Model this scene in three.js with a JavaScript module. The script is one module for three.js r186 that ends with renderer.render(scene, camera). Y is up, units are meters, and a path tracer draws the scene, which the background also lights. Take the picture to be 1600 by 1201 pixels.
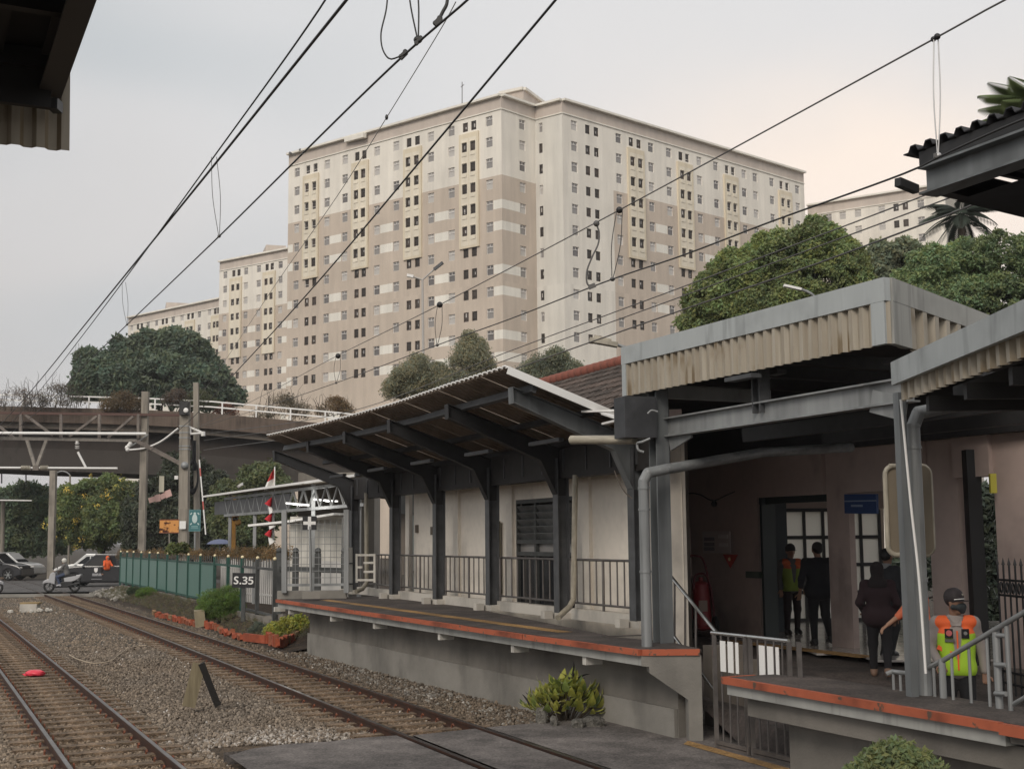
import * as THREE from 'three';
import { mergeGeometries } from 'three/addons/utils/BufferGeometryUtils.js';
import { FontLoader } from 'three/addons/loaders/FontLoader.js';
import { TextGeometry } from 'three/addons/geometries/TextGeometry.js';

// ---------------------------------------------------------------- camera, sky, sun, exposure
const scene = new THREE.Scene();
const EYE = 2.66, PITCH = Math.atan(240 / 2000), ROLL = -0.5 * Math.PI / 180;
const camera = new THREE.PerspectiveCamera(2 * Math.atan(600.5 / 2000) * 180 / Math.PI, 4 / 3, 0.1, 3000);
camera.rotation.order = 'YXZ';
camera.position.set(0, EYE, 0);
camera.rotation.set(PITCH, 0, ROLL);
const renderer = new THREE.WebGLRenderer({ antialias: true });
renderer.toneMapping = THREE.LinearToneMapping;
renderer.toneMappingExposure = 1.0;
renderer.shadowMap.enabled = true;
renderer.shadowMap.type = THREE.PCFSoftShadowMap;
const srgb = c => (c /= 255) <= 0.04045 ? c / 12.92 : ((c + 0.055) / 1.055) ** 2.4;
const rgb = (r, g, b) => [srgb(r), srgb(g), srgb(b)];
function mulberry(a) { return () => { a |= 0; a = a + 0x6D2B79F5 | 0; let t = Math.imul(a ^ a >>> 15, 1 | a); t = t + Math.imul(t ^ t >>> 7, 61 | t) ^ t; return ((t ^ t >>> 14) >>> 0) / 4294967296; }; }
const rnd = mulberry(20240917), rr = (a, b) => a + (b - a) * rnd();
const mix = (a, b, t) => a + (b - a) * t, clamp = (x, a = 0, b = 1) => Math.min(b, Math.max(a, x)), smooth = (a, b, x) => { const t = clamp((x - a) / (b - a)); return t * t * (3 - 2 * t); };
const lat = new Float32Array(65536).map(() => rnd());
function vnoise(x, y, per = 256) {       // periodic value noise
  const xi = Math.floor(x), yi = Math.floor(y), fx = x - xi, fy = y - yi, w = v => ((v % per) + per) % per;
  const a = (i, j) => lat[(w(i) * 131 + w(j) * 977) & 65535], sx = fx * fx * (3 - 2 * fx), sy = fy * fy * (3 - 2 * fy);
  return mix(mix(a(xi, yi), a(xi + 1, yi), sx), mix(a(xi, yi + 1), a(xi + 1, yi + 1), sx), sy);
}
function fbm(x, y, per, oct = 4) { let s = 0, a = 0.5, n = 0; for (let i = 0; i < oct; i++) { s += a * vnoise(x, y, per); n += a; x *= 2; y *= 2; per *= 2; a *= 0.55; } return s / n; }
const SUN = new THREE.Vector3(-0.3, 0.56, 0.78).normalize();
{
  const W = 1024, Hh = 512, data = new Float32Array(W * Hh * 4);
  const cHigh = rgb(225, 225, 226), cLow = rgb(217, 213, 211), cBlue = rgb(192, 200, 205), cPeach = rgb(255, 240, 227), cGround = rgb(110, 104, 98);
  for (let j = 0; j < Hh; j++) for (let i = 0; i < W; i++) {
    const v = (j + 0.5) / Hh, u = (i + 0.5) / W, el = (v - 0.5) * Math.PI, az = (u - 0.25) * 2 * Math.PI;   // az 0 straight ahead, positive to the right
    const a = Math.atan2(Math.sin(az), Math.cos(az)), e = el * 180 / Math.PI, ad = a * 180 / Math.PI;
    const dir = [Math.cos(el) * Math.sin(a), Math.sin(el), -Math.cos(el) * Math.cos(a)];
    const n = fbm(u * 32, v * 16, 32, 4), n2 = fbm(u * 16 + 7, v * 22, 16, 3);
    let c = [0, 1, 2].map(k => mix(cLow[k], cHigh[k], smooth(2, 22, e + (n - 0.5) * 8)));
    const blue = smooth(0.38, 0.7, n2) * smooth(2, -24, ad) * 0.7; c = c.map((x, k) => mix(x, cBlue[k], blue));
    const peach = Math.exp(-(((ad - 17) / 13) ** 2) - ((e - 14 - (n - 0.5) * 7) / 5.5) ** 2) * 1.1; c = c.map((x, k) => mix(x, cPeach[k], clamp(peach)));
    const dot = clamp(dir[0] * SUN.x + dir[1] * SUN.y + dir[2] * SUN.z), glow = 1 + 0.55 * dot ** 4 + 0.04 * (n - 0.5);
    const side = mix(0.91, 1.0, smooth(-24, -10, ad)) * mix(1, 1.03, smooth(0, 20, ad)); if (Math.abs(ad) < 100) c = c.map(x => x * side); else c = c.map(x => x * mix(side, 0.97, smooth(100, 180, Math.abs(ad)))); if (e < -1) c = cGround.slice();
    const o = (j * W + i) * 4;
    for (let k = 0; k < 3; k++) data[o + k] = c[k] * (e < -1 ? 1 : glow);
    data[o + 3] = 1;
  }
  const sky = new THREE.DataTexture(data, W, Hh, THREE.RGBAFormat, THREE.FloatType);
  sky.mapping = THREE.EquirectangularReflectionMapping; sky.magFilter = sky.minFilter = THREE.LinearFilter; sky.needsUpdate = true;
  scene.background = sky; scene.environment = sky;
}
const sun = new THREE.DirectionalLight(new THREE.Color().setRGB(1, 0.9, 0.79), 1.6);
sun.position.copy(SUN).multiplyScalar(220).add(new THREE.Vector3(0, 0, -60)); sun.target.position.set(0, 0, -60);
sun.castShadow = true; sun.shadow.radius = 45; sun.shadow.mapSize.set(2048, 2048);
Object.assign(sun.shadow.camera, { left: -140, right: 140, top: 140, bottom: -140, near: 1, far: 600 });
sun.name = 'sun'; sun.target.name = 'sun_target'; scene.add(sun, sun.target);

// ---------------------------------------------------------------- measuring: a pixel of the survey photo at a known depth or height gives a point of the place
const V3 = (x, y, z) => new THREE.Vector3(x, y, z);
const cb = (() => { const cp = Math.cos(PITCH), sp = Math.sin(PITCH), c = Math.cos(ROLL), s = Math.sin(ROLL), r = V3(1, 0, 0), u = V3(0, cp, sp), f = V3(0, sp, -cp);
  return { R: r.clone().multiplyScalar(c).addScaledVector(u, s), U: u.clone().multiplyScalar(c).addScaledVector(r, -s), F: f }; })();
const ray = (x, y) => cb.F.clone().addScaledVector(cb.R, (x - 800) / 2000).addScaledVector(cb.U, -(y - 600.5) / 2000);
const G = (x, y, h) => { const d = ray(x, y); return V3(0, EYE, 0).addScaledVector(d, (h - EYE) / d.y); };           // on the level y = h
const D = (x, y, depth) => { const d = ray(x, y); return V3(0, EYE, 0).addScaledVector(d, depth / -d.z); };          // on the plane z = -depth
const onWall = (x, y, a, b) => { const d = ray(x, y), n = V3(b.z - a.z, 0, a.x - b.x), o = V3(0, EYE, 0); return o.addScaledVector(d, n.dot(V3(a.x, 0, a.z).sub(V3(0, 0, 0))) / n.dot(d)); };
const P = (x, d, y = 0) => V3(x, y, -d);

// ---------------------------------------------------------------- scene helpers
const used = {};
function numbered(name) { const k = used[name] = (used[name] ?? -1) + 1; return k ? `${name}_${String(k).padStart(3, '0')}` : name; }
function tag(o, label, category, group) { if (label) o.userData.label = label; if (category) o.userData.category = category; if (group) o.userData.group = group; return o; }
function thing(name, label, category, at = V3(0, 0, 0), group) { const o = new THREE.Group(); o.name = numbered(name); o.position.copy(at); scene.add(o); o.updateMatrixWorld(true); return tag(o, label, category, group); }
const local = new THREE.Matrix4();
class B {                                 // collects shapes given in world coordinates, then builds one named mesh
  constructor() { this.g = []; }
  add(g, m) { if (g.index) g = g.toNonIndexed(); else if (m) g = g.clone(); for (const k of Object.keys(g.attributes)) if (!['position', 'normal', 'uv'].includes(k)) g.deleteAttribute(k); if (m) g.applyMatrix4(m); this.g.push(g); return this; }
  box(c, sx, sy, sz, ry = 0, rx = 0, rz = 0) { return this.add(new THREE.BoxGeometry(sx, sy, sz), new THREE.Matrix4().compose(c, new THREE.Quaternion().setFromEuler(new THREE.Euler(rx, ry, rz, 'YXZ')), V3(1, 1, 1))); }
  bar(p, q, w, h, up = V3(0, 1, 0)) {     // box from p to q, w across, h along up
    const d = q.clone().sub(p), L = d.length(); d.normalize(); const x = up.clone().cross(d); if (x.length() < 1e-3) x.set(1, 0, 0); x.normalize(); const y = d.clone().cross(x);
    return this.add(new THREE.BoxGeometry(w, h, L), new THREE.Matrix4().makeBasis(x, y, d).setPosition(p.clone().add(q).multiplyScalar(0.5)));
  }
  ibeam(p, q, w, h, up = V3(0, 1, 0), t = 0.02) {
    const d = q.clone().sub(p).normalize(), x = up.clone().cross(d).normalize(), y = d.clone().cross(x);
    const o = y.clone().multiplyScalar(h / 2 - t / 2);
    this.bar(p.clone().add(o), q.clone().add(o), w, t, up); this.bar(p.clone().sub(o), q.clone().sub(o), w, t, up); return this.bar(p, q, t * 0.8, h - 2 * t - 0.001, up);
  }
  tube(p, q, r, r2 = r, seg = 10) {
    const d = q.clone().sub(p), L = d.length(); if (L < 1e-5) return this;
    return this.add(new THREE.CylinderGeometry(r2, r, L, seg, 1), new THREE.Matrix4().compose(p.clone().add(q).multiplyScalar(0.5), new THREE.Quaternion().setFromUnitVectors(V3(0, 1, 0), d.normalize()), V3(1, 1, 1)));
  }
  path(pts, r, seg = 8, n = pts.length * 6, straight = false) {
    const c = straight ? new THREE.CurvePath() : new THREE.CatmullRomCurve3(pts);
    if (straight) for (let i = 1; i < pts.length; i++) c.add(new THREE.LineCurve3(pts[i - 1], pts[i]));
    if (straight) { for (let i = 1; i < pts.length; i++) { this.tube(pts[i - 1], pts[i], r, r, seg); if (i < pts.length - 1) this.ball(pts[i], r); } return this; }
    return this.add(new THREE.TubeGeometry(c, n, r, seg));
  }
  ball(c, r, sx = 1, sy = 1, sz = 1, seg = 10) { return this.add(new THREE.SphereGeometry(r, seg, Math.max(6, seg - 2)), new THREE.Matrix4().compose(c, new THREE.Quaternion(), V3(sx, sy, sz))); }
  quad(a, b, c, d) { const g = new THREE.BufferGeometry(); g.setAttribute('position', new THREE.Float32BufferAttribute([a, b, c, a, c, d].flatMap(v => [v.x, v.y, v.z]), 3)); g.computeVertexNormals(); this.g.push(g); return this; }
  poly(pts, y0, y1) {                      // level prism over a plan outline of points (x, z used)
    const s = new THREE.Shape(pts.map(p => new THREE.Vector2(p.x, -p.z))); const g = new THREE.ExtrudeGeometry(s, { depth: y1 - y0, bevelEnabled: false });
    return this.add(g, new THREE.Matrix4().makeRotationX(-Math.PI / 2).setPosition(0, y0, 0));
  }
  shape(shape, depth, m, bevel = 0) { const g = new THREE.ExtrudeGeometry(shape, bevel ? { depth, bevelEnabled: true, bevelSize: bevel, bevelThickness: bevel, bevelSegments: 2, curveSegments: 12 } : { depth, bevelEnabled: false, curveSegments: 12 }); return this.add(g, m); }
  mesh(name, material, parent = scene, free = false) {
    const list = this.g.map(g => { for (const k of Object.keys(g.attributes)) if (k !== 'position' && k !== 'normal') g.deleteAttribute(k); return g; });
    let g = list.length === 1 ? list[0] : mergeGeometries(list);
    const pos = g.attributes.position.array, uv = new Float32Array(pos.length / 3 * 2);
    for (let i = 0; i < pos.length; i += 9) {                              // uv in metres, by the way each face looks
      const ux = pos[i + 3] - pos[i], uy = pos[i + 4] - pos[i + 1], uz = pos[i + 5] - pos[i + 2], vx = pos[i + 6] - pos[i], vy = pos[i + 7] - pos[i + 1], vz = pos[i + 8] - pos[i + 2];
      const nx = uy * vz - uz * vy, ny = uz * vx - ux * vz, nz = ux * vy - uy * vx, L = Math.hypot(nx, nz), flat = Math.abs(ny) > L;
      const tx = L > 1e-9 ? -nz / L : 1, tz = L > 1e-9 ? nx / L : 0;
      for (let k = 0; k < 3; k++) { const o = i + k * 3, x = pos[o], y = pos[o + 1], z = pos[o + 2], t = (i / 3 + k) * 2; if (flat) { uv[t] = x; uv[t + 1] = z; } else { uv[t] = x * tx + z * tz; uv[t + 1] = y; } }
    }
    g.setAttribute('uv', new THREE.BufferAttribute(uv, 2));
    if (parent !== scene && !free) { parent.updateWorldMatrix(true, false); g.applyMatrix4(local.copy(parent.matrixWorld).invert()); }
    return put(name, g, material, parent);
  }
}
function put(name, g, material, parent = scene) {
  const m = new THREE.Mesh(g, material); m.name = parent === scene ? numbered(name) : name; m.castShadow = m.receiveShadow = true; parent.add(m);
  if (parent !== scene) { const n = parent.children.filter(c => c !== m && c.name.replace(/_\d{3}$/, '') === name).length; if (n) m.name = `${name}_${String(n).padStart(3, '0')}`; }
  return m;
}
function part(name, parent, at) { const o = new THREE.Group(); o.name = name; const n = parent.children.filter(c => c.name.replace(/_\d{3}$/, '') === name).length; if (n) o.name = `${name}_${String(n).padStart(3, '0')}`; if (at) o.position.copy(at); parent.add(o); return o; }
function structure(o) { o.userData.kind = 'structure'; return o; }
function stuff(o) { o.userData.kind = 'stuff'; return o; }
function copyOf(o, at, turn, label, scale = 1) { const c = o.clone(); c.name = numbered(o.name.replace(/_\d{3}$/, '')); c.position.copy(at); if (turn !== undefined) c.rotation.y = turn; c.scale.setScalar(scale); c.userData = { ...o.userData, label }; scene.add(c); return c; }

// ---------------------------------------------------------------- materials
function tex(size, metres, fn, data = false) {
  const a = new Uint8Array(size * size * 4);
  for (let j = 0; j < size; j++) for (let i = 0; i < size; i++) { const c = fn(i / size, j / size), o = (j * size + i) * 4; for (let k = 0; k < 3; k++) a[o + k] = clamp(Array.isArray(c) ? c[k] : c) * 255; a[o + 3] = 255; }
  const t = new THREE.DataTexture(a, size, size); t.wrapS = t.wrapT = THREE.RepeatWrapping; t.magFilter = t.minFilter = THREE.LinearFilter; t.repeat.set(1 / metres, 1 / metres);
  if (!data) t.colorSpace = THREE.SRGBColorSpace; t.needsUpdate = true; return t;
}
const T = {
  grime: tex(512, 3.1, (u, v) => { const a = fbm(u * 8, v * 8, 8, 5), b = fbm(u * 32 + 3, v * 32, 32, 3); return 0.62 + 0.42 * (a - 0.15) * 0.9 + 0.16 * (b - 0.5); }),
  streak: tex(512, 4.3, (u, v) => { const a = fbm(u * 48, v * 3, 48, 3), b = fbm(u * 8 + 5, v * 8, 8, 4), s = smooth(0.45, 0.75, fbm(u * 24 + 9, v * 2, 24, 3)); const x = 0.92 - 0.16 * (a - 0.3) - 0.22 * s * b - 0.12 * (b - 0.5); return [x, x * 0.99, x * 0.965]; }),
  wallstain: tex(512, 5.7, (u, v) => { const b = fbm(u * 6 + 5, v * 6, 6, 5), s = smooth(0.5, 0.8, fbm(u * 20 + 9, v * 3, 20, 4)), f = fbm(u * 64, v * 64, 64, 2); const x = 0.95 - 0.15 * smooth(0.38, 0.8, b) - 0.08 * s * smooth(0.3, 0.6, b) + 0.04 * (f - 0.5); return [x, x * 0.985, x * 0.95]; }),
  asphalt: tex(512, 2.3, (u, v) => { const a = fbm(u * 6, v * 6, 6, 4), f = fbm(u * 128, v * 128, 128, 2), c = Math.abs(fbm(u * 5 + 4, v * 5, 5, 5) - 0.5); return 0.67 + 0.48 * (a - 0.5) + 0.34 * (f - 0.5) - 0.12 * smooth(0.012, 0, c); }),
  rust: tex(512, 1.1, (u, v) => { const a = smooth(0.35, 0.7, fbm(u * 8, v * 8, 8, 5)), f = fbm(u * 64, v * 64, 64, 2); return [0.78 + 0.16 * a + 0.1 * (f - 0.5), 0.66 + 0.05 * a + 0.1 * (f - 0.5), 0.58 - 0.04 * a + 0.1 * (f - 0.5)]; }),
  corr: tex(512, 2.9, (u, v) => { const a = fbm(u * 40, v * 4, 40, 3), b = smooth(0.45, 0.75, fbm(u * 10 + 3, v * 5, 10, 4)); return [0.88 - 0.2 * (a - 0.4) - 0.2 * b, 0.86 - 0.22 * (a - 0.4) - 0.24 * b, 0.82 - 0.24 * (a - 0.4) - 0.3 * b]; }),
  soil: tex(512, 1.9, (u, v) => { const a = fbm(u * 10, v * 10, 10, 5), f = fbm(u * 90, v * 90, 90, 2), x = 0.55 + 0.5 * (a - 0.5) + 0.5 * (f - 0.5); return [x, x * 0.95, x * 0.88]; }),
  soft: tex(512, 3.7, (u, v) => { const a = fbm(u * 40, v * 4, 40, 3), b = fbm(u * 6 + 5, v * 6, 6, 5), s = smooth(0.6, 0.8, fbm(u * 30 + 9, v * 3, 30, 3)); const x = 0.95 - 0.07 * (a - 0.3) - 0.1 * smooth(0.45, 0.8, b) - 0.1 * s; return [x, x, x * 0.99]; }),
  worn: tex(512, 2.6, (u, v) => { const c = fbm(u * 26, v * 26, 26, 4), b = fbm(u * 5 + 2, v * 5, 5, 4), chip = 0.8 * smooth(0.68, 0.75, c); const x = 0.95 - 0.35 * smooth(0.4, 0.75, b) + 0.1 * (c - 0.5); return [mix(x, 0.42, chip), mix(x, 0.75, chip), mix(x, 0.95, chip)]; }),
  wood: tex(256, 1.0, (u, v) => { const a = fbm(u * 30, v * 3, 30, 4); return [0.8 + 0.3 * (a - 0.5), 0.78 + 0.3 * (a - 0.5), 0.74 + 0.3 * (a - 0.5)]; }),
  facade: tex(512, 37, (u, v) => { const a = fbm(u * 60, v * 5, 60, 3), b = fbm(u * 7, v * 7, 7, 5); const x = 0.93 - 0.1 * (a - 0.4) - 0.1 * (b - 0.5); return [x, x, x * 0.985]; }),
  bump: tex(512, 0.7, (u, v) => fbm(u * 40, v * 40, 40, 4), true),
  fine: tex(256, 0.25, (u, v) => fbm(u * 48, v * 48, 48, 3), true),
};
function mat(c, rough = 0.8, o = {}) {
  const m = new THREE.MeshStandardMaterial({ roughness: rough, ...o }); m.color.setRGB(...c); if (o.map) { const k = { grime: 1.25, asphalt: 1.45, soil: 1.7 }; } return m;
}
const M = {
  asphalt: mat([0.33, 0.29, 0.265], 0.92, { map: T.asphalt, bumpMap: T.bump, bumpScale: 0.006 }),
  road: mat([0.2, 0.185, 0.175], 0.9, { map: T.asphalt, bumpMap: T.bump, bumpScale: 0.006 }),
  platformTop: mat([0.16, 0.128, 0.112], 0.9, { map: T.asphalt, bumpMap: T.bump, bumpScale: 0.006 }),
  ballast: mat([0.34, 0.265, 0.195], 0.98, { map: T.soil, bumpMap: T.bump, bumpScale: 0.03 }),
  soil: mat([0.17, 0.125, 0.09], 1, { map: T.soil, bumpMap: T.bump, bumpScale: 0.03 }),
  ground: mat([0.15, 0.13, 0.1], 1, { map: T.soil }),
  stone: mat([1, 1, 1], 0.95),
  wall: mat([0.23, 0.218, 0.205], 0.88, { map: T.wallstain, bumpMap: T.bump, bumpScale: 0.004 }),
  wallPale: mat([0.3, 0.292, 0.28], 0.88, { map: T.wallstain, bumpMap: T.bump, bumpScale: 0.004 }),
  orange: mat([0.44, 0.11, 0.05], 0.75, { map: T.worn }),
  fascia: mat([0.47, 0.5, 0.51], 0.55, { map: T.soft }),
  edgeGrey: mat([0.42, 0.42, 0.4], 0.75, { map: T.soft }),
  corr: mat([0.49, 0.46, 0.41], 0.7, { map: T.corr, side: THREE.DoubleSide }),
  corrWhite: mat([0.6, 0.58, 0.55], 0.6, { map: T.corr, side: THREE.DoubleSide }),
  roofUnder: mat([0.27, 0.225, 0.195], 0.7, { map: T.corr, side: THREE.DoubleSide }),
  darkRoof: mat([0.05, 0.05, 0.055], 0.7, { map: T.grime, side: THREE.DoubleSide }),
  steel: mat([0.13, 0.134, 0.14], 0.55, { map: T.grime }),
  steelDark: mat([0.04, 0.039, 0.04], 0.6, { map: T.grime }),
  steelBlue: mat([0.19, 0.208, 0.225], 0.5, { map: T.streak }),
  galv: mat([0.36, 0.38, 0.4], 0.5, { map: T.streak, metalness: 0.2 }),
  inox: mat([0.6, 0.59, 0.57], 0.22, { metalness: 0.95 }),
  inoxDull: mat([0.34, 0.31, 0.29], 0.4, { metalness: 0.7, map: T.grime }),
  pvc: mat([0.62, 0.56, 0.44], 0.45, { map: T.grime }),
  pvcGrey: mat([0.3, 0.32, 0.34], 0.45, { map: T.streak }),
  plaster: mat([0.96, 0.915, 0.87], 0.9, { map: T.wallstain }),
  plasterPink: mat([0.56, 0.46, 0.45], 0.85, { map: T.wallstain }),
  white: mat([0.78, 0.77, 0.74], 0.6),
  whitePost: mat([0.74, 0.73, 0.7], 0.75, { map: T.streak }),
  kerb: mat([0.6, 0.58, 0.555], 0.85, { map: T.wallstain }),
  frame: mat([0.11, 0.115, 0.11], 0.6, { map: T.grime }),
  louvre: mat([0.24, 0.245, 0.24], 0.6, { map: T.grime }),
  glassDark: mat([0.02, 0.022, 0.025], 0.12),
  black: mat([0.012, 0.012, 0.013], 0.5),
  rubber: mat([0.02, 0.02, 0.02], 0.85),
  wire: mat([0.018, 0.017, 0.016], 0.5),
  wireGrey: mat([0.1, 0.095, 0.09], 0.5),
  concretePole: mat([0.36, 0.33, 0.29], 0.9, { map: T.streak, bumpMap: T.bump, bumpScale: 0.004 }),
  concreteDark: mat([0.17, 0.15, 0.135], 0.95, { map: T.wallstain }),
  rail: mat([0.066, 0.042, 0.03], 0.65, { map: T.rust, metalness: 0.1 }),
  railTop: mat([0.42, 0.39, 0.37], 0.3, { metalness: 0.85, map: T.grime }),
  sleeper: mat([0.6, 0.47, 0.36], 0.95, { map: T.soil }),
  clip: mat([0.24, 0.13, 0.095], 0.8, { map: T.rust }),
  yellow: mat([0.72, 0.42, 0.15], 0.8, { map: T.asphalt }),
  truss: mat([0.3, 0.255, 0.22], 0.75, { map: T.grime }),
  trussPale: mat([0.5, 0.45, 0.39], 0.7, { map: T.grime }),
  green: mat([0.035, 0.14, 0.105], 0.6, { map: T.grime }),
  tile: mat([0.21, 0.172, 0.15], 0.9, { map: T.grime }),
  tileB: mat([0.155, 0.13, 0.115], 0.9, { map: T.grime }),
  tileC: mat([0.27, 0.21, 0.18], 0.9, { map: T.grime }),
  tileRed: mat([0.4, 0.13, 0.085], 0.85, { map: T.grime }),
  bWhite: mat([0.92, 0.865, 0.79], 0.9, { map: T.facade }),
  bGrey: mat([0.8, 0.77, 0.72], 0.9, { map: T.facade }),
  bTaupe: mat([0.66, 0.56, 0.475], 0.9, { map: T.facade }),
  bBand: mat([0.66, 0.575, 0.515], 0.9, { map: T.facade }),
  bPanel: mat([0.94, 0.9, 0.83], 0.9, { map: T.facade }),
  bCream: mat([0.88, 0.8, 0.67], 0.9, { map: T.facade }),
  bCreamDk: mat([0.82, 0.72, 0.56], 0.9, { map: T.facade }),
  bWarmA: mat([0.74, 0.68, 0.6], 0.9, { map: T.facade }),
  paneA: mat([0.27, 0.255, 0.24], 0.25), paneB: mat([0.5, 0.475, 0.44], 0.3), paneC: mat([0.14, 0.13, 0.125], 0.2), paneD: mat([0.032, 0.024, 0.018], 0.6), paneE: mat([0.06, 0.042, 0.032], 0.6),
  wframe: mat([0.75, 0.72, 0.68], 0.6),
};

// ---------------------------------------------------------------- ground
function plane(name, x0, x1, z0, z1, y, m, seg = 1) { const g = new THREE.PlaneGeometry(x1 - x0, z1 - z0, seg, seg).toNonIndexed(); g.rotateX(-Math.PI / 2); g.translate((x0 + x1) / 2, y, (z0 + z1) / 2); return structure(new B().add(g).mesh(name, m)); }
plane('ground', -900, 900, -1400, 120, -0.03, M.ground);
const trackR = d => 6.84 - 0.4474 * d - 0.00022 * d * d, trackL = d => 2.5 - 0.4645 * d - 0.00012 * d * d;
function offs(f, d, o) { const e = 0.05, dx = (f(d + e) - f(d - e)) / (2 * e), L = Math.hypot(dx, 1); return P(f(d) + o / L, d - o * dx / L, 0); }   // o metres to the right of the line, seen from the camera
function ribbon(b, f, d0, d1, o0, o1, y, step = 1) { for (let d = d0; d < d1 - 1e-6; d += step) { const e = Math.min(d1, d + step), a = offs(f, d, o0), c = offs(f, d, o1), g = offs(f, e, o1), h = offs(f, e, o0); for (const v of [a, c, g, h]) v.y = y; b.quad(a, c, g, h); } return b; }
{ const b = new B(); ribbon(b, d => (trackR(d) + trackL(d)) / 2, 4, 140, -9, 7.2, -0.004, 2); structure(b.mesh('ballast_bed', M.ballast)); }
// asphalt foot crossing in the foreground, flush with the rail heads, in strips that leave the flangeways open
{
  const b = new B(), y = 0.146, far = o => { const t = clamp((o + 1.6) / 4.6); return 16.95 + 0.75 * t; };
  const strip = (o0, o1, edge) => { for (let k = 0; k < 14; k++) { const s = k / 14, e = (k + 1) / 14; const pt = (t, o) => { const fd = edge ? edge(o) : far(o); return offs(trackR, mix(6, fd, t), o).setY(y); }; b.quad(pt(s, o0), pt(s, o1), pt(e, o1), pt(e, o0)); } const p = offs(trackR, far(o0), o0).setY(y), q = offs(trackR, far(o1), o1).setY(y); b.quad(p, q, q.clone().setY(-0.05), p.clone().setY(-0.05)); };
  const jag = [0, 0.05, -0.03, 0.08, 0.02];
  const L0 = [-2.95, -2.6, -2.1, -1.6, -1.1, -0.66], J = [16.7, 17.05, 17.2, 17.15, 17.25, 17.22]; for (let i = 0; i < 5; i++) strip(L0[i], L0[i + 1], o => mix(J[i], J[i + 1], (o - L0[i]) / (L0[i + 1] - L0[i]))); strip(-0.47, 0.47); strip(0.64, 6.5);
  structure(b.mesh('crossing_pavement', M.asphalt));
  const yl = new B(); const a0 = G(1068, 1162, 0.151), a1 = G(1215, 1203, 0.151), w = V3(0.09, 0, -0.26); yl.quad(a0, a1, a1.clone().add(w), a0.clone().add(w)); const c1 = a1.clone().lerp(a0, -1.2); yl.quad(a1, c1, c1.clone().add(w), a1.clone().add(w));
  structure(yl.mesh('road_marking', M.yellow));
}
// level-crossing road in the distance, and the street under the overpass
{
  const b = new B(); b.quad(P(-75, 63, 0.14), P(-15.5, 66.2, 0.14), P(-10, 84, 0.14), P(-75, 92, 0.14)); structure(b.mesh('road', M.road));
  const k = new B(); k.box(P(-46, 64.2, 0.08), 60, 0.16, 0.3, -0.05); structure(k.mesh('kerb', M.wallPale));
}
// ---------------------------------------------------------------- tracks
function makeTrack(f, d0, d1, label, part0) {
  const t = thing('railway_track', label, 'railway track', P(f(d0), d0, 0));
  for (const s of [-1, 1]) {
    const foot = new B(), head = new B();
    for (let d = d0; d < d1; d += 1.5) { const a = offs(f, d, s * 0.566), c = offs(f, d + 1.5, s * 0.566), lift = (p, y) => p.clone().setY(y);
      foot.bar(lift(a, 0.03), lift(c, 0.03), 0.13, 0.02); foot.bar(lift(a, 0.084), lift(c, 0.084), 0.022, 0.09); foot.bar(lift(a, 0.139), lift(c, 0.139), 0.066, 0.026); head.bar(lift(a, 0.1535), lift(c, 0.1535), 0.05, 0.008); }
    const r = foot.mesh('rail', M.rail, t); head.mesh('rail_head', M.railTop, r);
  }
  const sg = new THREE.BoxGeometry(2.0, 0.12, 0.2).toNonIndexed(); sg.translate(0, -0.045, 0); const su = sg.attributes.uv.array; for (let i = 0; i < su.length; i += 2) { su[i] *= 2; su[i + 1] *= 0.3; }
  const clipGeo = new THREE.TorusGeometry(0.042, 0.013, 5, 8, 4.9).toNonIndexed(); clipGeo.rotateY(Math.PI / 2); clipGeo.rotateX(0.5);
  const rest = new B(), clips = new B(); let n = 0;
  for (let d = d0; d < d1 - 1; ) { const p = offs(f, d, 0), q = offs(f, d + 0.2, 0), a = Math.atan2(-(q.z - p.z), q.x - p.x) - Math.PI / 2; p.y = 0.04 + rr(-0.012, 0.006);
    const inPaved = f === trackR && d < 17.6;
    if (!inPaved) {
      if (d < 50) { const m = put('sleeper', sg, M.sleeper, t); m.position.copy(p).sub(t.position); m.rotation.y = a + rr(-0.012, 0.012); } else rest.box(p.clone().setY(p.y - 0.045), 2, 0.12, 0.2, a);
      if (d < 48) for (const s of [-1, 1]) for (const e of [-1, 1]) clips.add(clipGeo, new THREE.Matrix4().makeRotationY(a + (e > 0 ? 0 : Math.PI)).setPosition(offs(f, d, s * 0.566 + e * 0.105).setY(0.065)));
    }
    d += 0.6 * Math.cos(Math.atan(0.46)); }
  if (rest.g.length) stuff(rest.mesh('far_sleepers', M.sleeper, t));
  stuff(clips.mesh('rail_clips', M.clip, t));
  return t;
}
makeTrack(trackR, 6, 108, 'rusty railway track running beside the station platform and into the paved foot crossing', 0);
makeTrack(trackL, 10, 108, 'shinier railway track with the red plastic bag lying between its rails', 0);
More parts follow.
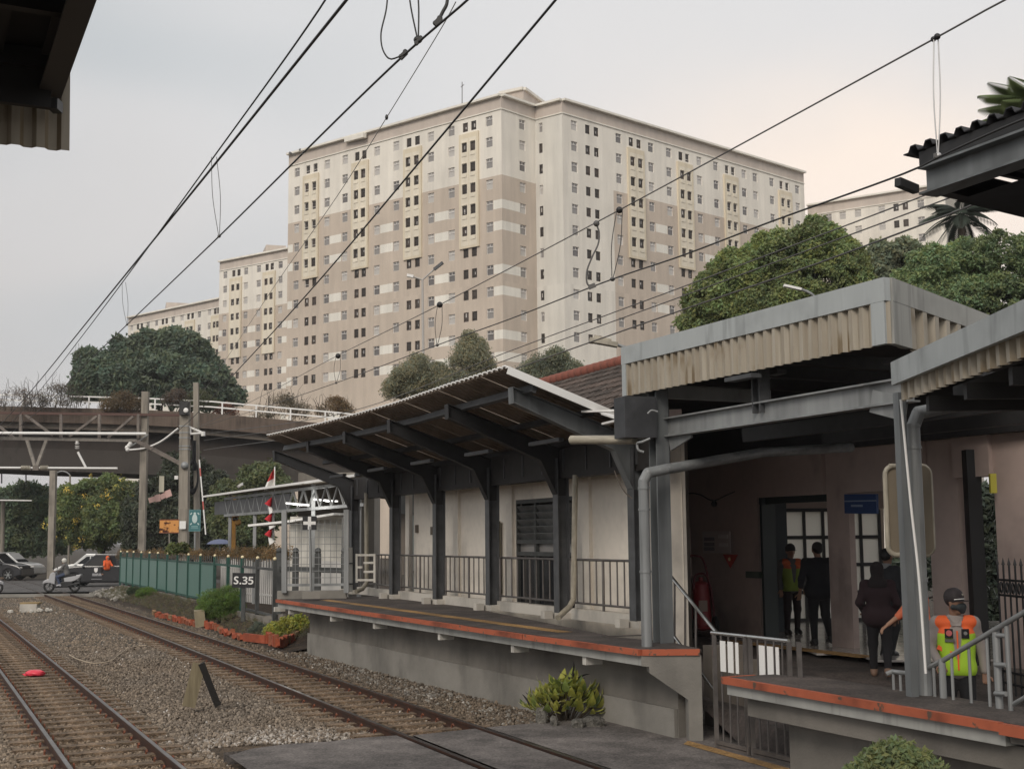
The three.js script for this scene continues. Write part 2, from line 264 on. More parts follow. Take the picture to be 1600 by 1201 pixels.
// ballast stones
{
  const base = new THREE.IcosahedronGeometry(1, 0), pa = base.attributes.position, q = mulberry(5), seen = {};
  for (let i = 0; i < pa.count; i++) { const k = [pa.getX(i), pa.getY(i), pa.getZ(i)].map(v => v.toFixed(2)).join(); const s = seen[k] ??= 0.72 + 0.5 * q(); pa.setXYZ(i, pa.getX(i) * s * 1.15, pa.getY(i) * s * 0.75, pa.getZ(i) * s); } base.computeVertexNormals();
  const N = 150000, im = new THREE.InstancedMesh(base, M.stone, N), m = new THREE.Matrix4(), col = new THREE.Color(), e = new THREE.Euler(), qt = new THREE.Quaternion(); let n = 0;
  while (n < N) {
    const d = 13 + 49 * Math.pow(rnd(), 1.7), x = mix(-0.52 * d - 0.5, 1.8 + 0.05 * (20 - d), rnd()); const oR = x - trackR(d), oL = x - trackL(d);
    if (oR > 2.55 || (d < 17.4 && oR > -1.45 && oR < 4) || d < 13) { if (rnd() < 0.97 || oR > 3.2) continue; }
    if (d < 17.85 + 0.28 * Math.min(0, oR) && oR > -3.2) continue;
    const nearRail = Math.min(Math.abs(Math.abs(oR) - 0.62), Math.abs(Math.abs(oL) - 0.62)); if (nearRail < 0.06) continue;
    const between = Math.abs(oR) < 0.55 || Math.abs(oL) < 0.55;
    const size = rr(0.011, 0.027) * (d > 30 ? 1.25 : 1) * (rnd() < 0.03 ? 1.5 : 1) * (between ? 0.8 : 1);
    e.set(rr(0, 6), rr(0, 6), rr(0, 6)); m.compose(V3(x, rr(-0.006, 0.014) + size * 0.25, -d), qt.setFromEuler(e), V3(size, size, size)); im.setMatrixAt(n, m);
    const pale = smooth(2.4, 0, Math.hypot(x + 3.0, (d - 17.2) * 1.2)), patch = fbm(x * 0.35 + 40, d * 0.2, 256, 4), t = rnd() ** 1.6, w = clamp(pale * (rnd() < 0.3 ? 0.9 : 0.1)) + (rnd() < 0.008 ? 0.9 : 0);
    const brown = clamp(between ? 0.9 : 0.45 + 1.5 * (patch - 0.4)), k = (0.44 + 0.78 * t) * (oR > 1.1 ? 0.72 : between ? 1.1 : 1);
    col.setRGB(mix(mix(0.25, 0.265, brown) * k, 0.66, w * 0.7), mix(mix(0.212, 0.2, brown) * k, 0.62, w * 0.7), mix(mix(0.172, 0.138, brown) * k, 0.57, w * 0.7)); im.setColorAt(n, col); n++;
  }
  im.name = 'ballast_stones'; im.castShadow = im.receiveShadow = true; stuff(tag(im, 'loose grey brown ballast stones lying around the railway tracks', 'ballast')); scene.add(im);
}
// ---------------------------------------------------------------- apartment blocks
const paneGeo = {}, frameGeo = {};
function winGeo(kind, w, h) {
  const k = kind + w.toFixed(2); if (paneGeo[k]) return k;
  const p = new THREE.BoxGeometry(w, h, 0.04).toNonIndexed(); p.translate(0, 0, -0.05); paneGeo[k] = p;
  const gs = [], bar = (x, y, sx, sy, z = 0) => { const g = new THREE.BoxGeometry(sx, sy, 0.07).toNonIndexed(); g.translate(x, y, z); gs.push(g); };
  const t = 0.05; bar(-w / 2 + t / 2, 0, t, h); bar(w / 2 - t / 2, 0, t, h); bar(0, h / 2 - t / 2, w - 2 * t, t); bar(0, -h / 2 + t / 2, w - 2 * t, t);
  if (kind === 's') { bar(0, h * 0.18, w - 2 * t, 0.07, 0.004); bar(0, h * 0.34, t, h * 0.24, 0.002); }
  else bar(0, -h * 0.2, w - 2 * t, 0.05, 0.003);
  frameGeo[k] = mergeGeometries(gs); return k;
}
const paneMats = { s: [M.paneA, M.paneA, M.paneB, M.paneC, M.paneA, M.paneB], d: [M.paneD, M.paneD, M.paneE, M.paneD] };
function facade(bkt, O, dir, n, u0, u1, v0, v1, wins, colorAt, ub = [], vb = [], reveal = 0.22) {
  const cut = (a, lo, hi) => [...new Set([lo, hi, ...a.filter(x => x > lo + 1e-3 && x < hi - 1e-3)].map(x => +x.toFixed(3)))].sort((p, q) => p - q);
  const us = cut([...ub, ...wins.flatMap(w => [w.u - w.w / 2, w.u + w.w / 2])], u0, u1), vs = cut([...vb, ...wins.flatMap(w => [w.v - w.h / 2, w.v + w.h / 2])], v0, v1);
  const at = (u, v, o = 0) => V3(O.x + dir.x * u + n.x * o, v, O.z + dir.z * u + n.z * o);
  for (let j = 0; j < vs.length - 1; j++) { let run = null; const flush = () => { if (run) (bkt[run.k] ??= new B()).quad(at(run.a, vs[j]), at(run.b, vs[j]), at(run.b, vs[j + 1]), at(run.a, vs[j + 1])); run = null; };
    const v = (vs[j] + vs[j + 1]) / 2, rowWins = wins.filter(w => Math.abs(w.v - v) < w.h / 2);
    for (let i = 0; i < us.length - 1; i++) { const u = (us[i] + us[i + 1]) / 2; if (rowWins.some(w => Math.abs(w.u - u) < w.w / 2)) { flush(); continue; } const k = colorAt(u, v); if (run && run.k === k) run.b = us[i + 1]; else { flush(); run = { k, a: us[i], b: us[i + 1] }; } } flush(); }
  for (const w of wins) { const k = colorAt(w.u + w.w / 2 + 0.02, w.v), b = (bkt[k] ??= new B()), a = w.u - w.w / 2, c = w.u + w.w / 2, d = w.v - w.h / 2, e = w.v + w.h / 2, r = -reveal;
    b.quad(at(a, d), at(a, d, r), at(a, e, r), at(a, e)); b.quad(at(c, d), at(c, d, r), at(c, e, r), at(c, e)); b.quad(at(a, e), at(a, e, r), at(c, e, r), at(c, e)); b.quad(at(a, d), at(a, d, r), at(c, d, r), at(c, d));
    w.p = at(w.u, w.v, -reveal + 0.09); w.ry = Math.atan2(n.x, n.z); }
}
function hangWindows(parent, wins, most = 300) {
  wins.sort((a, b) => a.p.length() - b.p.length()); const fr = new B(), pn = {};
  wins.forEach((w, i) => { const k = winGeo(w.k, w.w, w.h), ms = paneMats[w.k], pm = ms[Math.floor(rnd() * ms.length)];
    if (i < most) { const m = put('window', frameGeo[k], w.k === 's' ? M.wframe : M.paneE, parent); m.position.copy(w.p).sub(parent.position); m.rotation.y = w.ry; const pane = new THREE.Mesh(paneGeo[k], pm); pane.name = 'pane'; m.add(pane); if (w.k === 'd' && rnd() < 0.55) { const c = new THREE.Mesh(curtainGeo, rnd() < 0.5 ? M.paneB : M.paneA); c.name = 'curtain'; c.position.set(rr(-0.12, 0.14), rr(-0.25, 0.3), -0.02); c.scale.set(rr(0.5, 1), rr(0.5, 1.3), 1); m.add(c); } }
    else { const t = new THREE.Matrix4().makeRotationY(w.ry).setPosition(w.p); fr.add(frameGeo[k], t); const q = ms.indexOf(pm); (pn[w.k + q] ??= [new B(), pm])[0].add(paneGeo[k], t); } });
  if (fr.g.length) { stuff(fr.mesh('more_windows', M.wframe, parent)); for (const [b, m] of Object.values(pn)) stuff(b.mesh('more_panes', m, parent)); }
}
const curtainGeo = new THREE.BoxGeometry(0.22, 0.5, 0.03).toNonIndexed();
function frame2(A, Bp) { const dir = Bp.clone().sub(A).setY(0), len = dir.length(); dir.normalize(); let n = V3(-dir.z, 0, dir.x); if (n.dot(V3(A.x, 0, A.z)) > 0) n.negate(); return { dir, n, len }; }
const nameOf = { bWhite: 'wall', bGrey: 'wall', bTaupe: 'wall', bBand: 'parapet', bPanel: 'wall_panel', bCream: 'window_bay', bCreamDk: 'bay_frame', bWarmA: 'wall' };
function buildBuckets(bkt, parent) { for (const [k, b] of Object.entries(bkt)) if (k === 'bPanel') for (const g of b.g) { const o = new B(); o.g.push(g); o.mesh('wall_panel', M.bPanel, parent); } else b.mesh(nameOf[k], M[k], parent); }
function buildBay(bb, parent) { const m = bb.bCream.mesh('window_bay', M.bCream, parent); bb.bCreamDk.mesh('bay_frame', M.bCreamDk, m, true).geometry.translate(-parent.position.x, -parent.position.y, -parent.position.z); }
const PITCHV = 2.98;
function units(A, Bp, pxRow, singles, pairs, opt) {       // one face: columns read from pixels along the top row
  const f = frame2(A, Bp), uAt = px => { const t = (px - pxRow[0]) / (pxRow[2] - pxRow[0]), w = onWall(px, mix(pxRow[1], pxRow[3], t), A, Bp); return w.setY(0).sub(V3(A.x, 0, A.z)).dot(f.dir); };
  return { ...f, s: singles.map(uAt), p: pairs.map(q => q.map(uAt)), uAt };
}
{
  const K = D(783, 150, 169), h = K.y, L = G(451, 243, h), N = G(836, 168, h), K2 = G(878, 157, h), R = G(1256, 271, h), S = G(955, 180, h);
  const t = thing('apartment_block', 'large white and taupe apartment block with cream window bays, tallest in the middle', 'apartment building', V3(K.x, 0, K.z), 'apartment blocks on the skyline');
  const v0 = D(764, 188, 170).y, row = r => v0 - PITCHV * r, band = h - 1.75, wend = row(2.65), bkt = {}, wins = [];
  const decor = (f, A, Bp, nRows, opt = {}) => {
    const list = [], gapPanels = [];
    for (const u of f.s) for (let r = 0; r < nRows; r++) list.push({ u, v: row(r), w: 1.18, h: 1.38, k: 's' });
    for (const [a, b] of f.p) for (let r = 0; r < nRows; r++) if (!(opt.bay !== false && r >= 1 && r <= 5)) for (const u of [a, b]) list.push({ u, v: row(r), w: 0.92, h: 1.3, k: 'd' });
    const cen = opt.bay === false ? [] : f.p.map(([a, b]) => (a + b) / 2);
    const gaps = opt.gaps ?? [];
    const col = (u, v) => v > band ? 'bBand' : v > wend && (opt.whiteTop ?? true) ? 'bWhite' : opt.all ? 'bWhite' : gaps.some(([a, b]) => u > a && u < b && [4, 5, 7, 8, 10, 11, 13, 14].some(r => Math.abs(v - row(r)) < 0.62)) ? 'bPanel' : 'bTaupe';
    facade(bkt, V3(A.x, 0, A.z), f.dir, f.n, opt.u0 ?? 0, opt.u1 ?? f.len, 0, h, list, col, gaps.flat(), [band, wend, ...[4, 5, 7, 8, 10, 11, 13, 14].flatMap(r => [row(r) - 0.62, row(r) + 0.62])]);
    wins.push(...list);
    cen.forEach((c, i) => { const [a, b] = f.p[i], bl = []; for (let r = 1; r <= 5; r++) for (const u of [a, b]) bl.push({ u, v: row(r), w: 0.92, h: 1.3, k: 'd' });
      const w = 1.75, top = row(0) - 0.98, bot = row(6) + 0.62, o = 0.25, O = V3(A.x + f.n.x * o, 0, A.z + f.n.z * o);
      const bb = {}; facade(bb, O, f.dir, f.n, c - w, c + w, bot, top, bl, (u, v) => Math.abs(u - c) > 1.4 || v > top - 0.7 || v < bot + 0.35 || Math.abs(u - c) < 0.06 ? 'bCreamDk' : 'bCream', [c - 1.4, c + 1.4, c - 0.06, c + 0.06], [top - 0.7, bot + 0.35], 0.25); wins.push(...bl);
      const q = bb.bCreamDk, at = (u, v, oo) => V3(A.x + f.dir.x * u + f.n.x * oo, v, A.z + f.dir.z * u + f.n.z * oo);
      for (const u of [c - w, c + w]) q.quad(at(u, bot, 0), at(u, bot, o), at(u, top, o), at(u, top, 0)); for (const v of [bot, top]) q.quad(at(c - w, v, 0), at(c - w, v, o), at(c + w, v, o), at(c + w, v, 0));
      const sill = bb.bCream; for (let r = 1; r <= 5; r++) for (const u of [a, b]) { const s0 = at(u - 0.44, row(r) - 1.0, o + 0.04), s1 = at(u + 0.44, row(r) - 1.0, o + 0.04); sill.bar(s0, s1, 0.05, 0.5); sill.bar(s0.setY(row(r) + 0.75), s1.setY(row(r) + 0.75), 0.1, 0.08); } buildBay(bb, t); });
  };
  const fL = units(K, L, [464, 271, 764, 188], [464, 511, 539, 589, 619, 673, 705, 764], [[481, 492.5], [558, 569], [639, 652], [727, 740]]);
  const g3 = (px0, px1) => [fL.uAt(px0), fL.uAt(px1)].sort((a, b) => a - b);
  decor(fL, K, L, 12, { gaps: [g3(451, 459), g3(515.5, 534.5), g3(594, 614.5), g3(678.5, 700.5)].map(([a, b]) => [a + 0.05, b - 0.05]).concat([[0, fL.uAt(770)]].filter(([a, b]) => b > a)) });
  const fN = units(K, N, [783, 190, 836, 200], [816], []); decor(fN, K, N, 12, { gaps: [[0, fN.s[0] - 0.6]] });
  const f2 = units(N, K2, [836, 200, 878, 195], [], []); f2.s = [f2.len * 0.2]; { const list = []; for (let r = 0; r < 11; r++) list.push({ u: f2.s[0], v: row(r), w: 0.6, h: 1.35, k: r % 3 ? 'd' : 's' }); facade(bkt, V3(N.x, 0, N.z), f2.dir, f2.n, 0, f2.len, 0, h, list, (u, v) => v > band ? 'bBand' : 'bGrey', [], [band]); wins.push(...list); }
  const fR = units(K2, R, [897, 193, 1250, 290], [897], [[918, 931.5]]), uS = fR.uAt(957);
  decor(fR, K2, R, 11, { all: true, bay: false, u1: uS });
  const fQ = units(K2, R, [897, 193, 1250, 290], [966.5, 1017, 1045, 1092.5, 1118.5, 1162.5, 1206, 1246], [[986, 998], [1063.5, 1074], [1136, 1145.5], [1221, 1230]]); fQ.s.push(fQ.uAt(1180));
  decor(fQ, K2, R, 10, { u0: uS, gaps: [[fQ.uAt(1022), fQ.uAt(1040)], [fQ.uAt(1098), fQ.uAt(1114)], [fQ.uAt(1168), fQ.uAt(1175)]] });
  buildBuckets(bkt, t); hangWindows(t, wins);
  const aw = V3(0.05, 0, -1), core = new B(), back = p => p.clone().addScaledVector(aw, 22), inn = p => p.clone().addScaledVector(aw, 0.6);
  core.poly([L, K, N, K2, R].map(inn).concat([back(R), back(K2).add(V3(0, 0, -12)), back(L)]), 0.2, h - 0.05); core.mesh('core', M.bBand, t);
  const cor = new B(); for (const [a, b, n] of [[L, K, fL.n], [K, N, fN.n], [N, K2, f2.n], [K2, R, fR.n]]) { const o = n.clone().multiplyScalar(0.2); cor.bar(a.clone().add(o).setY(h + 0.12), b.clone().add(o).setY(h + 0.12), 0.75, 0.3); cor.bar(a.clone().addScaledVector(n, 0.06).setY(band), b.clone().addScaledVector(n, 0.06).setY(band), 0.16, 0.14); } cor.mesh('cornice', M.bPanel, t);
  const ph = new B(); const p0 = D(781, 150, 176), p1 = D(818, 136, 174), p2 = D(876, 153, 186); const y1 = p1.y; ph.poly([p0, p1, p2, p2.clone().add(V3(-2, 0, -8)), p0.clone().add(V3(0, 0, -8))], h - 1, y1 - 0.4); const phm = ph.mesh('roof_house', M.bBand, t);
  const pc = new B(); pc.bar(p0.clone().setY(y1 - 0.2), p1.clone().setY(y1 - 0.2), 0.7, 0.4); pc.bar(p1.clone().setY(y1 - 0.2), p2.clone().setY(y1 - 0.2), 0.7, 0.4); pc.mesh('roof_edge', M.bPanel, phm);
  const an = new B(); an.tube(D(722, 170, 176), D(722, 128, 176), 0.06); an.tube(D(720, 136, 176), D(725, 132, 176), 0.05); an.mesh('antenna', M.wireGrey, t);
  const al = new B(); for (const [x, y] of [[462, 243], [478, 238]]) { al.tube(D(x, y, 193), D(x - 10, y - 6, 193), 0.07); al.tube(D(x - 11, y - 4, 193), D(x - 6, y - 3, 193), 0.12); } al.mesh('roof_lamp', M.wireGrey, t);
  const rl = new B(); rl.bar(D(540, 219, 187), D(570, 211, 184), 0.6, 0.7); rl.mesh('roof_vent', M.bPanel, t);
}
function smallBlock(label, cornersPx, h, rows, v0px, pitchPx, singles, pairs, opt = {}) {
  const [lx, ly, rx, ry] = cornersPx, A = G(lx, ly, h), C = G(rx, ry, h), t = thing('apartment_block', label, 'apartment building', V3(A.x, 0, A.z), 'apartment blocks on the skyline');
  const f = units(A, C, v0px, singles, pairs), bkt = {}, wins = [], list = [];
  const v0 = onWall(v0px[0], v0px[1], A, C).y, row = r => v0 - PITCHV * r, band = h - 1.75;
  const bay = opt.bay ?? [], gaps = (opt.gaps ?? []).map(g => g.map(f.uAt).sort((a, b) => a - b)), wend = opt.all ? -1 : row(2.65);
  for (const u of f.s) for (let r = 0; r < rows; r++) list.push({ u, v: row(r), w: 1.18, h: 1.38, k: opt.darkS?.(r, u) ? 'd' : 's' });
  f.p.forEach(([a, b]) => { for (let r = 0; r < rows; r++) if (!opt.bays || r < 1 || r > 5) for (const u of [a, b]) list.push({ u, v: row(r), w: 0.92, h: 1.3, k: 'd' }); });
  const panelRows = opt.panelRows ?? [4, 5, 7, 8, 10, 11];
  facade(bkt, V3(A.x, 0, A.z), f.dir, f.n, 0, f.len, 0, h, list, (u, v) => v > band ? 'bBand' : v > wend ? 'bWhite' : gaps.some(([a, b]) => u > a && u < b && panelRows.some(r => Math.abs(v - row(r)) < 0.62)) ? 'bPanel' : 'bTaupe', gaps.flat(), [band, ...(wend > 0 ? [wend] : []), ...panelRows.flatMap(r => [row(r) - 0.62, row(r) + 0.62])]);
  wins.push(...list);
  if (opt.bays) f.p.forEach(([a, b]) => { const c = (a + b) / 2, bl = [], w = 1.75, top = row(0) - 0.98, bot = row(6) + 0.62, O = V3(A.x + f.n.x * 0.25, 0, A.z + f.n.z * 0.25); for (let r = 1; r <= 5; r++) for (const u of [a, b]) bl.push({ u, v: row(r), w: 0.92, h: 1.3, k: 'd' });
    const bb = {}; facade(bb, O, f.dir, f.n, c - w, c + w, bot, top, bl, (u, v) => Math.abs(u - c) > 1.4 || v > top - 0.7 ? 'bCreamDk' : 'bCream', [c - 1.4, c + 1.4], [top - 0.7], 0.25); wins.push(...bl);
    const q = bb.bCreamDk, at = (u, v, oo) => V3(A.x + f.dir.x * u + f.n.x * oo, v, A.z + f.dir.z * u + f.n.z * oo); for (const u of [c - w, c + w]) q.quad(at(u, bot, 0), at(u, bot, 0.25), at(u, top, 0.25), at(u, top, 0)); q.quad(at(c - w, bot, 0), at(c - w, bot, 0.25), at(c + w, bot, 0.25), at(c + w, bot, 0)); buildBay(bb, t); });
  buildBuckets(bkt, t); hangWindows(t, wins);
  const back = p => p.clone().addScaledVector(f.n, -16), inn = p => p.clone().addScaledVector(f.n, -0.6), core = new B(); core.poly([inn(A), inn(C), back(C), back(A)], 0.2, h - 0.05); core.quad(A.clone(), back(A), back(A).setY(0), A.clone().setY(0)); core.quad(C.clone(), back(C), back(C).setY(0), C.clone().setY(0)); core.mesh('core', M.bWhite, t);
  const cor = new B(); cor.bar(A.clone().addScaledVector(f.n, 0.2).setY(h + 0.12), C.clone().addScaledVector(f.n, 0.2).setY(h + 0.12), 0.75, 0.3); cor.bar(A.clone().addScaledVector(f.n, 0.06).setY(band), C.clone().addScaledVector(f.n, 0.06).setY(band), 0.16, 0.14); cor.mesh('cornice', M.bPanel, t);
  if (opt.roofHouse) { const [x0, x1, y, d] = opt.roofHouse, a = D(x0, y, d), b = D(x1, y, d), q = new B(); q.box(V3((a.x + b.x) / 2, (h - 1 + a.y) / 2, -d - 3), b.x - a.x, a.y - h + 1, 6, 0.3); q.mesh('roof_house', M.bBand, t); }
  return t;
}
smallBlock('narrow white topped apartment block half hidden behind the left edge of the large one', [343, 410, 456, 388], 59, 9, [351.5, 429.5, 438, 412], 23, [351.5, 384, 404, 438], [[365, 373], [417, 425]], { bays: true, gaps: [[343, 348], [388, 400], [441, 450]], roofHouse: [409, 440, 383, 262] });
smallBlock('low distant white apartment block rising behind the dark green tree on the left', [200, 497, 345, 466.5], 53.3, 4, [205.5, 512, 305, 490], 20.5, [205.5, 231, 244, 270, 284, 311, 327], [[215, 221], [254, 260], [294, 300.5], [336, 341]], { bays: true, gaps: [], all: true, roofHouse: [254, 292, 473, 300] });
smallBlock('pale apartment block in the right distance behind the palm and the trees', [1262, 322, 1476, 288], 61.8, 6, [1295, 340, 1439, 318], 26.5, [1295, 1317, 1341, 1378, 1439], [[1400.5, 1415]], { all: true, darkS: (r, u) => false });

// ---------------------------------------------------------------- station: shared directions
const up = V3(0, 1, 0), PT = 1.26, PT2 = 1.12;                         // platform tops
const tv = V3(0.43, 0, 0.903).normalize(), nv = V3(0.903, 0, -0.43).normalize(), out = nv.clone().negate();   // along the track towards the camera; away from the track; towards it
const add = (p, ...vs) => { const r = p.clone(); for (let i = 0; i < vs.length; i += 2) r.addScaledVector(vs[i], vs[i + 1]); return r; };
const Y = (p, y) => V3(p.x, y, p.z);
function corrSheet(a0, a1, b0, b1, waves, amp, nrm, thick = 0.006) {    // corrugated sheet: a0-a1 one edge, b0-b1 the opposite one
  const prof = [[0, 0], [0.34, 0], [0.5, 1], [0.84, 1]], b = new B(), pts = []; for (let w = 0; w < waves; w++) for (const [t, h] of prof) pts.push([(w + t) / waves, h]); pts.push([1, 0]);
  const at = (e0, e1, [t, h], o) => add(Array.isArray(e0) ? lerpPoly(e0, t) : e0.clone().lerp(e1, t), nrm, h * amp + o);
  for (let i = 0; i < pts.length - 1; i++) for (const o of [0, thick]) b.quad(at(a0, a1, pts[i], o), at(a0, a1, pts[i + 1], o), at(b0, b1, pts[i + 1], o), at(b0, b1, pts[i], o));
  for (const [e0, e1] of [[a0, a1], [b0, b1]]) for (let i = 0; i < pts.length - 1; i++) b.quad(at(e0, e1, pts[i], 0), at(e0, e1, pts[i + 1], 0), at(e0, e1, pts[i + 1], thick), at(e0, e1, pts[i], thick));
  return b;
}
function lerpPoly(ps, t) { const L = ps.slice(1).map((p, i) => p.distanceTo(ps[i])), sum = L.reduce((a, b) => a + b, 0); let s = t * sum; for (let i = 0; i < L.length; i++) { if (s <= L[i] || i === L.length - 1) return ps[i].clone().lerp(ps[i + 1], s / L[i]); s -= L[i]; } }

// ---------------------------------------------------------------- the platform along the track
{
  const E0 = G(432, 936, PT), E1 = G(1000, 1015, PT), E2 = G(1093, 1014, PT), d = E1.clone().sub(E0).setY(0).normalize(), n = V3(-d.z, 0, d.x); if (n.x < 0) n.negate();
  const t = thing('station_platform', 'long grey station platform with an orange edge under the tilted canopy', 'platform', Y(E1, 0));
  const rear0 = add(E0, n, 3.4), rear1 = add(E2, n, 0.1, d, -2.2);
  const top = new B(); top.poly([E0, E1, E2, add(E2, d, -1.2, n, 0.3), rear1, rear0].map(p => add(p, n, 0.03)), PT - 0.05, PT); top.mesh('deck', M.platformTop, t);
  const sl = new B(); sl.poly([add(E0, n, 0.035), add(E1, n, 0.035, d, -0.035), add(E2, d, -0.035), rear1, rear0], PT - 0.2, PT - 0.055); sl.mesh('slab', M.edgeGrey, t);
  const joint = G(819, 991, PT); const or = new B(); const oy = PT - 0.035;
  or.bar(Y(E0, oy), Y(add(joint, d, -0.012), oy), 0.06, 0.075); const o1 = or.mesh('edge_strip', M.orange, t); const or2 = new B(); or2.bar(Y(add(joint, d, 0.012), oy), Y(E1, oy), 0.06, 0.075); or2.bar(Y(add(E1, d, 0.0, n, 0.031), oy), Y(E2, oy), 0.06, 0.075); or2.mesh('edge_strip', M.orange, t);
  const wl = new B(), wf = 0.55; wl.poly([add(E0, n, wf, d, 0.9), add(E1, n, wf), add(E1, n, wf + 0.25), add(E0, n, wf + 0.25, d, 0.9)], -0.1, PT - 0.2); wl.mesh('side_wall', M.wall, t);
  const pl = new B(); pl.poly([add(E0, n, wf - 0.05, d, 0.86), add(E1, n, wf - 0.05, d, -0.02), add(E1, n, wf - 0.005, d, -0.02), add(E0, n, wf - 0.005, d, 0.86)], -0.1, 0.5); pl.mesh('plinth', M.wallPale, t);
  const lw = new B(); lw.poly([add(E0, n, wf, d, 0.88), add(E0, n, 2.6, d, 0.88), add(E0, n, 2.6, d, 1.1), add(E0, n, wf + 0.25, d, 1.1)], -0.1, PT - 0.2); lw.mesh('far_end_wall', M.wall, t);
  { // near end wall with its bracket: outline in the plane of the end
    const e = E2.clone().sub(E1).setY(0), L = e.length() + 0.02; e.normalize(); const s = new THREE.Shape(); const y0 = -0.1, k = wf * 1.08; s.moveTo(0.02, PT - 0.075); s.lineTo(0.02, PT - 0.2); s.lineTo(0.11, PT - 0.21); s.lineTo(0.12, PT - 0.29); s.lineTo(k, PT - 0.62); s.lineTo(k, y0); s.lineTo(L, y0); s.lineTo(L, PT - 0.075); s.closePath();
    const m = new THREE.Matrix4().makeBasis(e, up, e.clone().cross(up)).setPosition(add(Y(E1, 0), e.clone().cross(up), -0.3)); const b = new B(); b.shape(s, 0.3, m, 0); b.mesh('end_wall', M.wallPale, t);
  }
  for (const [x, y] of [[441, 956], [487, 959], [547, 970], [617, 981], [714, 998], [828, 1017], [932, 1036]]) { const p = G(x, y - 4, PT - 0.27), s = p.clone().sub(E0).dot(d), c = add(Y(E0, PT - 0.28), d, s, n, 0.2); const b = new B(); b.box(add(c, up, 0.02), 0.26, 0.11, 0.1, Math.atan2(-n.z, n.x)); b.mesh('corbel', M.whitePost, t); }
  const yl = new B(), ya = G(497, 937, PT + 0.004), yb = G(872, 988, PT + 0.004), w = n.clone().multiplyScalar(0.26); yl.quad(ya, yb, add(yb, w, 1), add(ya, w, 1)); yl.mesh('yellow_line', M.yellow, t);
  const jb = new B(); const c0 = G(940, 994, PT + 0.008), c1 = G(1010, 992, PT + 0.008); jb.bar(c0, c1, 0.05, 0.016); jb.mesh('floor_strip', M.inoxDull, t);
}
// second platform, across the foot crossing, nearer the camera
{
  const E0 = G(1130, 1057, PT2), E1 = G(1566, 1129, PT2), d = E1.clone().sub(E0).setY(0).normalize(), n = V3(-d.z, 0, d.x); if (n.x < 0) n.negate(); const E9 = add(E1, d, 3.4);
  const r0 = G(1236, 1052, PT2), r1 = G(1602, 1106, PT2), rd = r1.clone().sub(r0).normalize(), r9 = add(r1, rd, 3.4);
  const t = thing('station_platform', 'nearer dark topped platform with an orange edge in front of the guard', 'platform', Y(E1, 0));
  const a = new B(); a.poly([E0, E1, E9, r9, r0].map(p => add(p, n, 0.03)), PT2 - 0.05, PT2); a.mesh('deck', M.platformTop, t);
  const s = new B(); s.poly([add(E0, n, 0.03, d, 0.03), add(E1, n, 0.03), add(E1, n, 0.5), add(E0, n, 0.45, d, 0.03)], PT2 - 0.19, PT2 - 0.055); s.mesh('slab', M.edgeGrey, t);
  const s2 = new B(); s2.poly([add(E1, n, 0.05, d, 0.03), add(E9, n, 0.05), add(E9, n, 0.5), add(E1, n, 0.5, d, 0.03)], PT2 - 0.16, PT2 - 0.055); s2.mesh('slab', M.wall, t);
  const o = new B(), oy = PT2 - 0.035; o.bar(Y(E0, oy), Y(add(E1, d, -0.01), oy), 0.06, 0.075); o.bar(add(Y(E0, oy), n, 0.03, d, 0.031), add(Y(E0, oy), n, 0.4, d, 0.031), 0.06, 0.075); o.mesh('edge_strip', M.orange, t); const o2 = new B(); o2.bar(Y(add(E1, d, 0.01, n, -0.02), oy - 0.01), Y(add(E9, n, -0.02), oy - 0.01), 0.06, 0.09); o2.mesh('edge_strip', M.orange, t);
  const bm = new B(); bm.poly([add(E0, n, 0.14, d, 0.25), add(E9, n, 0.14), add(E9, n, 0.6), add(E0, n, 0.6, d, 0.25)], PT2 - 0.4, PT2 - 0.195); bm.mesh('edge_beam', M.wall, t);
  const wl = new B(); wl.poly([add(E0, n, 0.42, d, 0.6), add(E9, n, 0.42), add(E9, n, 0.66), add(E0, n, 0.66, d, 0.6)], -0.1, PT2 - 0.4); wl.mesh('side_wall', M.wall, t);
  const fl = new B(); fl.poly([E0, E9, r9, r0].map(p => add(p, n, 0.1)), PT2 - 0.12, PT2 - 0.06); fl.mesh('underside', M.concreteDark, t);
}
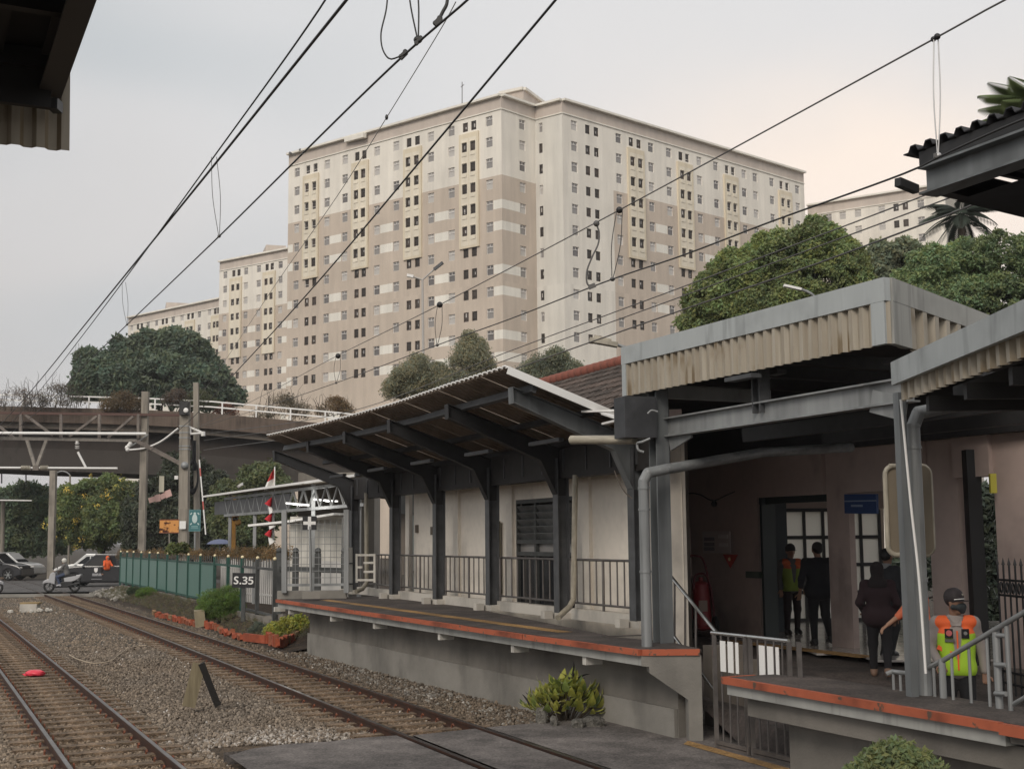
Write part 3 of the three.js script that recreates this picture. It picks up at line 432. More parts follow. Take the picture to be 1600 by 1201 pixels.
// ---------------------------------------------------------------- tilted canopy on steel columns
const colB = G(617, 935, PT), colF = G(999, 980, PT), colDir = colF.clone().sub(colB).normalize(), colN = V3(-colDir.z, 0, colDir.x); if (colN.x < 0) colN.negate(); const colOut = colN.clone().negate();
const cols = [[553, 921], [617, 935], [686, 943], [770, 952], [879, 966], [999, 980]].map(([x, y]) => { const p = onWall(x, y, colB, colF); return Y(p, PT); });
{
  const t = thing('platform_canopy', 'tilted corrugated platform canopy on dark steel columns', 'canopy', Y(cols[5], 0));
  cols.forEach((p, i) => {
    const c = new B(); const dx = colDir.clone().multiplyScalar(0.1); for (const s of [-1, 1]) c.box(add(Y(p, (PT + 3.95) / 2 + 0.05), colOut, s * 0.105), 0.2, 2.8, 0.016, Math.atan2(colOut.x, colOut.z)); c.box(Y(p, (PT + 3.95) / 2 + 0.05), 0.012, 2.8, 0.194, Math.atan2(colOut.x, colOut.z)); const cm = c.mesh('column', M.steel, t);
    const f = new B(); f.box(add(Y(p, PT + 0.05), colDir, 0.04, colOut, -0.02), 0.42, 0.1, 0.34, Math.atan2(colOut.x, colOut.z)); f.box(add(Y(p, PT + 0.07), colOut, 0.28, colDir, -0.05), 0.16, 0.13, 0.16, 0.4); f.mesh('footing', M.kerb, cm);
    const s = new THREE.Shape([[0.1, 3.4], [0.14, 3.52], [0.42, 4.03], [2.15, 4.72], [2.17, 4.93], [0.0, 4.19], [-0.3, 4.15], [-0.12, 3.7], [-0.1, 3.4]].map(q => new THREE.Vector2(...q)));
    const m = new THREE.Matrix4().makeBasis(colOut, up, colOut.clone().cross(up)).setPosition(add(Y(p, 0), colOut.clone().cross(up), -0.007)); const r = new B(); r.shape(s, 0.014, m);
    const fl = (a, b, w) => r.bar(add(Y(p, a[1]), colOut, a[0]), add(Y(p, b[1]), colOut, b[0]), w, 0.014); fl([0.12, 3.42], [0.42, 4.02], 0.17); fl([0.42, 4.02], [2.16, 4.71], 0.17); fl([-0.3, 4.16], [0, 4.2], 0.17); fl([0, 4.2], [2.17, 4.94], 0.17); fl([2.16, 4.69], [2.17, 4.94], 0.17);
    r.mesh('rafter', i === 5 ? M.steelBlue : M.steelDark, t);
  });
  const fr = [[415, 683], [500, 666], [560, 651], [625, 633], [700, 606], [790, 577]].map(([x, y]) => G(x, y, 5.16)), a0 = fr[0], a1 = fr[5];
  const line = fr.map((p, i) => { const q = a0.clone().lerp(a1, p.clone().sub(a0).dot(a1.clone().sub(a0)) / a0.distanceToSquared(a1)); return q.lerp(p, 0.75); });
  const back = line.map(p => add(p, colN, 2.98, up, -1.02));
  const nr = colDir.clone().cross(add(V3(0, 0, 0), colN, 2.98, up, -1.02)).normalize(); if (nr.y < 0) nr.negate();
  // the roof is laid in sheets of one metre
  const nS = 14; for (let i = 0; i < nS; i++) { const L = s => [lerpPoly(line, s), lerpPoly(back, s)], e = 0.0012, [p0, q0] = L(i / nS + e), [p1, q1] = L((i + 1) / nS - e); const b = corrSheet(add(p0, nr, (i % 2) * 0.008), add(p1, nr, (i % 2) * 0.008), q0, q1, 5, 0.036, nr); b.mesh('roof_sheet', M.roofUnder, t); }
  const scallops = new B(), nW = 70; for (let i = 0; i < nW; i++) scallops.bar(add(lerpPoly(line, (i + 0.36) / nW), nr, 0.052), add(lerpPoly(line, (i + 0.98) / nW), nr, 0.052), 0.05, 0.022, nr); scallops.mesh('edge_lip', M.white, t);  // added white pieces stand in for skylight catching the pale sheet rim
  const tr = new B(); tr.bar(add(line[5], nr, 0.03, colDir, 0.03), add(back[5], nr, 0.03, colDir, 0.03), 0.13, 0.02, nr); tr.bar(add(line[5], nr, -0.03, colDir, 0.09), add(back[5], nr, -0.03, colDir, 0.09), 0.012, 0.1, nr); tr.mesh('verge_trim', M.white, t);
  const pu = (s, w, h, m) => { const b = new B(); for (let i = 0; i < 5; i++) { const f = k => add(line[k].clone().lerp(back[k], s), nr, -0.04 - h / 2); b.bar(f(i), f(i + 1), w, h, nr); } return b.mesh('purlin', m, t); };
  pu(0.17, 0.08, 0.12, M.steel); pu(0.5, 0.06, 0.1, M.steelDark); pu(0.78, 0.06, 0.1, M.steelDark);
  for (let i = 0; i < 5; i++) { const c = cols[i].clone().lerp(cols[i + 1], 0.5), b = new B(); b.bar(add(Y(c, 4.23), colOut, 0.95, colDir, -0.55), add(Y(c, 4.23), colOut, 0.95, colDir, 0.6), 0.09, 0.06); b.mesh('light_batten', M.steel, t); }
  const gut = new B(); const g0 = add(Y(cols[0], 4.0), colN, 0.12), g1 = add(Y(cols[5], 4.0), colN, 0.12, colDir, 0.6); gut.bar(g0, g1, 0.3, 0.52); gut.bar(add(g0, up, -0.28, colOut, 0.02), add(g1, up, -0.28, colOut, 0.02), 0.26, 0.04); gut.mesh('gutter_beam', mat([0.05, 0.045, 0.042], 0.7, { map: T.grime }), t);
  const rib = new B(); for (let i = 0; i < 18; i++) rib.box(add(g0.clone().lerp(g1, (i + 0.4) / 18), colOut, 0.16), 0.03, 0.4, 0.03, 0.4); rib.mesh('beam_rib', M.steel, t);
}
// railings between the columns, each with its kerb
{
  const wallAt = (a, b) => { const t = thing('platform_railing', '', 'railing', Y(a, PT), 'railings between the canopy columns');
    const L = a.distanceTo(b), p = add(a, colDir, 0.14, colN, 0.1), q = add(b, colDir, -0.14, colN, 0.1), kb = new B(); kb.bar(add(Y(p, PT + 0.09), colN, 0.03), add(Y(q, PT + 0.09), colN, 0.03), 0.2, 0.18); kb.mesh('kerb', M.kerb, t);
    const r = new B(); r.tube(Y(p, PT + 1.02), Y(q, PT + 1.02), 0.022); r.mesh('handrail', M.inoxDull, t); const lo = new B(); lo.tube(Y(p, PT + 0.28), Y(q, PT + 0.28), 0.02); lo.mesh('bottom_rail', M.inoxDull, t);
    const n = 10; for (let i = 0; i <= n; i++) { const c = p.clone().lerp(q, i / n), b = new B(), post = i === 0 || i === 5 || i === n; b.tube(Y(c, PT + (post ? 0.17 : 0.28)), Y(c, PT + 1.02), post ? 0.024 : 0.014, post ? 0.024 : 0.014, 8); b.mesh(post ? 'post' : 'baluster', M.inoxDull, t); } return t; };
  const lab = ['steel railing at the far end of the platform beside the small pale gate', 'steel railing in the second bay in front of the white wall with the switch boxes', 'steel railing in the middle bay left of the louvred window', 'steel railing in front of the dark louvred window', 'steel railing in the nearest bay beside the white downpipe'];
  for (let i = 0; i < 5; i++) wallAt(cols[i], cols[i + 1]).userData.label = lab[i];
}
// ---------------------------------------------------------------- station building behind the platform
const wa = add(Y(cols[1], 0), colN, 0.62, colDir, -0.4), wb = add(Y(cols[5], 0), colN, 0.62, colDir, 0.35);
const station = thing('station_building', 'cream plastered station building with a clay tiled roof behind the platform', 'station building', Y(wb, 0));
{
  const f = frame2(wb, wa), bk = {}, u = px => onWall(px, 850, wa, wb).setY(0).sub(Y(wb, 0)).dot(f.dir), vAt = (px, py) => onWall(px, py, wa, wb).y;
  const x0 = u(897), x1 = u(806), y1 = vAt(850, 778), y0 = PT + 0.02;
  facade({ get bWarmA() { return bk.a ??= new B(); }, set bWarmA(v) { bk.a = v; } }, wb, f.dir, f.n, 0, f.len, 0.4, 4.4, [{ u: (x0 + x1) / 2, v: (y0 + y1) / 2, w: Math.abs(x1 - x0), h: y1 - y0 }], () => 'bWarmA', [], [], 0.14);
  bk.a.mesh('wall', M.plaster, station);
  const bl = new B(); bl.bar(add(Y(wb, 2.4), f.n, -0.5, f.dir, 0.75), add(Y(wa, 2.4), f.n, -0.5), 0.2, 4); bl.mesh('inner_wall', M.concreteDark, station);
  for (const px of [640, 716, 800, 920]) { const p = onWall(px, 850, wa, wb), b = new B(); b.bar(add(Y(p, PT), f.n, 0.02), add(Y(p, 4.0), f.n, 0.02), 0.28, 0.09, f.n); b.mesh('pilaster', M.plaster, station); }
  const at = (uu, v, o) => add(Y(wb, v), f.dir, uu, f.n, o), w = part('louvred_window', station); const fr = new B(), xm = (x0 + x1) / 2, um = x1 + (x0 - x1) * 0.33, H = y1 - y0, rowY = [y0 + 0.04, y0 + H * 0.5, y0 + H * 0.61, y1 - 0.04];
  for (const x of [x0, x0 + (x1 - x0) * 0.33, x0 + (x1 - x0) * 0.66, x1]) fr.bar(at(x, y0, -0.05), at(x, y1, -0.05), 0.08, 0.07, f.n); for (const y of rowY) fr.bar(at(x0, y, -0.05), at(x1, y, -0.05), 0.075, 0.08); fr.mesh('frame', M.frame, w);
  for (let i = 0; i < 5; i++) { const b = new B(), y = rowY[2] + 0.1 + i * (rowY[3] - rowY[2] - 0.12) / 5; b.bar(at(x0, y, -0.07), at(x1, y, -0.07), 0.02, 0.17, V3(0, 1, 0).addScaledVector(f.n, 0.8).normalize()); b.mesh('louvre', M.louvre, w); }
  const gl = new B(); gl.bar(at(x0, (rowY[1] + rowY[2]) / 2, -0.1), at(x1, (rowY[1] + rowY[2]) / 2, -0.1), 0.012, rowY[2] - rowY[1] - 0.08); gl.mesh('frosted_pane', M.paneA, w);
  const g2 = new B(); g2.bar(at(x0, (rowY[0] + rowY[1]) / 2, -0.1), at(x1, (rowY[0] + rowY[1]) / 2, -0.1), 0.012, rowY[1] - rowY[0] - 0.08); g2.mesh('dark_pane', M.glassDark, w);
  const bd = new B(); const p0 = onWall(784, 880, wa, wb); bd.bar(add(Y(p0, PT + 0.25), f.n, 0.08), add(Y(p0, PT + 1.75), f.n, 0.08), 0.18, 0.03, f.n); tag(bd.mesh('old_plank', mat([0.22, 0.2, 0.13], 0.9, { map: T.wood })), 'mossy old plank leaning on the cream wall left of the louvred window', 'plank');
  for (const [x, y] of [[653, 826], [677, 829]]) { const b = new B(), p = onWall(x, y, wa, wb); b.box(add(p, f.n, 0.03), 0.1, 0.19, 0.06, Math.atan2(f.n.x, f.n.z)); b.mesh('switch_box', M.concreteDark, station); }
  // corner pillar, return wall, lower wing on the left
  const pl = new B(), pp = D(1053, 850, 20.35); pl.box(V3(pp.x, 2.4, pp.z), 0.3, 4.2, 0.3, 0.35); pl.mesh('pillar', M.plaster, station);
  const rt = new B(); rt.bar(V3(pp.x + 0.1, 2.4, pp.z - 0.2), V3(3.45, 2.4, -26.2), 0.2, 4.6); rt.mesh('return_wall', M.plasterPink, station);
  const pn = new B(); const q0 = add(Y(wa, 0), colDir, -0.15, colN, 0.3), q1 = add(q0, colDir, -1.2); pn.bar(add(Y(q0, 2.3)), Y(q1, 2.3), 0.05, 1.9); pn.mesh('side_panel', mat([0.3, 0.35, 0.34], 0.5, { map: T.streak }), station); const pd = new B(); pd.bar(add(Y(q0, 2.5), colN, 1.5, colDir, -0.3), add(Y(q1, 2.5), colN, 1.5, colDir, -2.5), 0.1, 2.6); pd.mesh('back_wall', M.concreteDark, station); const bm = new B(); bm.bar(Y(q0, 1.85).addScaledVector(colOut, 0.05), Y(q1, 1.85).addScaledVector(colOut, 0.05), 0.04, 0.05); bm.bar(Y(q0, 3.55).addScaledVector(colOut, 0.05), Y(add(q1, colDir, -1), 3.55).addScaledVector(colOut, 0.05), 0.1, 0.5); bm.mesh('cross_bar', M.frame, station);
  // clay tile roof
  const r0 = G(835, 606, 6.4), r1 = G(1150, 522, 6.4), rd = r1.clone().sub(r0).setY(0), RL = rd.length(); rd.normalize(); const sd = V3(-rd.z, 0, rd.x); if (sd.x > 0) sd.negate(); const dn = sd.clone().multiplyScalar(0.86).addScaledVector(up, -0.5).normalize(), tn = rd.clone().cross(dn); if (tn.y < 0) tn.negate();
  const roof = part('tiled_roof', station); const tg = new THREE.CylinderGeometry(0.14, 0.15, 0.4, 8, 1, true, -0.95, 1.9).toNonIndexed(); tg.rotateX(-Math.PI / 2); tg.rotateZ(Math.PI); tg.translate(0, 0.1, 0); { const tf = new THREE.BoxGeometry(0.1, 0.02, 0.4).toNonIndexed(); tf.translate(0.14, 0.0, 0); const m = mergeGeometries([tg, tf].map(g => { const c = g.clone(); return c; })); roof.userData.g = undefined; var tileGeo = m; }
  const bas = new THREE.Matrix4().makeBasis(rd, tn, rd.clone().cross(tn)); const ms = [M.tile, M.tile, M.tileB, M.tileC]; const nc = Math.floor(RL / 0.26);
  tileGeo.rotateX(Math.PI); tileGeo.rotateX(Math.PI);
  const seen = p => { const v = p.clone().sub(V3(0, EYE, 0)), x = 800 + 2000 * v.dot(cb.R) / v.dot(cb.F); return x > 800 && x < 1000; };
  for (let j = 0; j < 12; j++) for (let i = 0; i < nc; i++) { if (!seen(add(r0, rd, 0.13 + i * 0.26, dn, 0.2 + j * 0.33))) continue; const m = put('tile', tileGeo, ms[Math.floor(rnd() * 4)], roof); const p = add(r0, rd, 0.13 + i * 0.26 + rr(-0.008, 0.008), dn, 0.2 + j * 0.33, tn, 0.03 + rr(0, 0.012)); const tilt = new THREE.Matrix4().makeRotationX(dn.dot(bas.elements ? V3(bas.elements[8], bas.elements[9], bas.elements[10]) : up) > 0 ? -0.09 : 0.09); m.matrix.copy(bas).multiply(tilt).setPosition(p.sub(station.position)); m.matrix.decompose(m.position, m.quaternion, m.scale); }
  const rgd = new THREE.CylinderGeometry(0.13, 0.15, 0.36, 8, 1, false, 0, Math.PI * 2).toNonIndexed(); rgd.rotateX(Math.PI / 2);
  for (let i = 0; i < RL / 0.33; i++) { const m = put('ridge_tile', rgd, M.tileRed, roof); m.position.copy(add(r0, rd, i * 0.33 + 0.16, up, 0.06)).sub(station.position); m.rotation.y = Math.atan2(rd.x, rd.z); m.rotation.x = 0; }
  const deck = new B(); deck.quad(add(r0, tn, -0.03), add(r1, tn, -0.03), add(r1, dn, 4, tn, -0.03), add(r0, dn, 4, tn, -0.03)); const od = add(V3(0, 0, 0), sd, -0.86, up, -0.5); deck.quad(r0, r1, add(r1, od, 4), add(r0, od, 4)); deck.mesh('roof_deck', M.tileB, roof);
  const fl = new B(); for (const [x0, y0, x1, y1, d] of [[912, 643, 966, 641, 19.6], [944, 646, 966, 653, 19.2], [945, 662, 966, 657, 19]]) fl.bar(D(x0, y0, d), D(x1, y1, d - 0.6), 0.1, 0.03); fl.mesh('flashing', M.white, roof);
}
// ---------------------------------------------------------------- hall behind the flat canopy
const LA = P(4.58 - 0.49 * 2.6, 26.4), LB = P(4.58 - 0.49 * -8.8, 15.0), hallX = (px, py = 900) => onWall(px, py, LA, LB);
{
  const t = thing('station_hall', 'dim pinkish station hall with wide doorways behind the flat canopy', 'station hall', Y(LA, 0.6));
  const ld = LB.clone().sub(LA).setY(0).normalize(), ln = V3(ld.z, 0, -ld.x); const seg = (a, b, y0, y1, th, m, name, o = 0) => { const x = new B(), h = (y0 + y1) / 2; x.bar(add(Y(hallX(a), h), ln, o), add(Y(hallX(b), h), ln, o), th, y1 - y0); return x.mesh(name, m, t); };
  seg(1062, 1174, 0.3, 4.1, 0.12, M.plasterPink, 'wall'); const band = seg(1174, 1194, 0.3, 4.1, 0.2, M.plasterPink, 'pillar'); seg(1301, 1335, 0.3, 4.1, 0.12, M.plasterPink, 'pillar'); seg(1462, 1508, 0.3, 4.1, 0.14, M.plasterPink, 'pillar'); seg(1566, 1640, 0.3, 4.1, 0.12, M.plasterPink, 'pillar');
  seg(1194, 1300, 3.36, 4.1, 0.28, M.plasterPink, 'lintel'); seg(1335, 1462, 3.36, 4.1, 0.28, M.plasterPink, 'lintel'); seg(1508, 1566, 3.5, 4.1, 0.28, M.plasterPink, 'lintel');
  seg(1052, 1680, 4.1, 5.1, 0.5, M.steelDark, 'roof_beam');  // dark beam deepened up to the roof to keep daylight out above the wall
  const fm = new B(); fm.bar(Y(hallX(1196), 0.8), Y(hallX(1196), 3.34), 0.16, 0.1, ln); fm.bar(Y(hallX(1203), 0.8), Y(hallX(1203), 3.34), 0.05, 0.3, ln); fm.bar(add(Y(hallX(1194), 3.3)), Y(hallX(1300), 3.3), 0.12, 0.12); fm.mesh('door_frame', mat([0.02, 0.03, 0.03], 0.5), t);
  const pc = new B(); pc.box(V3(5.3, 2.2, -25.6), 0.22, 2.8, 0.3); pc.mesh('inner_column', mat([0.05, 0.065, 0.075], 0.5), t); const dado = new B(); dado.bar(add(Y(hallX(1174), 1.95), ln, -0.01), add(Y(hallX(1195), 1.95), ln, -0.01), 0.23, 0.12); dado.mesh('pillar_band', mat([0.1, 0.13, 0.1], 0.5), t);
  const cl = new B(); cl.poly([P(2.6, 29.5), P(3.4, 25.8), P(8.9, 14.6), P(13, 14.6), P(13, 29.5)], 4.35, 4.5); cl.mesh('ceiling', M.concreteDark, t);
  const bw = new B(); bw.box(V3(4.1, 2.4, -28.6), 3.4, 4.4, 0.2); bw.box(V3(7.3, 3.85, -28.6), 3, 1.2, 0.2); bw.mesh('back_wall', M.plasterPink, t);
  const gx0 = 6.02, gx1 = 8.1, gy0 = 0.82, gy1 = 3.22, w = part('glazed_screen', t), fr = new B(), nx = 5, ny = 4; for (let i = 0; i <= nx; i++) fr.box(V3(mix(gx0, gx1, i / nx), (gy0 + gy1) / 2, -28.5), 0.06, gy1 - gy0, 0.1); for (let j = 0; j <= ny; j++) fr.box(V3((gx0 + gx1) / 2, mix(gy0, gy1, j / ny), -28.5), gx1 - gx0, 0.075, 0.09); fr.mesh('frame', mat([0.03, 0.03, 0.032], 0.5), w);
  const pm = new THREE.MeshPhysicalMaterial({ roughness: 0.95, transmission: 0.75, thickness: 0, side: THREE.DoubleSide }); pm.color.setRGB(0.95, 0.93, 0.88);
  for (let i = 0; i < nx; i++) for (let j = 0; j < ny; j++) { const b = new B(); b.box(V3(mix(gx0, gx1, (i + 0.5) / nx), mix(gy0, gy1, (j + 0.5) / ny), -28.52), (gx1 - gx0) / nx - 0.05, (gy1 - gy0) / ny - 0.06, 0.006); b.mesh('pane', pm, w); }
  const tileM = [mat([0.5, 0.46, 0.42], 0.12), mat([0.46, 0.43, 0.4], 0.14)], fl = part('tiled_floor', t), tg = new THREE.BoxGeometry(0.59, 0.03, 0.59).toNonIndexed(); for (let i = 0; i < 11; i++) for (let j = 0; j < 15; j++) { const x = 3.9 + i * 0.6, z = -28.2 + j * 0.6; if (-z < 23.8 - (x - 4.58) / 0.49 - 1.9) continue; const m = put('tile', tg, tileM[(i * 7 + j * 3) % 2], fl); m.position.set(x, 0.785, z).sub(t.position); }
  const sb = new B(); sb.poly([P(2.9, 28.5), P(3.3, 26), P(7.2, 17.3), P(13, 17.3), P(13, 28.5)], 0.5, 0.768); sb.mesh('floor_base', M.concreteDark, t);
  const yl = new B(); const a = add(Y(hallX(1195), 0.803), ln, -0.9), b2 = add(Y(hallX(1420), 0.803), ln, -0.9); yl.bar(a, b2, 0.32, 0.012); yl.mesh('tactile_strip', M.yellow, t);
  const nb = new B(); nb.bar(add(onWall(1110, 847, LA, LB), ln, -0.17), add(onWall(1153, 847, LA, LB), ln, -0.17), 0.02, 0.42); const nbm = tag(nb.mesh('notice_board', mat([0.5, 0.44, 0.42], 0.5)), 'pale notice board with small printed sheets on the dim pink wall', 'notice board');
  for (const [x0, x1, y] of [[1113, 1129, 842], [1113, 1129, 850], [1113, 1129, 857], [1135, 1150, 838], [1136, 1150, 851]]) { const q = new B(); q.bar(add(onWall(x0, y, LA, LB), ln, -0.185), add(onWall(x1, y, LA, LB), ln, -0.185), 0.008, 0.07); q.mesh('sheet', mat(x0 < 1130 ? [0.22, 0.2, 0.22] : [0.62, 0.58, 0.56], 0.6), nbm, true); nbm.children.at(-1).geometry.translate(0, 0, 0); }
  const c0 = add(onWall(1142, 866, LA, LB), ln, -0.17), c1 = add(onWall(1165, 866, LA, LB), ln, -0.17), c2 = add(onWall(1153.5, 887, LA, LB), ln, -0.17), tri = new B(); tri.quad(c0, c1, c2, c2.clone().add(V3(0.001, 0, 0))); const k = V3(0, 0, 0).addScaledVector(ln, -0.012); tri.quad(add(c0, k, 1), add(c1, k, 1), add(c2, k, 1), add(c2, k, 1, up, 0.001)); tri.quad(c0, c1, add(c1, k, 1), add(c0, k, 1)); tri.quad(c1, c2, add(c2, k, 1), add(c1, k, 1)); tri.quad(c2, c0, add(c0, k, 1), add(c2, k, 1)); const tm = tag(tri.mesh('warning_sign', mat([0.5, 0.06, 0.04], 0.6)), 'red triangular fire point sign on the dim pink wall above the trolley', 'sign'); const dot = new B(); dot.ball(add(c0.clone().add(c1).add(c2).multiplyScalar(1 / 3), k, 1.3), 0.04, 1, 1, 0.3); dot.mesh('symbol', mat([0.55, 0.35, 0.2], 0.6), tm, true);
  const bs = new B(); bs.bar(add(onWall(1334, 787, LA, LB), ln, -0.17), add(onWall(1384, 787, LA, LB), ln, -0.17), 0.05, 0.32); const bsm = tag(bs.mesh('sign_board', mat([0.03, 0.07, 0.2], 0.5)), 'dark blue sign board over the second doorway of the hall', 'sign'); const bl = new B(); bl.bar(add(onWall(1345, 790, LA, LB), ln, -0.2), add(onWall(1363, 790, LA, LB), ln, -0.2), 0.006, 0.035); bl.bar(add(onWall(1334, 783, LA, LB), ln, -0.2), add(onWall(1384, 782, LA, LB), ln, -0.2), 0.012, 0.02); bl.mesh('lettering_line', mat([0.25, 0.32, 0.45], 0.5), bsm, true);
  const wn = part('side_window', t); const wf = new B(), o = -0.2; const wp = (x, y) => add(onWall(x, y, LA, LB), ln, o); const q = [wp(1066, 826), wp(1089, 824), wp(1092, 900), wp(1066, 899)]; for (let i = 0; i < 4; i++) wf.bar(q[i], q[(i + 1) % 4], 0.06, 0.06); wf.mesh('frame', M.plasterPink, wn); const wg = new B(); wg.quad(...q); wg.mesh('pane', M.glassDark, wn);
}
// asphalt between the platform end, the gate and the hall
{ const b = new B(); b.quad(P(2.4, 17.4, 0.5), P(2.75, 15.6, 0.13), P(4.2, 12.4, 0.3), P(14, 9, 0.44)); b.quad(P(2.4, 17.4, 0.5), P(14, 9, 0.44), P(14, 18.2, 0.7), P(2.6, 19, 0.68)); b.quad(P(2.6, 19, 0.68), P(14, 18.2, 0.7), P(14, 24.5, 0.79), P(2.7, 24.5, 0.79)); structure(b.mesh('concourse_ground', M.platformTop)); }
// ---------------------------------------------------------------- flat canopy with grey fascia and corrugated skirt
{
  const t = thing('flat_canopy', 'flat canopy with a grey fascia above a beige corrugated skirt', 'canopy', P(1.9, 17, PT));
  const top = 5.3, c0 = G(974, 543, top), c1 = G(1386, 433, top), c2 = G(1545, 494, top), a = c1.clone().sub(c0).normalize(), b = c2.clone().sub(c1).normalize(), na = V3(-a.z, 0, a.x); if (na.x < 0) na.negate(); const nb = V3(-b.z, 0, b.x); if (nb.z > 0) nb.negate();
  const fh = 0.245, low = top - 0.69; const f = new B(); f.bar(Y(c0, top - fh / 2), Y(c1, top - fh / 2), 0.08, fh); f.bar(Y(add(c0, na, 0.042), (top + low) / 2), Y(add(c0, na, 2.5), (top + low) / 2), 0.08, top - low); const s = 0.2; f.bar(Y(add(c1, a, -s / 2 - 0.02), top - fh), Y(add(c1, a, -s / 2 - 0.02), low), s, 0.075, na); f.bar(Y(add(c0, a, 0.06), top - fh), Y(add(c0, a, 0.06), low), 0.1, 0.075, na); f.mesh('fascia', M.fascia, t);
  const f2 = new B(); f2.bar(Y(add(c1, b, 0.045), top - fh / 2), Y(c2, top - fh / 2), 0.08, fh); f2.bar(Y(add(c1, b, 0.28), top - fh), Y(add(c1, b, 0.28), low), 0.48, 0.075, nb); f2.mesh('fascia', M.edgeGrey, t);
  const sk = corrSheet(Y(add(c0, na, 0.03), top - 0.2), Y(add(c1, na, 0.03), top - 0.2), Y(add(c0, na, 0.03), low), Y(add(c1, na, 0.03), low), 32, 0.05, na.clone().negate()); sk.mesh('corrugated_skirt', M.corr, t);
  const sk2 = corrSheet(Y(add(c1, nb, 0.06), top - 0.2), Y(add(c2, nb, 0.06), top - 0.2), Y(add(c1, nb, 0.06), low), Y(add(c2, nb, 0.06), low), 9, 0.09, nb.clone().negate()); sk2.mesh('corrugated_skirt', M.corr, t);
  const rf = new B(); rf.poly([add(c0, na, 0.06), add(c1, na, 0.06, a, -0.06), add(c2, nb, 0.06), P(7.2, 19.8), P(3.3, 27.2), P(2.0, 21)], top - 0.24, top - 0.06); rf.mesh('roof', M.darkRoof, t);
  const cA = P(1.99, 17.35), cB = P(4.0, 12.9); const col = new B(); col.ibeam(Y(cA, PT), Y(cA, 5.0), 0.2, 0.2, a); col.mesh('column', M.steelBlue, t);
  const bm = new B(), bA = Y(add(cA, na, 0.1), 4.13), bB = Y(add(cB, na, 0.1), 4.13); bm.ibeam(bA, bB, 0.16, 0.26); bm.bar(add(bA, up, -0.2, a, 0.12), add(bA, up, -0.06, a, 0.62), 0.03, 0.24); bm.bar(add(bB, up, -0.2, a, -0.12), add(bB, up, -0.06, a, -0.62), 0.03, 0.24); bm.mesh('edge_beam', M.galv, t);
  const ps = new B(), pm = bA.clone().lerp(bB, 0.46); ps.ibeam(pm, add(pm, up, 0.9), 0.16, 0.16, a); ps.mesh('strut', M.steel, t);
  const cr = new B(); for (const k of [0.05, 0.28, 0.5]) { const p = add(Y(c0, 4.85).lerp(Y(c1, 4.85), k), na, 0.1); cr.bar(p, add(p, na, 4.2), 0.1, 0.16); } for (const k of [0.2, 0.55]) cr.bar(add(Y(c0, 4.12), na, 4.2 * k + 1.2), add(Y(c1, 4.12), na, 4.2 * k + 1.2), 0.1, 0.2); cr.mesh('ceiling_beam', M.steelDark, t);
  const ha = new B(); ha.bar(D(1140, 594, 15.6), D(1182, 586, 15.0), 0.14, 0.05); ha.bar(D(1205, 584, 15.6), D(1222, 580, 15.4), 0.14, 0.05); ha.bar(D(1385, 566, 14.2), D(1448, 556, 13.6), 0.14, 0.05); ha.mesh('light_batten', M.steel, t);
  const bx = new B(); const q = D(993, 653, 17.2); bx.box(q, 0.47, 0.55, 0.35, 0.35); tag(bx.mesh('gutter_box', mat([0.085, 0.088, 0.095], 0.6, { map: T.grime })), 'dark grey metal box under the corner of the flat canopy', 'gutter box');
  const wp = new B(); wp.tube(D(893, 687, 18.1), D(992, 687, 17.25), 0.062, 0.062, 14); const g = new THREE.RingGeometry(0.05, 0.062, 14).toNonIndexed(); tag(wp.mesh('drain_pipe', M.pvc), 'stained cream drain pipe sticking out of the dark box under the flat canopy', 'pipe');
  const gp = new B(), e0 = D(1011, 1004, 16.75); gp.path([Y(e0, PT), Y(e0, 3.38), add(Y(e0, 3.49), a, 0.03, na, 0.05), D(1040, 733, 16.9), D(1190, 707, 18.2), D(1330, 699, 19.5)], 0.07, 12, 0, true); for (const y of [2.2, 3.0, 3.28]) gp.tube(Y(e0, y), Y(e0, y + 0.03), 0.078, 0.078, 12); tag(gp.mesh('drain_pipe', M.pvcGrey), 'grey drain pipe bending from the canopy column along under the flat canopy', 'pipe');
  const hk = new B(); hk.path([D(1016, 685, 16.7), D(1004, 690, 16.7), D(996, 693, 16.8), D(998, 703, 16.8), D(1006, 706, 16.8)], 0.018, 6, 24); hk.path([D(1012, 646, 16.6), D(1018, 641, 16.6), D(1028, 643, 16.6)], 0.012, 6, 12); tag(hk.mesh('pipe_bracket', M.galv), 'small bent metal bracket at the top of the canopy column', 'bracket');
  const dp = new B(), d0 = D(897, 950, 22.1); dp.path([D(899, 742, 22.1), D(896, 936, 22.1), D(890, 948, 22.0), D(880, 957, 21.8), D(872, 965, 21.6)], 0.05, 10, 0, true); tag(dp.mesh('drain_pipe', M.pvc), 'cream downpipe beside the louvred window with an elbow at the platform', 'pipe');
  const dq = new B(); dq.path([D(572, 770, 32.6), D(573, 910, 32.6), D(566, 920, 32.4), D(556, 924, 32.2)], 0.055, 10, 0, true); tag(dq.mesh('drain_pipe', M.pvc), 'pale downpipe at the far end of the platform behind the small pale gate', 'pipe');
}
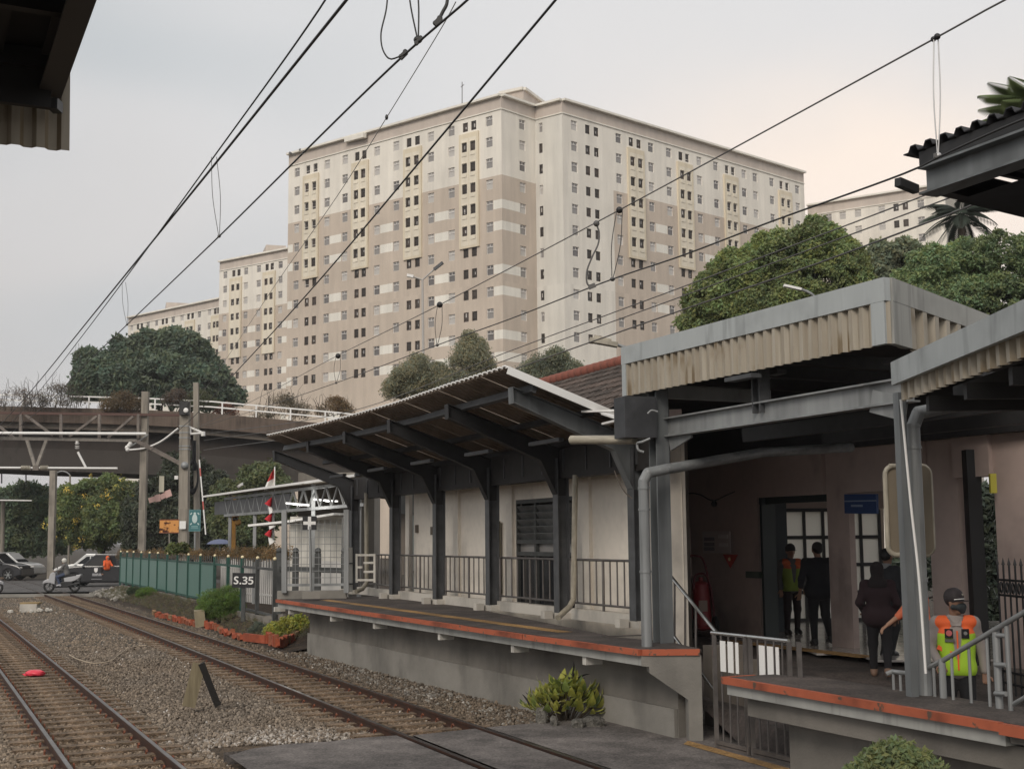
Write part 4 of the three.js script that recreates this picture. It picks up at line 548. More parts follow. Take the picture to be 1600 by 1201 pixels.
// ---------------------------------------------------------------- nearer canopy on the right, its post, and the two roofs at the top corners of the view
{
  const t = thing('side_canopy', 'nearer grey edged canopy with a folded beige skirt at the right', 'canopy', P(3.9, 12.4, 0.5));
  const h = 4.3, c0 = G(1396, 566, h), c1 = add(c0, G(1600, 470, h).sub(c0), 1.9), a = c1.clone().sub(c0).normalize(), n = V3(-a.z, 0, a.x); if (n.x < 0) n.negate();
  const f = new B(); f.bar(Y(c0, h - 0.11), Y(c1, h - 0.11), 0.05, 0.22); f.mesh('fascia', M.fascia, t);
  const L = c0.distanceTo(c1); corrSheet(Y(add(c0, n, 0.09), h - 0.16), Y(add(c1, n, 0.09), h - 0.16), Y(add(c0, n, 0.09), h - 0.38), Y(add(c1, n, 0.09), h - 0.38), Math.round(L / 0.2), 0.05, n.clone().negate()).mesh('corrugated_skirt', M.corr, t);
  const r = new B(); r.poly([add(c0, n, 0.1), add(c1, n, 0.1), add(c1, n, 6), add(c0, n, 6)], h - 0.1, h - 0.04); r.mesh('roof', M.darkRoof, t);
  const bm = new B(); for (let i = 0; i < 6; i++) { const p = add(Y(c0, h - 0.45), a, 0.5 + i * 1.0, n, 0.15); bm.bar(p, add(p, n, 5.5), 0.08, 0.14); } for (const k of [0.6, 2.2, 4]) bm.bar(add(Y(c0, h - 0.3), n, k), add(Y(c1, h - 0.3), n, k), 0.08, 0.12); bm.mesh('roof_beam', M.steelDark, t);
  const p = D(1418, 900, 12.55); const c = new B(); c.box(V3(p.x, 2.25, p.z), 0.08, 3.6, 0.1, 0.25); c.mesh('column', M.steelBlue, t);
  const pp = D(1438, 900, 12.65); const g = new B(); g.path([V3(pp.x, 0.5, pp.z), V3(pp.x, 3.72, pp.z), V3(pp.x + 0.06, 3.86, pp.z), V3(pp.x + 0.5, 3.95, pp.z - 0.2)], 0.066, 14, 0, true); for (const y of [2.2, 3.5, 3.72]) g.tube(V3(pp.x, y, pp.z), V3(pp.x, y + 0.03, pp.z), 0.073, 0.073, 14); tag(g.mesh('drain_pipe', M.pvcGrey), 'grey downpipe standing against the post of the nearer canopy', 'pipe');
  const cb2 = new B(); cb2.path([D(1408, 624, 12.4), D(1424, 790, 12.4), D(1436, 900, 12.4), D(1447, 1052, 12.4)], 0.013, 6, 24); tag(cb2.mesh('conduit', M.white), 'thin white conduit running aslant down the canopy post', 'conduit');
}
{
  const t = thing('overhead_roof', 'dark corrugated roof edge on a grey beam at the top right', 'canopy', D(1432, 300, 10.5));
  const h = D(1412, 243, 10.6).y, c0 = G(1412, 243, h), c1 = add(c0, G(1600, 170, h).sub(c0), 2), a = c1.clone().sub(c0).normalize(), n = V3(-a.z, 0, a.x); if (n.x < 0) n.negate();
  corrSheet(c0, c1, add(c0, n, 5, up, -0.25), add(c1, n, 5, up, -0.25), Math.round(c0.distanceTo(c1) / 0.17), 0.05, up, 0.01).mesh('roof', M.darkRoof, t);
  const f0 = D(1445, 258, 10.4), f1 = add(Y(f0, 0), a, 6); const bm = new B(); const by = D(1440, 278, 10.5).y; const b0 = add(Y(c0, by), n, 0.12, a, 0.14), b1 = add(b0, a, 6.2); bm.ibeam(add(b0, up, -0.03), add(b1, up, -0.03), 0.2, 0.24); bm.mesh('edge_beam', M.steelBlue, t);
  const bl = new B(); bl.bar(add(b0, up, 0.16), add(b1, up, 0.16), 0.16, 0.12); bl.bar(add(b0, n, 0.15, up, 0.0), add(b0, n, 5, up, -0.35), 0.12, 0.22); for (let i = 1; i < 6; i++) bl.bar(add(b0, a, i * 1.05, n, 0.1, up, 0.02), add(b0, a, i * 1.05, n, 5, up, -0.35), 0.1, 0.2); bl.mesh('rafter', M.steelDark, t);
  const st = new B(); st.bar(D(1403, 284, 10.3), D(1432, 296, 10.45), 0.06, 0.07); st.mesh('stub', M.steelDark, t);
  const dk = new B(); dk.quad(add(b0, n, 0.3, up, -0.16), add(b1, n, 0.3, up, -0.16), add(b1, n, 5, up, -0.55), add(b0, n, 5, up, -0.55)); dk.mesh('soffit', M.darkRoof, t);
}
{
  const t = thing('overhead_roof', 'dark end of the platform roof with a hanging corrugated sheet at the top left', 'canopy', D(90, 190, 8));
  const e = D(109, 100, 8), top = e.y, a = tv.clone(), n = out.clone(); const q = D(108, 235, 8), low = q.y;
  const r = new B(); r.poly([e, add(e, a, 5), add(e, a, 5, n, 5), add(e, n, 5)], top - 0.06, top); r.mesh('roof', M.darkRoof, t);
  corrSheet(Y(add(e, a, 0.02), top - 0.03), add(Y(e, top - 0.03), n, 3), Y(q, low), add(Y(q, low), n, 3), 20, 0.035, a.clone().negate()).mesh('corrugated_skirt', M.corr, t);
  const bp = D(75, 190, 7.75), bm = new B(); bm.ibeam(Y(bp, top - 0.2), add(Y(bp, top - 0.2), a, 5), 0.14, 0.22); bm.mesh('edge_beam', mat([0.06, 0.058, 0.056], 0.6), t);
  const c = new B(); for (let i = 0; i < 6; i++) c.bar(add(Y(bp, top - 0.13), a, 0.15 + i * 0.9), add(Y(bp, top - 0.13), a, 0.15 + i * 0.9, n, 4), 0.07, 0.12); for (const k of [0.35, 0.9, 1.6]) c.bar(add(Y(bp, top - 0.1), n, k), add(Y(bp, top - 0.1), n, k, a, 5), 0.12, 0.06); c.mesh('purlin', M.steelDark, t);
  const lo = new B(); lo.bar(add(Y(bp, low + 0.34), a, 0.1), add(Y(bp, low + 0.34), a, 0.1, n, 3), 0.05, 0.36); lo.mesh('shade_plate', M.steelDark, t); const br = new B(); br.box(D(86, 165, 7.85), 0.06, 0.07, 0.1); br.mesh('bracket', M.steel, t);  // dark plate added over the sheet, standing in for its unlit upper part
}

// ---------------------------------------------------------------- bank beside the track, garden bed
{ const b = new B(); for (let d = 30; d < 64; d += 1) { const row = e => [[1.35, 0], [2.2, 0.13], [2.75, 0.42], [4, 0.47], [14, 0.47]].map(([o, y]) => offs(trackR, e, o).setY(y + 0.05 * (fbm(e * 1.3, o * 3, 256, 3) - 0.5))); const p = row(d), q = row(d + 1); for (let i = 0; i < 4; i++) b.quad(p[i], p[i + 1], q[i + 1], q[i]); } structure(b.mesh('garden_soil', M.soil)); }
{ const b = new B(); b.quad(P(-16, 33, 0.02), P(3, 33, 0.02), P(30, 110, 0.02), P(-60, 110, 0.02)); structure(b.mesh('side_ground', M.ground)); }
// ---------------------------------------------------------------- overpass
{
  const pts = [[-90, 632], [0, 635], [130, 638], [230, 641], [330, 646], [430, 655], [530, 664], [640, 676], [760, 690]].map(([x, y], i) => D(x, y, 98 - i * 0.9)); const t = thing('road_overpass', 'long dark concrete road overpass crossing behind the trees and the railway', 'overpass', V3(pts[3].x, 0, pts[3].z));
  const run = (name, m, y0, y1, z0, z1) => { const b = new B(); for (let i = 0; i < pts.length - 1; i++) { const a = pts[i], c = pts[i + 1], k = (p, y, z) => V3(p.x, p.y + y, p.z + z); const A = [k(a, y0, z0), k(a, y1, z0), k(a, y1, z1), k(a, y0, z1)], C = [k(c, y0, z0), k(c, y1, z0), k(c, y1, z1), k(c, y0, z1)]; for (let j = 0; j < 4; j++) b.quad(A[j], A[(j + 1) % 4], C[(j + 1) % 4], C[j]); } return b.mesh(name, m, t); };
  run('parapet', mat([0.15, 0.115, 0.095], 0.95, { map: T.streak }), -1.15, 0, 0.3, 0); run('deck', M.concreteDark, -1.6, -1.0, -0.2, -12); run('girder', mat([0.045, 0.037, 0.034], 0.95, { map: T.wallstain }), -3.1, -1.55, -1.3, -11); run('girder', mat([0.06, 0.053, 0.05], 0.95, { map: T.wallstain }), -4.75, -3.05, -1.0, -11.3);
  for (const i of [6, 7]) { const b = new B(); b.box(V3(pts[i].x, (pts[i].y - 4.7) / 2, pts[i].z - 6), 2.2, pts[i].y - 4.7, 3); b.mesh('pier', M.concreteDark, t); }
  for (const [dy, r] of [[0.9, 0.05], [0.5, 0.045]]) { const b = new B(); for (let i = 0; i < pts.length - 1; i++) b.bar(add(pts[i], up, dy), add(pts[i + 1], up, dy), 0.08, 0.1); b.mesh('guard_rail', M.white, t); }
  for (let i = 0; i < 16; i++) { const p = lerpPoly(pts, (i + 0.5) / 16), b = new B(); b.box(add(p, up, 0.45), 0.1, 0.95, 0.1); b.mesh('rail_post', M.white, t); }
}
// ---------------------------------------------------------------- poles
function pole(name, label, cat, x0, y0, x1, y1, d, w, m, square, group) { const a = D(x0, y0, d), c = D(x1, y1, d), t = thing(name, label, cat, V3(a.x, Math.min(a.y, 0.3), a.z), group); const b = new B(); const foot = V3(a.x, 0, a.z); if (square) b.bar(foot, c, w, w, V3(0, 0, 1)); else b.tube(foot, c, w / 2, w * 0.4, 12); b.mesh('post', m, t); return t; }
pole('concrete_pole', 'concrete gantry pole carrying the left steel truss beside the flowering tree', 'pole', 221, 862, 227, 612, 68, 0.34, M.concretePole, true);
{ const t = pole('concrete_pole', 'thick concrete pole with a round pale lamp and metal bands left of the teal sign', 'pole', 287, 866, 289, 628, 66, 0.46, M.concretePole, true);
  const b = new B(); b.box(D(288, 638, 65.7), 0.42, 0.7, 0.5); b.mesh('top_box', M.steelDark, t); const l = new B(); l.ball(D(290, 641, 65.3), 0.13, 1, 1, 0.5, 14); l.mesh('round_lamp', M.white, t);
  const bands = new B(); for (const y of [666, 676, 684, 697, 702]) bands.box(D(288.5, y, 66), 0.5, 0.06, 0.5); bands.mesh('band', M.galv, t); const br = new B(); br.path([D(295, 667, 66), D(317, 676, 66), D(297, 678, 66)], 0.06, 6, 0, true); br.tube(D(297, 667, 66), D(297, 678, 66), 0.05); br.tube(D(317, 674, 66), D(317, 681, 66), 0.11); br.mesh('cross_arm', M.white, t);
  const k = new B(); k.box(D(285, 820, 65.6), 0.32, 0.4, 0.04); k.mesh('notice', M.white, t); const j = new B(); j.ball(D(288, 727, 65.7), 0.2); j.mesh('clamp', M.galv, t); const cam = new B(); cam.box(D(276, 746, 66), 0.18, 0.18, 0.3); cam.tube(D(278, 746, 66), D(284, 746, 66), 0.04); cam.mesh('camera', M.white, t); }
{ const t = pole('concrete_pole', 'slim tall concrete pole behind the teal sign with a black coil of cable', 'pole', 309, 866, 306, 598, 67.5, 0.26, M.concretePole, true); const b = new B(); b.add(new THREE.TorusGeometry(0.6, 0.11, 8, 20), new THREE.Matrix4().makeScale(0.45, 1.3, 1).setPosition(D(301, 745, 67))); b.tube(D(303, 688, 67), D(303, 735, 67), 0.1); b.mesh('cable_coil', M.rubber, t); }
pole('concrete_pole', 'concrete pole left of the flowering tree with a small curved lamp arm', 'pole', 79, 892, 83, 735, 84, 0.38, M.concretePole, true);
{ const t = pole('lamp_post', 'thin grey lamp post just right of the left concrete pole', 'lamp post', 107, 874, 109, 742, 92, 0.16, M.concretePole); const b = new B(); b.path([D(109, 742, 92), D(104, 738, 92), D(96, 736, 92), D(89, 738, 92)], 0.05, 6, 20); b.mesh('lamp_arm', M.galv, t); }
pole('concrete_pole', 'pale pole cut by the left edge of the view beyond the parked cars', 'pole', 3, 868, 4, 780, 104, 0.4, M.concretePole);
// ---------------------------------------------------------------- catenary gantry
{
  const dd = 67.7, t = thing('catenary_gantry', 'rusty steel truss gantry holding the overhead wires on the left', 'gantry', D(221, 862, dd)), q = (x, y) => D(x, y, dd), bar = (name, x0, y0, x1, y1, w, m) => { const b = new B(); b.bar(q(x0, y0), q(x1, y1), w, w, V3(0, 0, 1)); return b.mesh(name, m, t); };
  bar('top_chord', -90, 644, 293, 648.5, 0.13, mat([0.1, 0.055, 0.045], 0.8)); bar('bottom_chord', -90, 683, 214, 688, 0.16, M.trussPale); const cd = new B(); cd.tube(add(q(-90, 677), V3(0, 0, 0.4), 1), add(q(231, 678.5), V3(0, 0, 0.4), 1), 0.08); cd.mesh('conduit', M.white, t);
  for (const x of [-30, 32, 95, 155, 216]) bar('vertical', x, 647, x - 0.5, 686, 0.14, M.truss);
  for (const [x0, y0, x1, y1] of [[-25, 648, 24, 686], [39, 648, 82, 680], [108, 682, 151, 650], [168, 684, 208, 650], [-35, 650, -80, 684]]) bar('diagonal', x0, y0, x1, y1, 0.12, M.truss);
  bar('hanger', 41, 685, 55, 731, 0.15, M.trussPale); bar('hanger', 73, 685, 56, 731, 0.15, M.trussPale); const hb = new B(); hb.box(q(56, 731), 0.3, 0.25, 0.2); hb.mesh('hanger_joint', M.truss, t);
  const cb = new B(); cb.tube(q(-90, 730), q(183, 731.5), 0.055); cb.mesh('cantilever_tube', M.white, t); const ins = new B(); for (const [x0, x1] of [[33, 48], [63, 75]]) for (let i = 0; i < 6; i++) { const a = q(mix(x0, x1, i / 6), 730.8), b2 = q(mix(x0, x1, (i + 0.55) / 6), 730.8); ins.tube(a, b2, 0.13, 0.13, 10); } ins.mesh('insulator', M.pvc, t);
  const iv = new B(); iv.tube(q(120, 687), q(120, 692), 0.08); for (const y of [692, 696, 699]) iv.tube(q(120, y), q(120, y + 2), 0.13, 0.08, 10); iv.mesh('insulator', M.white, t); const sb = new B(); sb.tube(q(121, 706), q(133.5, 730), 0.06); sb.mesh('stay', M.white, t); bar('brace', 214, 689, 287, 727, 0.2, M.truss);
  const ib = new B(); for (const [x, y] of [[198, 699], [201, 696], [203, 693], [199, 702]]) ib.ball(q(x, y), 0.12); ib.mesh('insulator', M.white, t);
  const tube2 = new B(); tube2.path([q(199, 703), q(225, 700), q(250, 690), q(278, 669)], 0.05, 6, 20); tube2.mesh('curved_arm', M.white, t); const rd = new B(); rd.path([q(200, 699), q(217, 689), q(231, 679)], 0.05, 6, 12); rd.mesh('strut', M.galv, t);
}
{ const t = thing('signal_frame', 'thin pale horizontal rod in front of the trees at the left edge', 'rod', D(20, 782, 100)); const b = new B(); b.tube(D(-60, 780.5, 100), D(49, 782, 100), 0.06); b.mesh('rod', M.white, t); const c = new B(); for (const x of [2, 40]) c.tube(D(x, 740, 100), D(x, 755, 100), 0.05); c.mesh('hanger', M.steel, t); }
// ---------------------------------------------------------------- overhead wires
function wpts(list, d0, d1, n = 1) { const L = [0]; for (let i = 1; i < list.length; i++) L.push(L[i - 1] + Math.hypot(list[i][0] - list[i - 1][0], list[i][1] - list[i - 1][1])); const T0 = L.at(-1); return list.map(([x, y], i) => D(x, y, 1 / mix(1 / d0, 1 / d1, L[i] / T0))); }
const depthAt = (list, d0, d1, x) => { const p = wpts(list, d0, d1); for (let i = 1; i < list.length; i++) { const a = list[i - 1], b = list[i]; if ((x - a[0]) * (x - b[0]) <= 0) { const t = (x - a[0]) / (b[0] - a[0]); return 1 / mix(1 / -p[i - 1].z, 1 / -p[i].z, t); } } return -p.at(-1).z; };
function strand(name, list, d0, d1, r, m, parent) { const b = new B(), p = wpts(list, d0, d1); p.length > 2 ? b.add(new THREE.TubeGeometry(new THREE.CatmullRomCurve3(p, false, 'centripetal'), p.length * 24, r, 6)) : b.tube(p[0], p[1], r, r, 6); return b.mesh(name, m, parent); }
function dropper(parent, a, b, da, db, m, r = 0.006, gap = 0.05, belly = 0.03) { const p = D(...a, da), q = D(...b, db), s = new B(); for (const k of [-1, 1]) { const o = V3(gap * k * 0.5, 0, 0); s.add(new THREE.TubeGeometry(new THREE.CatmullRomCurve3([add(p, o, 1), add(p.clone().lerp(q, 0.5), o, 1.5), add(q, o, 0.15)]), 12, r, 5)); } s.ball(q, r * 4.5, 1.2, 1, 1.2, 8); return s.mesh('dropper', m, parent); }
{
  const t = thing('overhead_line', 'thin suspension wire and contact wire of the left track with looped droppers', 'overhead wire', D(730, 0, 8));
  const w2 = [[560, -88], [508, 0], [330, 250], [193, 438], [120, 535], [55, 618], [-10, 690]], w3 = [[790, -55], [728, 2], [630, 87], [342, 369], [198, 507], [123, 579], [90, 615], [0, 690]];
  strand('suspension_wire', w2, 8.6, 66, 0.008, M.wire, t); strand('contact_wire', w3, 7.2, 66, 0.0085, M.wire, t);
  for (const [a, b] of [[[334, 245], [342, 369]], [[193, 441], [198, 507]], [[120, 536], [123, 579]]]) dropper(t, a, b, depthAt(w3, 7.2, 66, b[0]) * 1.0, depthAt(w3, 7.2, 66, b[0]), M.wireGrey, 0.004, 0.06);
  const dz = depthAt(w3, 7.2, 66, 640); dropper(t, [641, -60], [653, 62], dz, dz, M.wire, 0.006, 0.04);
  const jl = new B(); jl.path([D(607, -70, dz), D(604, 10, dz), D(595, 55, dz), D(599, 80, dz), D(609, 92, dz), D(622, 89, dz), D(630, 86, dz)], 0.006, 6, 40); jl.mesh('jumper', M.wire, t); const cl = new B(); for (const [x, y, s] of [[630, 86, 1], [654, 64, 0.8], [684, 34, 1.1]]) { const c = D(x, y, depthAt(w3, 7.2, 66, x)), o = D(x + 5, y - 5, depthAt(w3, 7.2, 66, x)).sub(c); cl.bar(add(c, o, -1), add(c, o, 1), 0.035 * s, 0.03 * s); cl.ball(add(c, o, 0.6, up, 0.012), 0.018 * s); cl.ball(add(c, o, -0.8, up, 0.01), 0.016 * s); } cl.path([D(686, 30, dz), D(692, 18, dz), D(698, 6, dz), D(699, -20, dz)], 0.013, 6, 16); cl.mesh('clamp', M.wire, t);
}
{ const t = thing('overhead_wire', 'thickest black feeder cable running down to the left edge', 'overhead wire', D(540, 0, 8.4)); strand('cable', [[620, -98], [541, 0], [330, 263], [150, 485], [45, 614], [-12, 676]], 8.2, 66, 0.0125, M.wire, t); }
{ const t = thing('overhead_wire', 'faint thin grey wire with a small splice crossing the white tower front', 'overhead wire', D(700, 27, 14)); const l = [[712, 3], [697, 31], [603, 185], [532, 298], [440, 430], [340, 580], [310, 622]]; strand('strand', l, 16, 66, 0.007, mat([0.3, 0.29, 0.28], 0.6), t); const b = new B(), c = D(604, 183, depthAt(l, 16, 66, 604)); b.ball(c, 0.03, 0.9, 1.6, 0.9); b.mesh('splice', M.wire, t); }
{ const t = thing('overhead_wire', 'thick dark cable crossing the middle of the apartment block down to the concrete poles', 'overhead wire', D(868, 0, 9)); strand('cable', [[930, -74], [868, 0], [700, 200], [495, 442], [345, 606], [288, 664], [232, 706]], 9, 66, 0.011, M.wire, t); }
{
  const t = thing('overhead_line', 'suspension and contact wires of the platform track with clamped droppers across the right side', 'overhead wire', D(1465, 60, 9));
  const w6 = [[1700, -65], [1570, 0], [1463, 59], [968, 328], [687, 476], [528, 555], [420, 613], [300, 672]], w7 = [[1700, 150], [1590, 190], [1466, 246], [1435, 262], [1200, 348], [1069, 398], [957, 436], [800, 497], [683, 539], [525, 598], [400, 640], [310, 668]];
  strand('suspension_wire', w6, 8.1, 66, 0.0085, M.wireGrey, t); strand('contact_wire', w7, 8.0, 66, 0.009, M.wire, t); const dd = x => depthAt(w6, 8.1, 66, x);
  dropper(t, [1463, 62], [1466, 243], dd(1463), dd(1463), mat([0.5, 0.49, 0.48], 0.4, { metalness: 0.6 }), 0.0055, 0.034); dropper(t, [968, 330], [957, 436], dd(968), dd(957), M.wireGrey, 0.006, 0.07); dropper(t, [687, 477], [683, 539], dd(687), dd(683), M.wireGrey, 0.006, 0.08); dropper(t, [528, 556], [525, 598], dd(528), dd(525), M.wireGrey, 0.006, 0.1);
  const k = new B(); for (const [x, y, r] of [[1459, 61, 0.022], [1465, 57, 0.026], [968, 328, 0.042], [687, 476, 0.055], [528, 556, 0.065]]) k.ball(D(x, y, dd(x)), r); k.mesh('bead', M.black, t);
  const j = new B(), jd = dd(935); j.path([D(931, 348, jd), D(936, 362, jd), D(935, 380, jd), D(925, 402, jd), D(917, 425, jd), D(919, 445, jd), D(929, 446, jd)], 0.012, 6, 40); j.ball(D(932, 349, jd), 0.04); j.bar(D(920, 449, jd), D(930, 445, jd), 0.05, 0.05); j.mesh('jumper', M.wireGrey, t);
  const b = new B(); b.box(D(1462, 243, 8.1), 0.02, 0.03, 0.02); b.mesh('clamp', M.wireGrey, t);
}
for (const [lab, l, r] of [['upper of the three parallel thin power lines above the canopy', [[1500, 283], [1430, 311], [1075, 445], [800, 547], [560, 639], [322, 678]], 0.012], ['middle of the three parallel thin power lines above the canopy', [[1530, 291], [1460, 318], [1060, 465], [800, 559], [560, 648], [318, 688]], 0.012], ['lowest and darkest of the three parallel power lines above the canopy', [[1560, 304], [1490, 332], [1265, 416], [1058, 487], [800, 578], [560, 664], [318, 703]], 0.016]]) { const t = thing('power_line', lab, 'power line', D(l[1][0], l[1][1], 17)); strand('strand', l, 18, 66, r, M.wireGrey, t); }
// ---------------------------------------------------------------- green fence along the bank
{
  const L = [[187, 912], [197, 914], [207, 916], [219, 918.5], [232, 921], [245, 924], [260, 927], [276, 931], [293, 935], [312, 939], [334, 944], [355, 949], [377, 955], [401, 961], [428, 968]].map(([x, y]) => G(x, y, 0.5)); const t = thing('green_fence', 'green painted fence with sheet panels on the bank beside the track', 'fence', L[0]);
  const sheet = new THREE.MeshPhysicalMaterial({ roughness: 0.5, transmission: 0.5, thickness: 0, side: THREE.DoubleSide }); sheet.color.setRGB(0.025, 0.2, 0.14);
  L.forEach((p, i) => { const b = new B(); b.box(Y(p, 1.28), 0.1, 1.66, 0.1, 0.4); b.mesh('post', i > 12 ? M.frame : M.green, t); const c = new B(); c.ball(Y(p, 2.15), 0.05); c.mesh('post_cap', mat([0.8, 0.68, 0.42], 0.5), t); });
  for (let i = 0; i < L.length - 1; i++) { const a = L[i], c = L[i + 1]; for (const y of [1.86, 0.6]) { const b = new B(); b.bar(Y(a, y), Y(c, y), 0.05, 0.07); b.mesh('rail', i > 11 ? M.frame : M.green, t); } if (i < 10) { const b = new B(); b.bar(Y(a, 1.26), Y(c, 1.26), 0.008, 1.24); b.mesh('panel', sheet, t); } }
  const cb = new B(); for (let i = 3; i < L.length - 1; i++) cb.bar(Y(L[i], 0.4), Y(L[i + 1], 0.4), 0.16, 0.22); cb.mesh('base_wall', M.wall, t);
  const tp = new B(); for (let i = 0; i < 90; i++) { const p = lerpPoly(L, i / 90); tp.box(Y(p, 2.02), 0.025, 0.24, 0.025); } stuff(tp.mesh('spikes', M.frame, t));
}
// white picket fence and gate beyond
{ const A = D(345, 930, 48), C = D(445, 930, 43), E = D(545, 930, 39), t = thing('picket_fence', 'white picket fence behind the dark fence posts at the station entrance', 'fence', Y(A, 0.4)); const b = new B(); for (const [p, q, n] of [[A, C, 34], [C, E, 40]]) { for (let i = 0; i < n; i++) b.box(Y(p.clone().lerp(q, i / n), 1.25), 0.05, 1.5, 0.03); b.bar(Y(p, 0.8), Y(q, 0.8), 0.03, 0.06); b.bar(Y(p, 1.7), Y(q, 1.7), 0.03, 0.06); } stuff(b.mesh('pickets', mat([0.5, 0.49, 0.47], 0.7), t)); }
{ const A = D(430, 930, 37), E = D(540, 925, 34), t = thing('dark_fence', 'dark post and rail fence between the white pickets and the mesh panel', 'fence', Y(A, 0.4)); for (const k of [0.05, 0.3, 0.62, 0.98]) { const b = new B(), p = A.clone().lerp(E, k); b.box(Y(p, 1.35), 0.16, 1.9, 0.16); b.ball(Y(p, 2.36), 0.09); b.mesh('post', M.frame, t); } const r = new B(); r.bar(Y(A, 1.85), Y(E, 1.85), 0.07, 0.14); r.bar(Y(A, 0.75), Y(E, 0.75), 0.07, 0.1); r.mesh('rail', M.frame, t); }
// ---------------------------------------------------------------- far end of the platform: posts, mesh panel, stop sign, small gate
{
  const d = 31, q = (x, y, k = d) => D(x, y, k), t = thing('mesh_barrier', 'grey framed wire mesh barrier closing the far end of the platform', 'barrier', q(444, 930));
  const kb = new B(); kb.box(q(488, 929, 31.2), 1.66, 0.2, 0.25, 0.05); kb.mesh('kerb', M.wallPale, t); for (const x of [444, 541]) { const b = new B(); b.bar(q(x, 926), q(x, x < 500 ? 798 : 796), 0.12, 0.12, V3(0, 0, 1)); b.mesh('post', M.galv, t); }
  const r = new B(); r.bar(q(448, 914), q(540, 913), 0.05, 0.06); r.mesh('rail', M.galv, t); const m = new B(); for (let x = 452; x < 540; x += 9.2) m.tube(q(x, 812), q(x, 913), 0.007, 0.007, 5); for (let y = 818; y < 912; y += 10.5) m.tube(q(446, y + 0.6), q(540, y), 0.007, 0.007, 5); stuff(m.mesh('wire_mesh', M.galv, t));
}
{ const t = thing('stop_sign', 'black board with a white cross on a grey post at the end of the platform', 'sign', D(485, 932, 30.1)); const q = (x, y, d = 30) => D(x, y, d); const b = new B(); b.box(q(485.5, 929, 30.1), 0.4, 0.17, 0.3, 0.2); b.mesh('base_block', M.wallPale, t); const p = new B(); p.tube(q(485.5, 924), q(484, 822), 0.03); p.mesh('post', M.galv, t); const bd = new B(); bd.box(q(483.5, 817), 0.33, 0.32, 0.02); bd.mesh('board', M.black, t); const c = new B(); c.box(add(q(483.5, 817), V3(0, 0, 0.016), 1), 0.075, 0.3, 0.008); c.box(add(q(483.5, 817), V3(0, 0, 0.015), 1), 0.29, 0.075, 0.008); c.mesh('white_cross', M.white, t); }
{ const t = thing('ladder_gate', 'small pale gate of horizontal bars at the far platform column', 'gate', D(571, 908, 31.5)); const q = (x, y) => D(x, y, 31.3); for (const x of [557, 585]) { const b = new B(); b.bar(q(x, 910), q(x, 865), 0.05, 0.05, V3(0, 0, 1)); b.mesh('upright', M.whitePost, t); } for (const [x0, x1, y] of [[556, 586, 867], [568, 586, 879], [556, 566, 886], [568, 586, 893], [556, 586, 906]]) { const b = new B(); b.bar(q(x0, y), q(x1, y), 0.05, 0.06, V3(0, 0, 1)); b.mesh('bar', M.whitePost, t); } }
{ const t = thing('marker_post', 'short pale post between the mesh barrier and the first column', 'post', D(547, 925, 31.2)); const b = new B(); b.bar(D(548, 924, 31.3), D(547.5, 855, 31.3), 0.09, 0.06, V3(0, 0, 1)); b.mesh('post', M.whitePost, t); const c = new B(); c.box(D(548, 880, 31.25), 0.1, 0.03, 0.08); c.box(D(548, 912, 31.25), 0.1, 0.03, 0.08); c.mesh('band', M.frame, t); }
// ---------------------------------------------------------------- entrance shelter and white shed
{
  const hR = 4.35, a = G(318, 777, hR), c = G(560, 744, hR), dir = c.clone().sub(a).setY(0).normalize(), n = V3(dir.z, 0, -dir.x); if (n.z > 0) n.negate(); const t = thing('entrance_shelter', 'low entrance shelter with a thin white edged roof on trusses', 'shelter', Y(a, 0.4));
  corrSheet(a, c, add(a, n, 4, up, 0.4), add(c, n, 4, up, 0.4), 40, 0.04, up).mesh('roof', M.corrWhite, t); const ed = new B(); ed.bar(add(a, up, 0.03, n, -0.05), add(c, up, 0.03, n, -0.05), 0.05, 0.07); ed.mesh('roof_edge', M.white, t);
  const L = a.distanceTo(c), tr = new B(), N = 14; const P0 = (k, y) => add(Y(a, hR - y), dir, L * (0.12 + 0.86 * k), n, 0.3); tr.bar(P0(0, 0.12), P0(1, 0.12), 0.07, 0.09); tr.bar(P0(0, 0.75), P0(1, 0.75), 0.07, 0.09); for (let i = 0; i < N; i++) { tr.bar(P0(i / N, 0.12), P0((i + 0.5) / N, 0.75), 0.05, 0.05); tr.bar(P0((i + 0.5) / N, 0.75), P0((i + 1) / N, 0.12), 0.05, 0.05); } tr.mesh('truss', M.galv, t);
  for (const k of [0.156, 0.35, 0.72, 0.95]) { const b = new B(), p = add(Y(a, 0.4), dir, L * k, n, 0.35); b.bar(p, Y(p, hR), 0.11, 0.11, V3(0, 0, 1)); b.mesh('column', M.galv, t); }
  const dk = new B(); dk.bar(P0(-0.1, 0.45), P0(0.55, 0.45), 0.03, 0.5); dk.mesh('valance', M.steel, t);
  const glow = mat([0.9, 0.9, 0.9], 0.5, { emissive: new THREE.Color(1, 0.98, 0.93), emissiveIntensity: 1.1 }); for (const [x0, y0, x1, y1] of [[447, 786, 482, 789], [491, 780, 527, 783]]) { const p = D(x0, y0, 39), q = D(x1, y1, 38.4), b = new B(); b.tube(p, q, 0.028, 0.028, 10); b.mesh('tube_light', glow, t); const l = new THREE.PointLight(new THREE.Color(1, 0.98, 0.93), 1.6, 12); l.position.copy(p).lerp(q, 0.5).add(V3(0, -0.12, 0.05)); l.castShadow = true; l.name = 'tube_light_glow'; scene.add(l); }
}
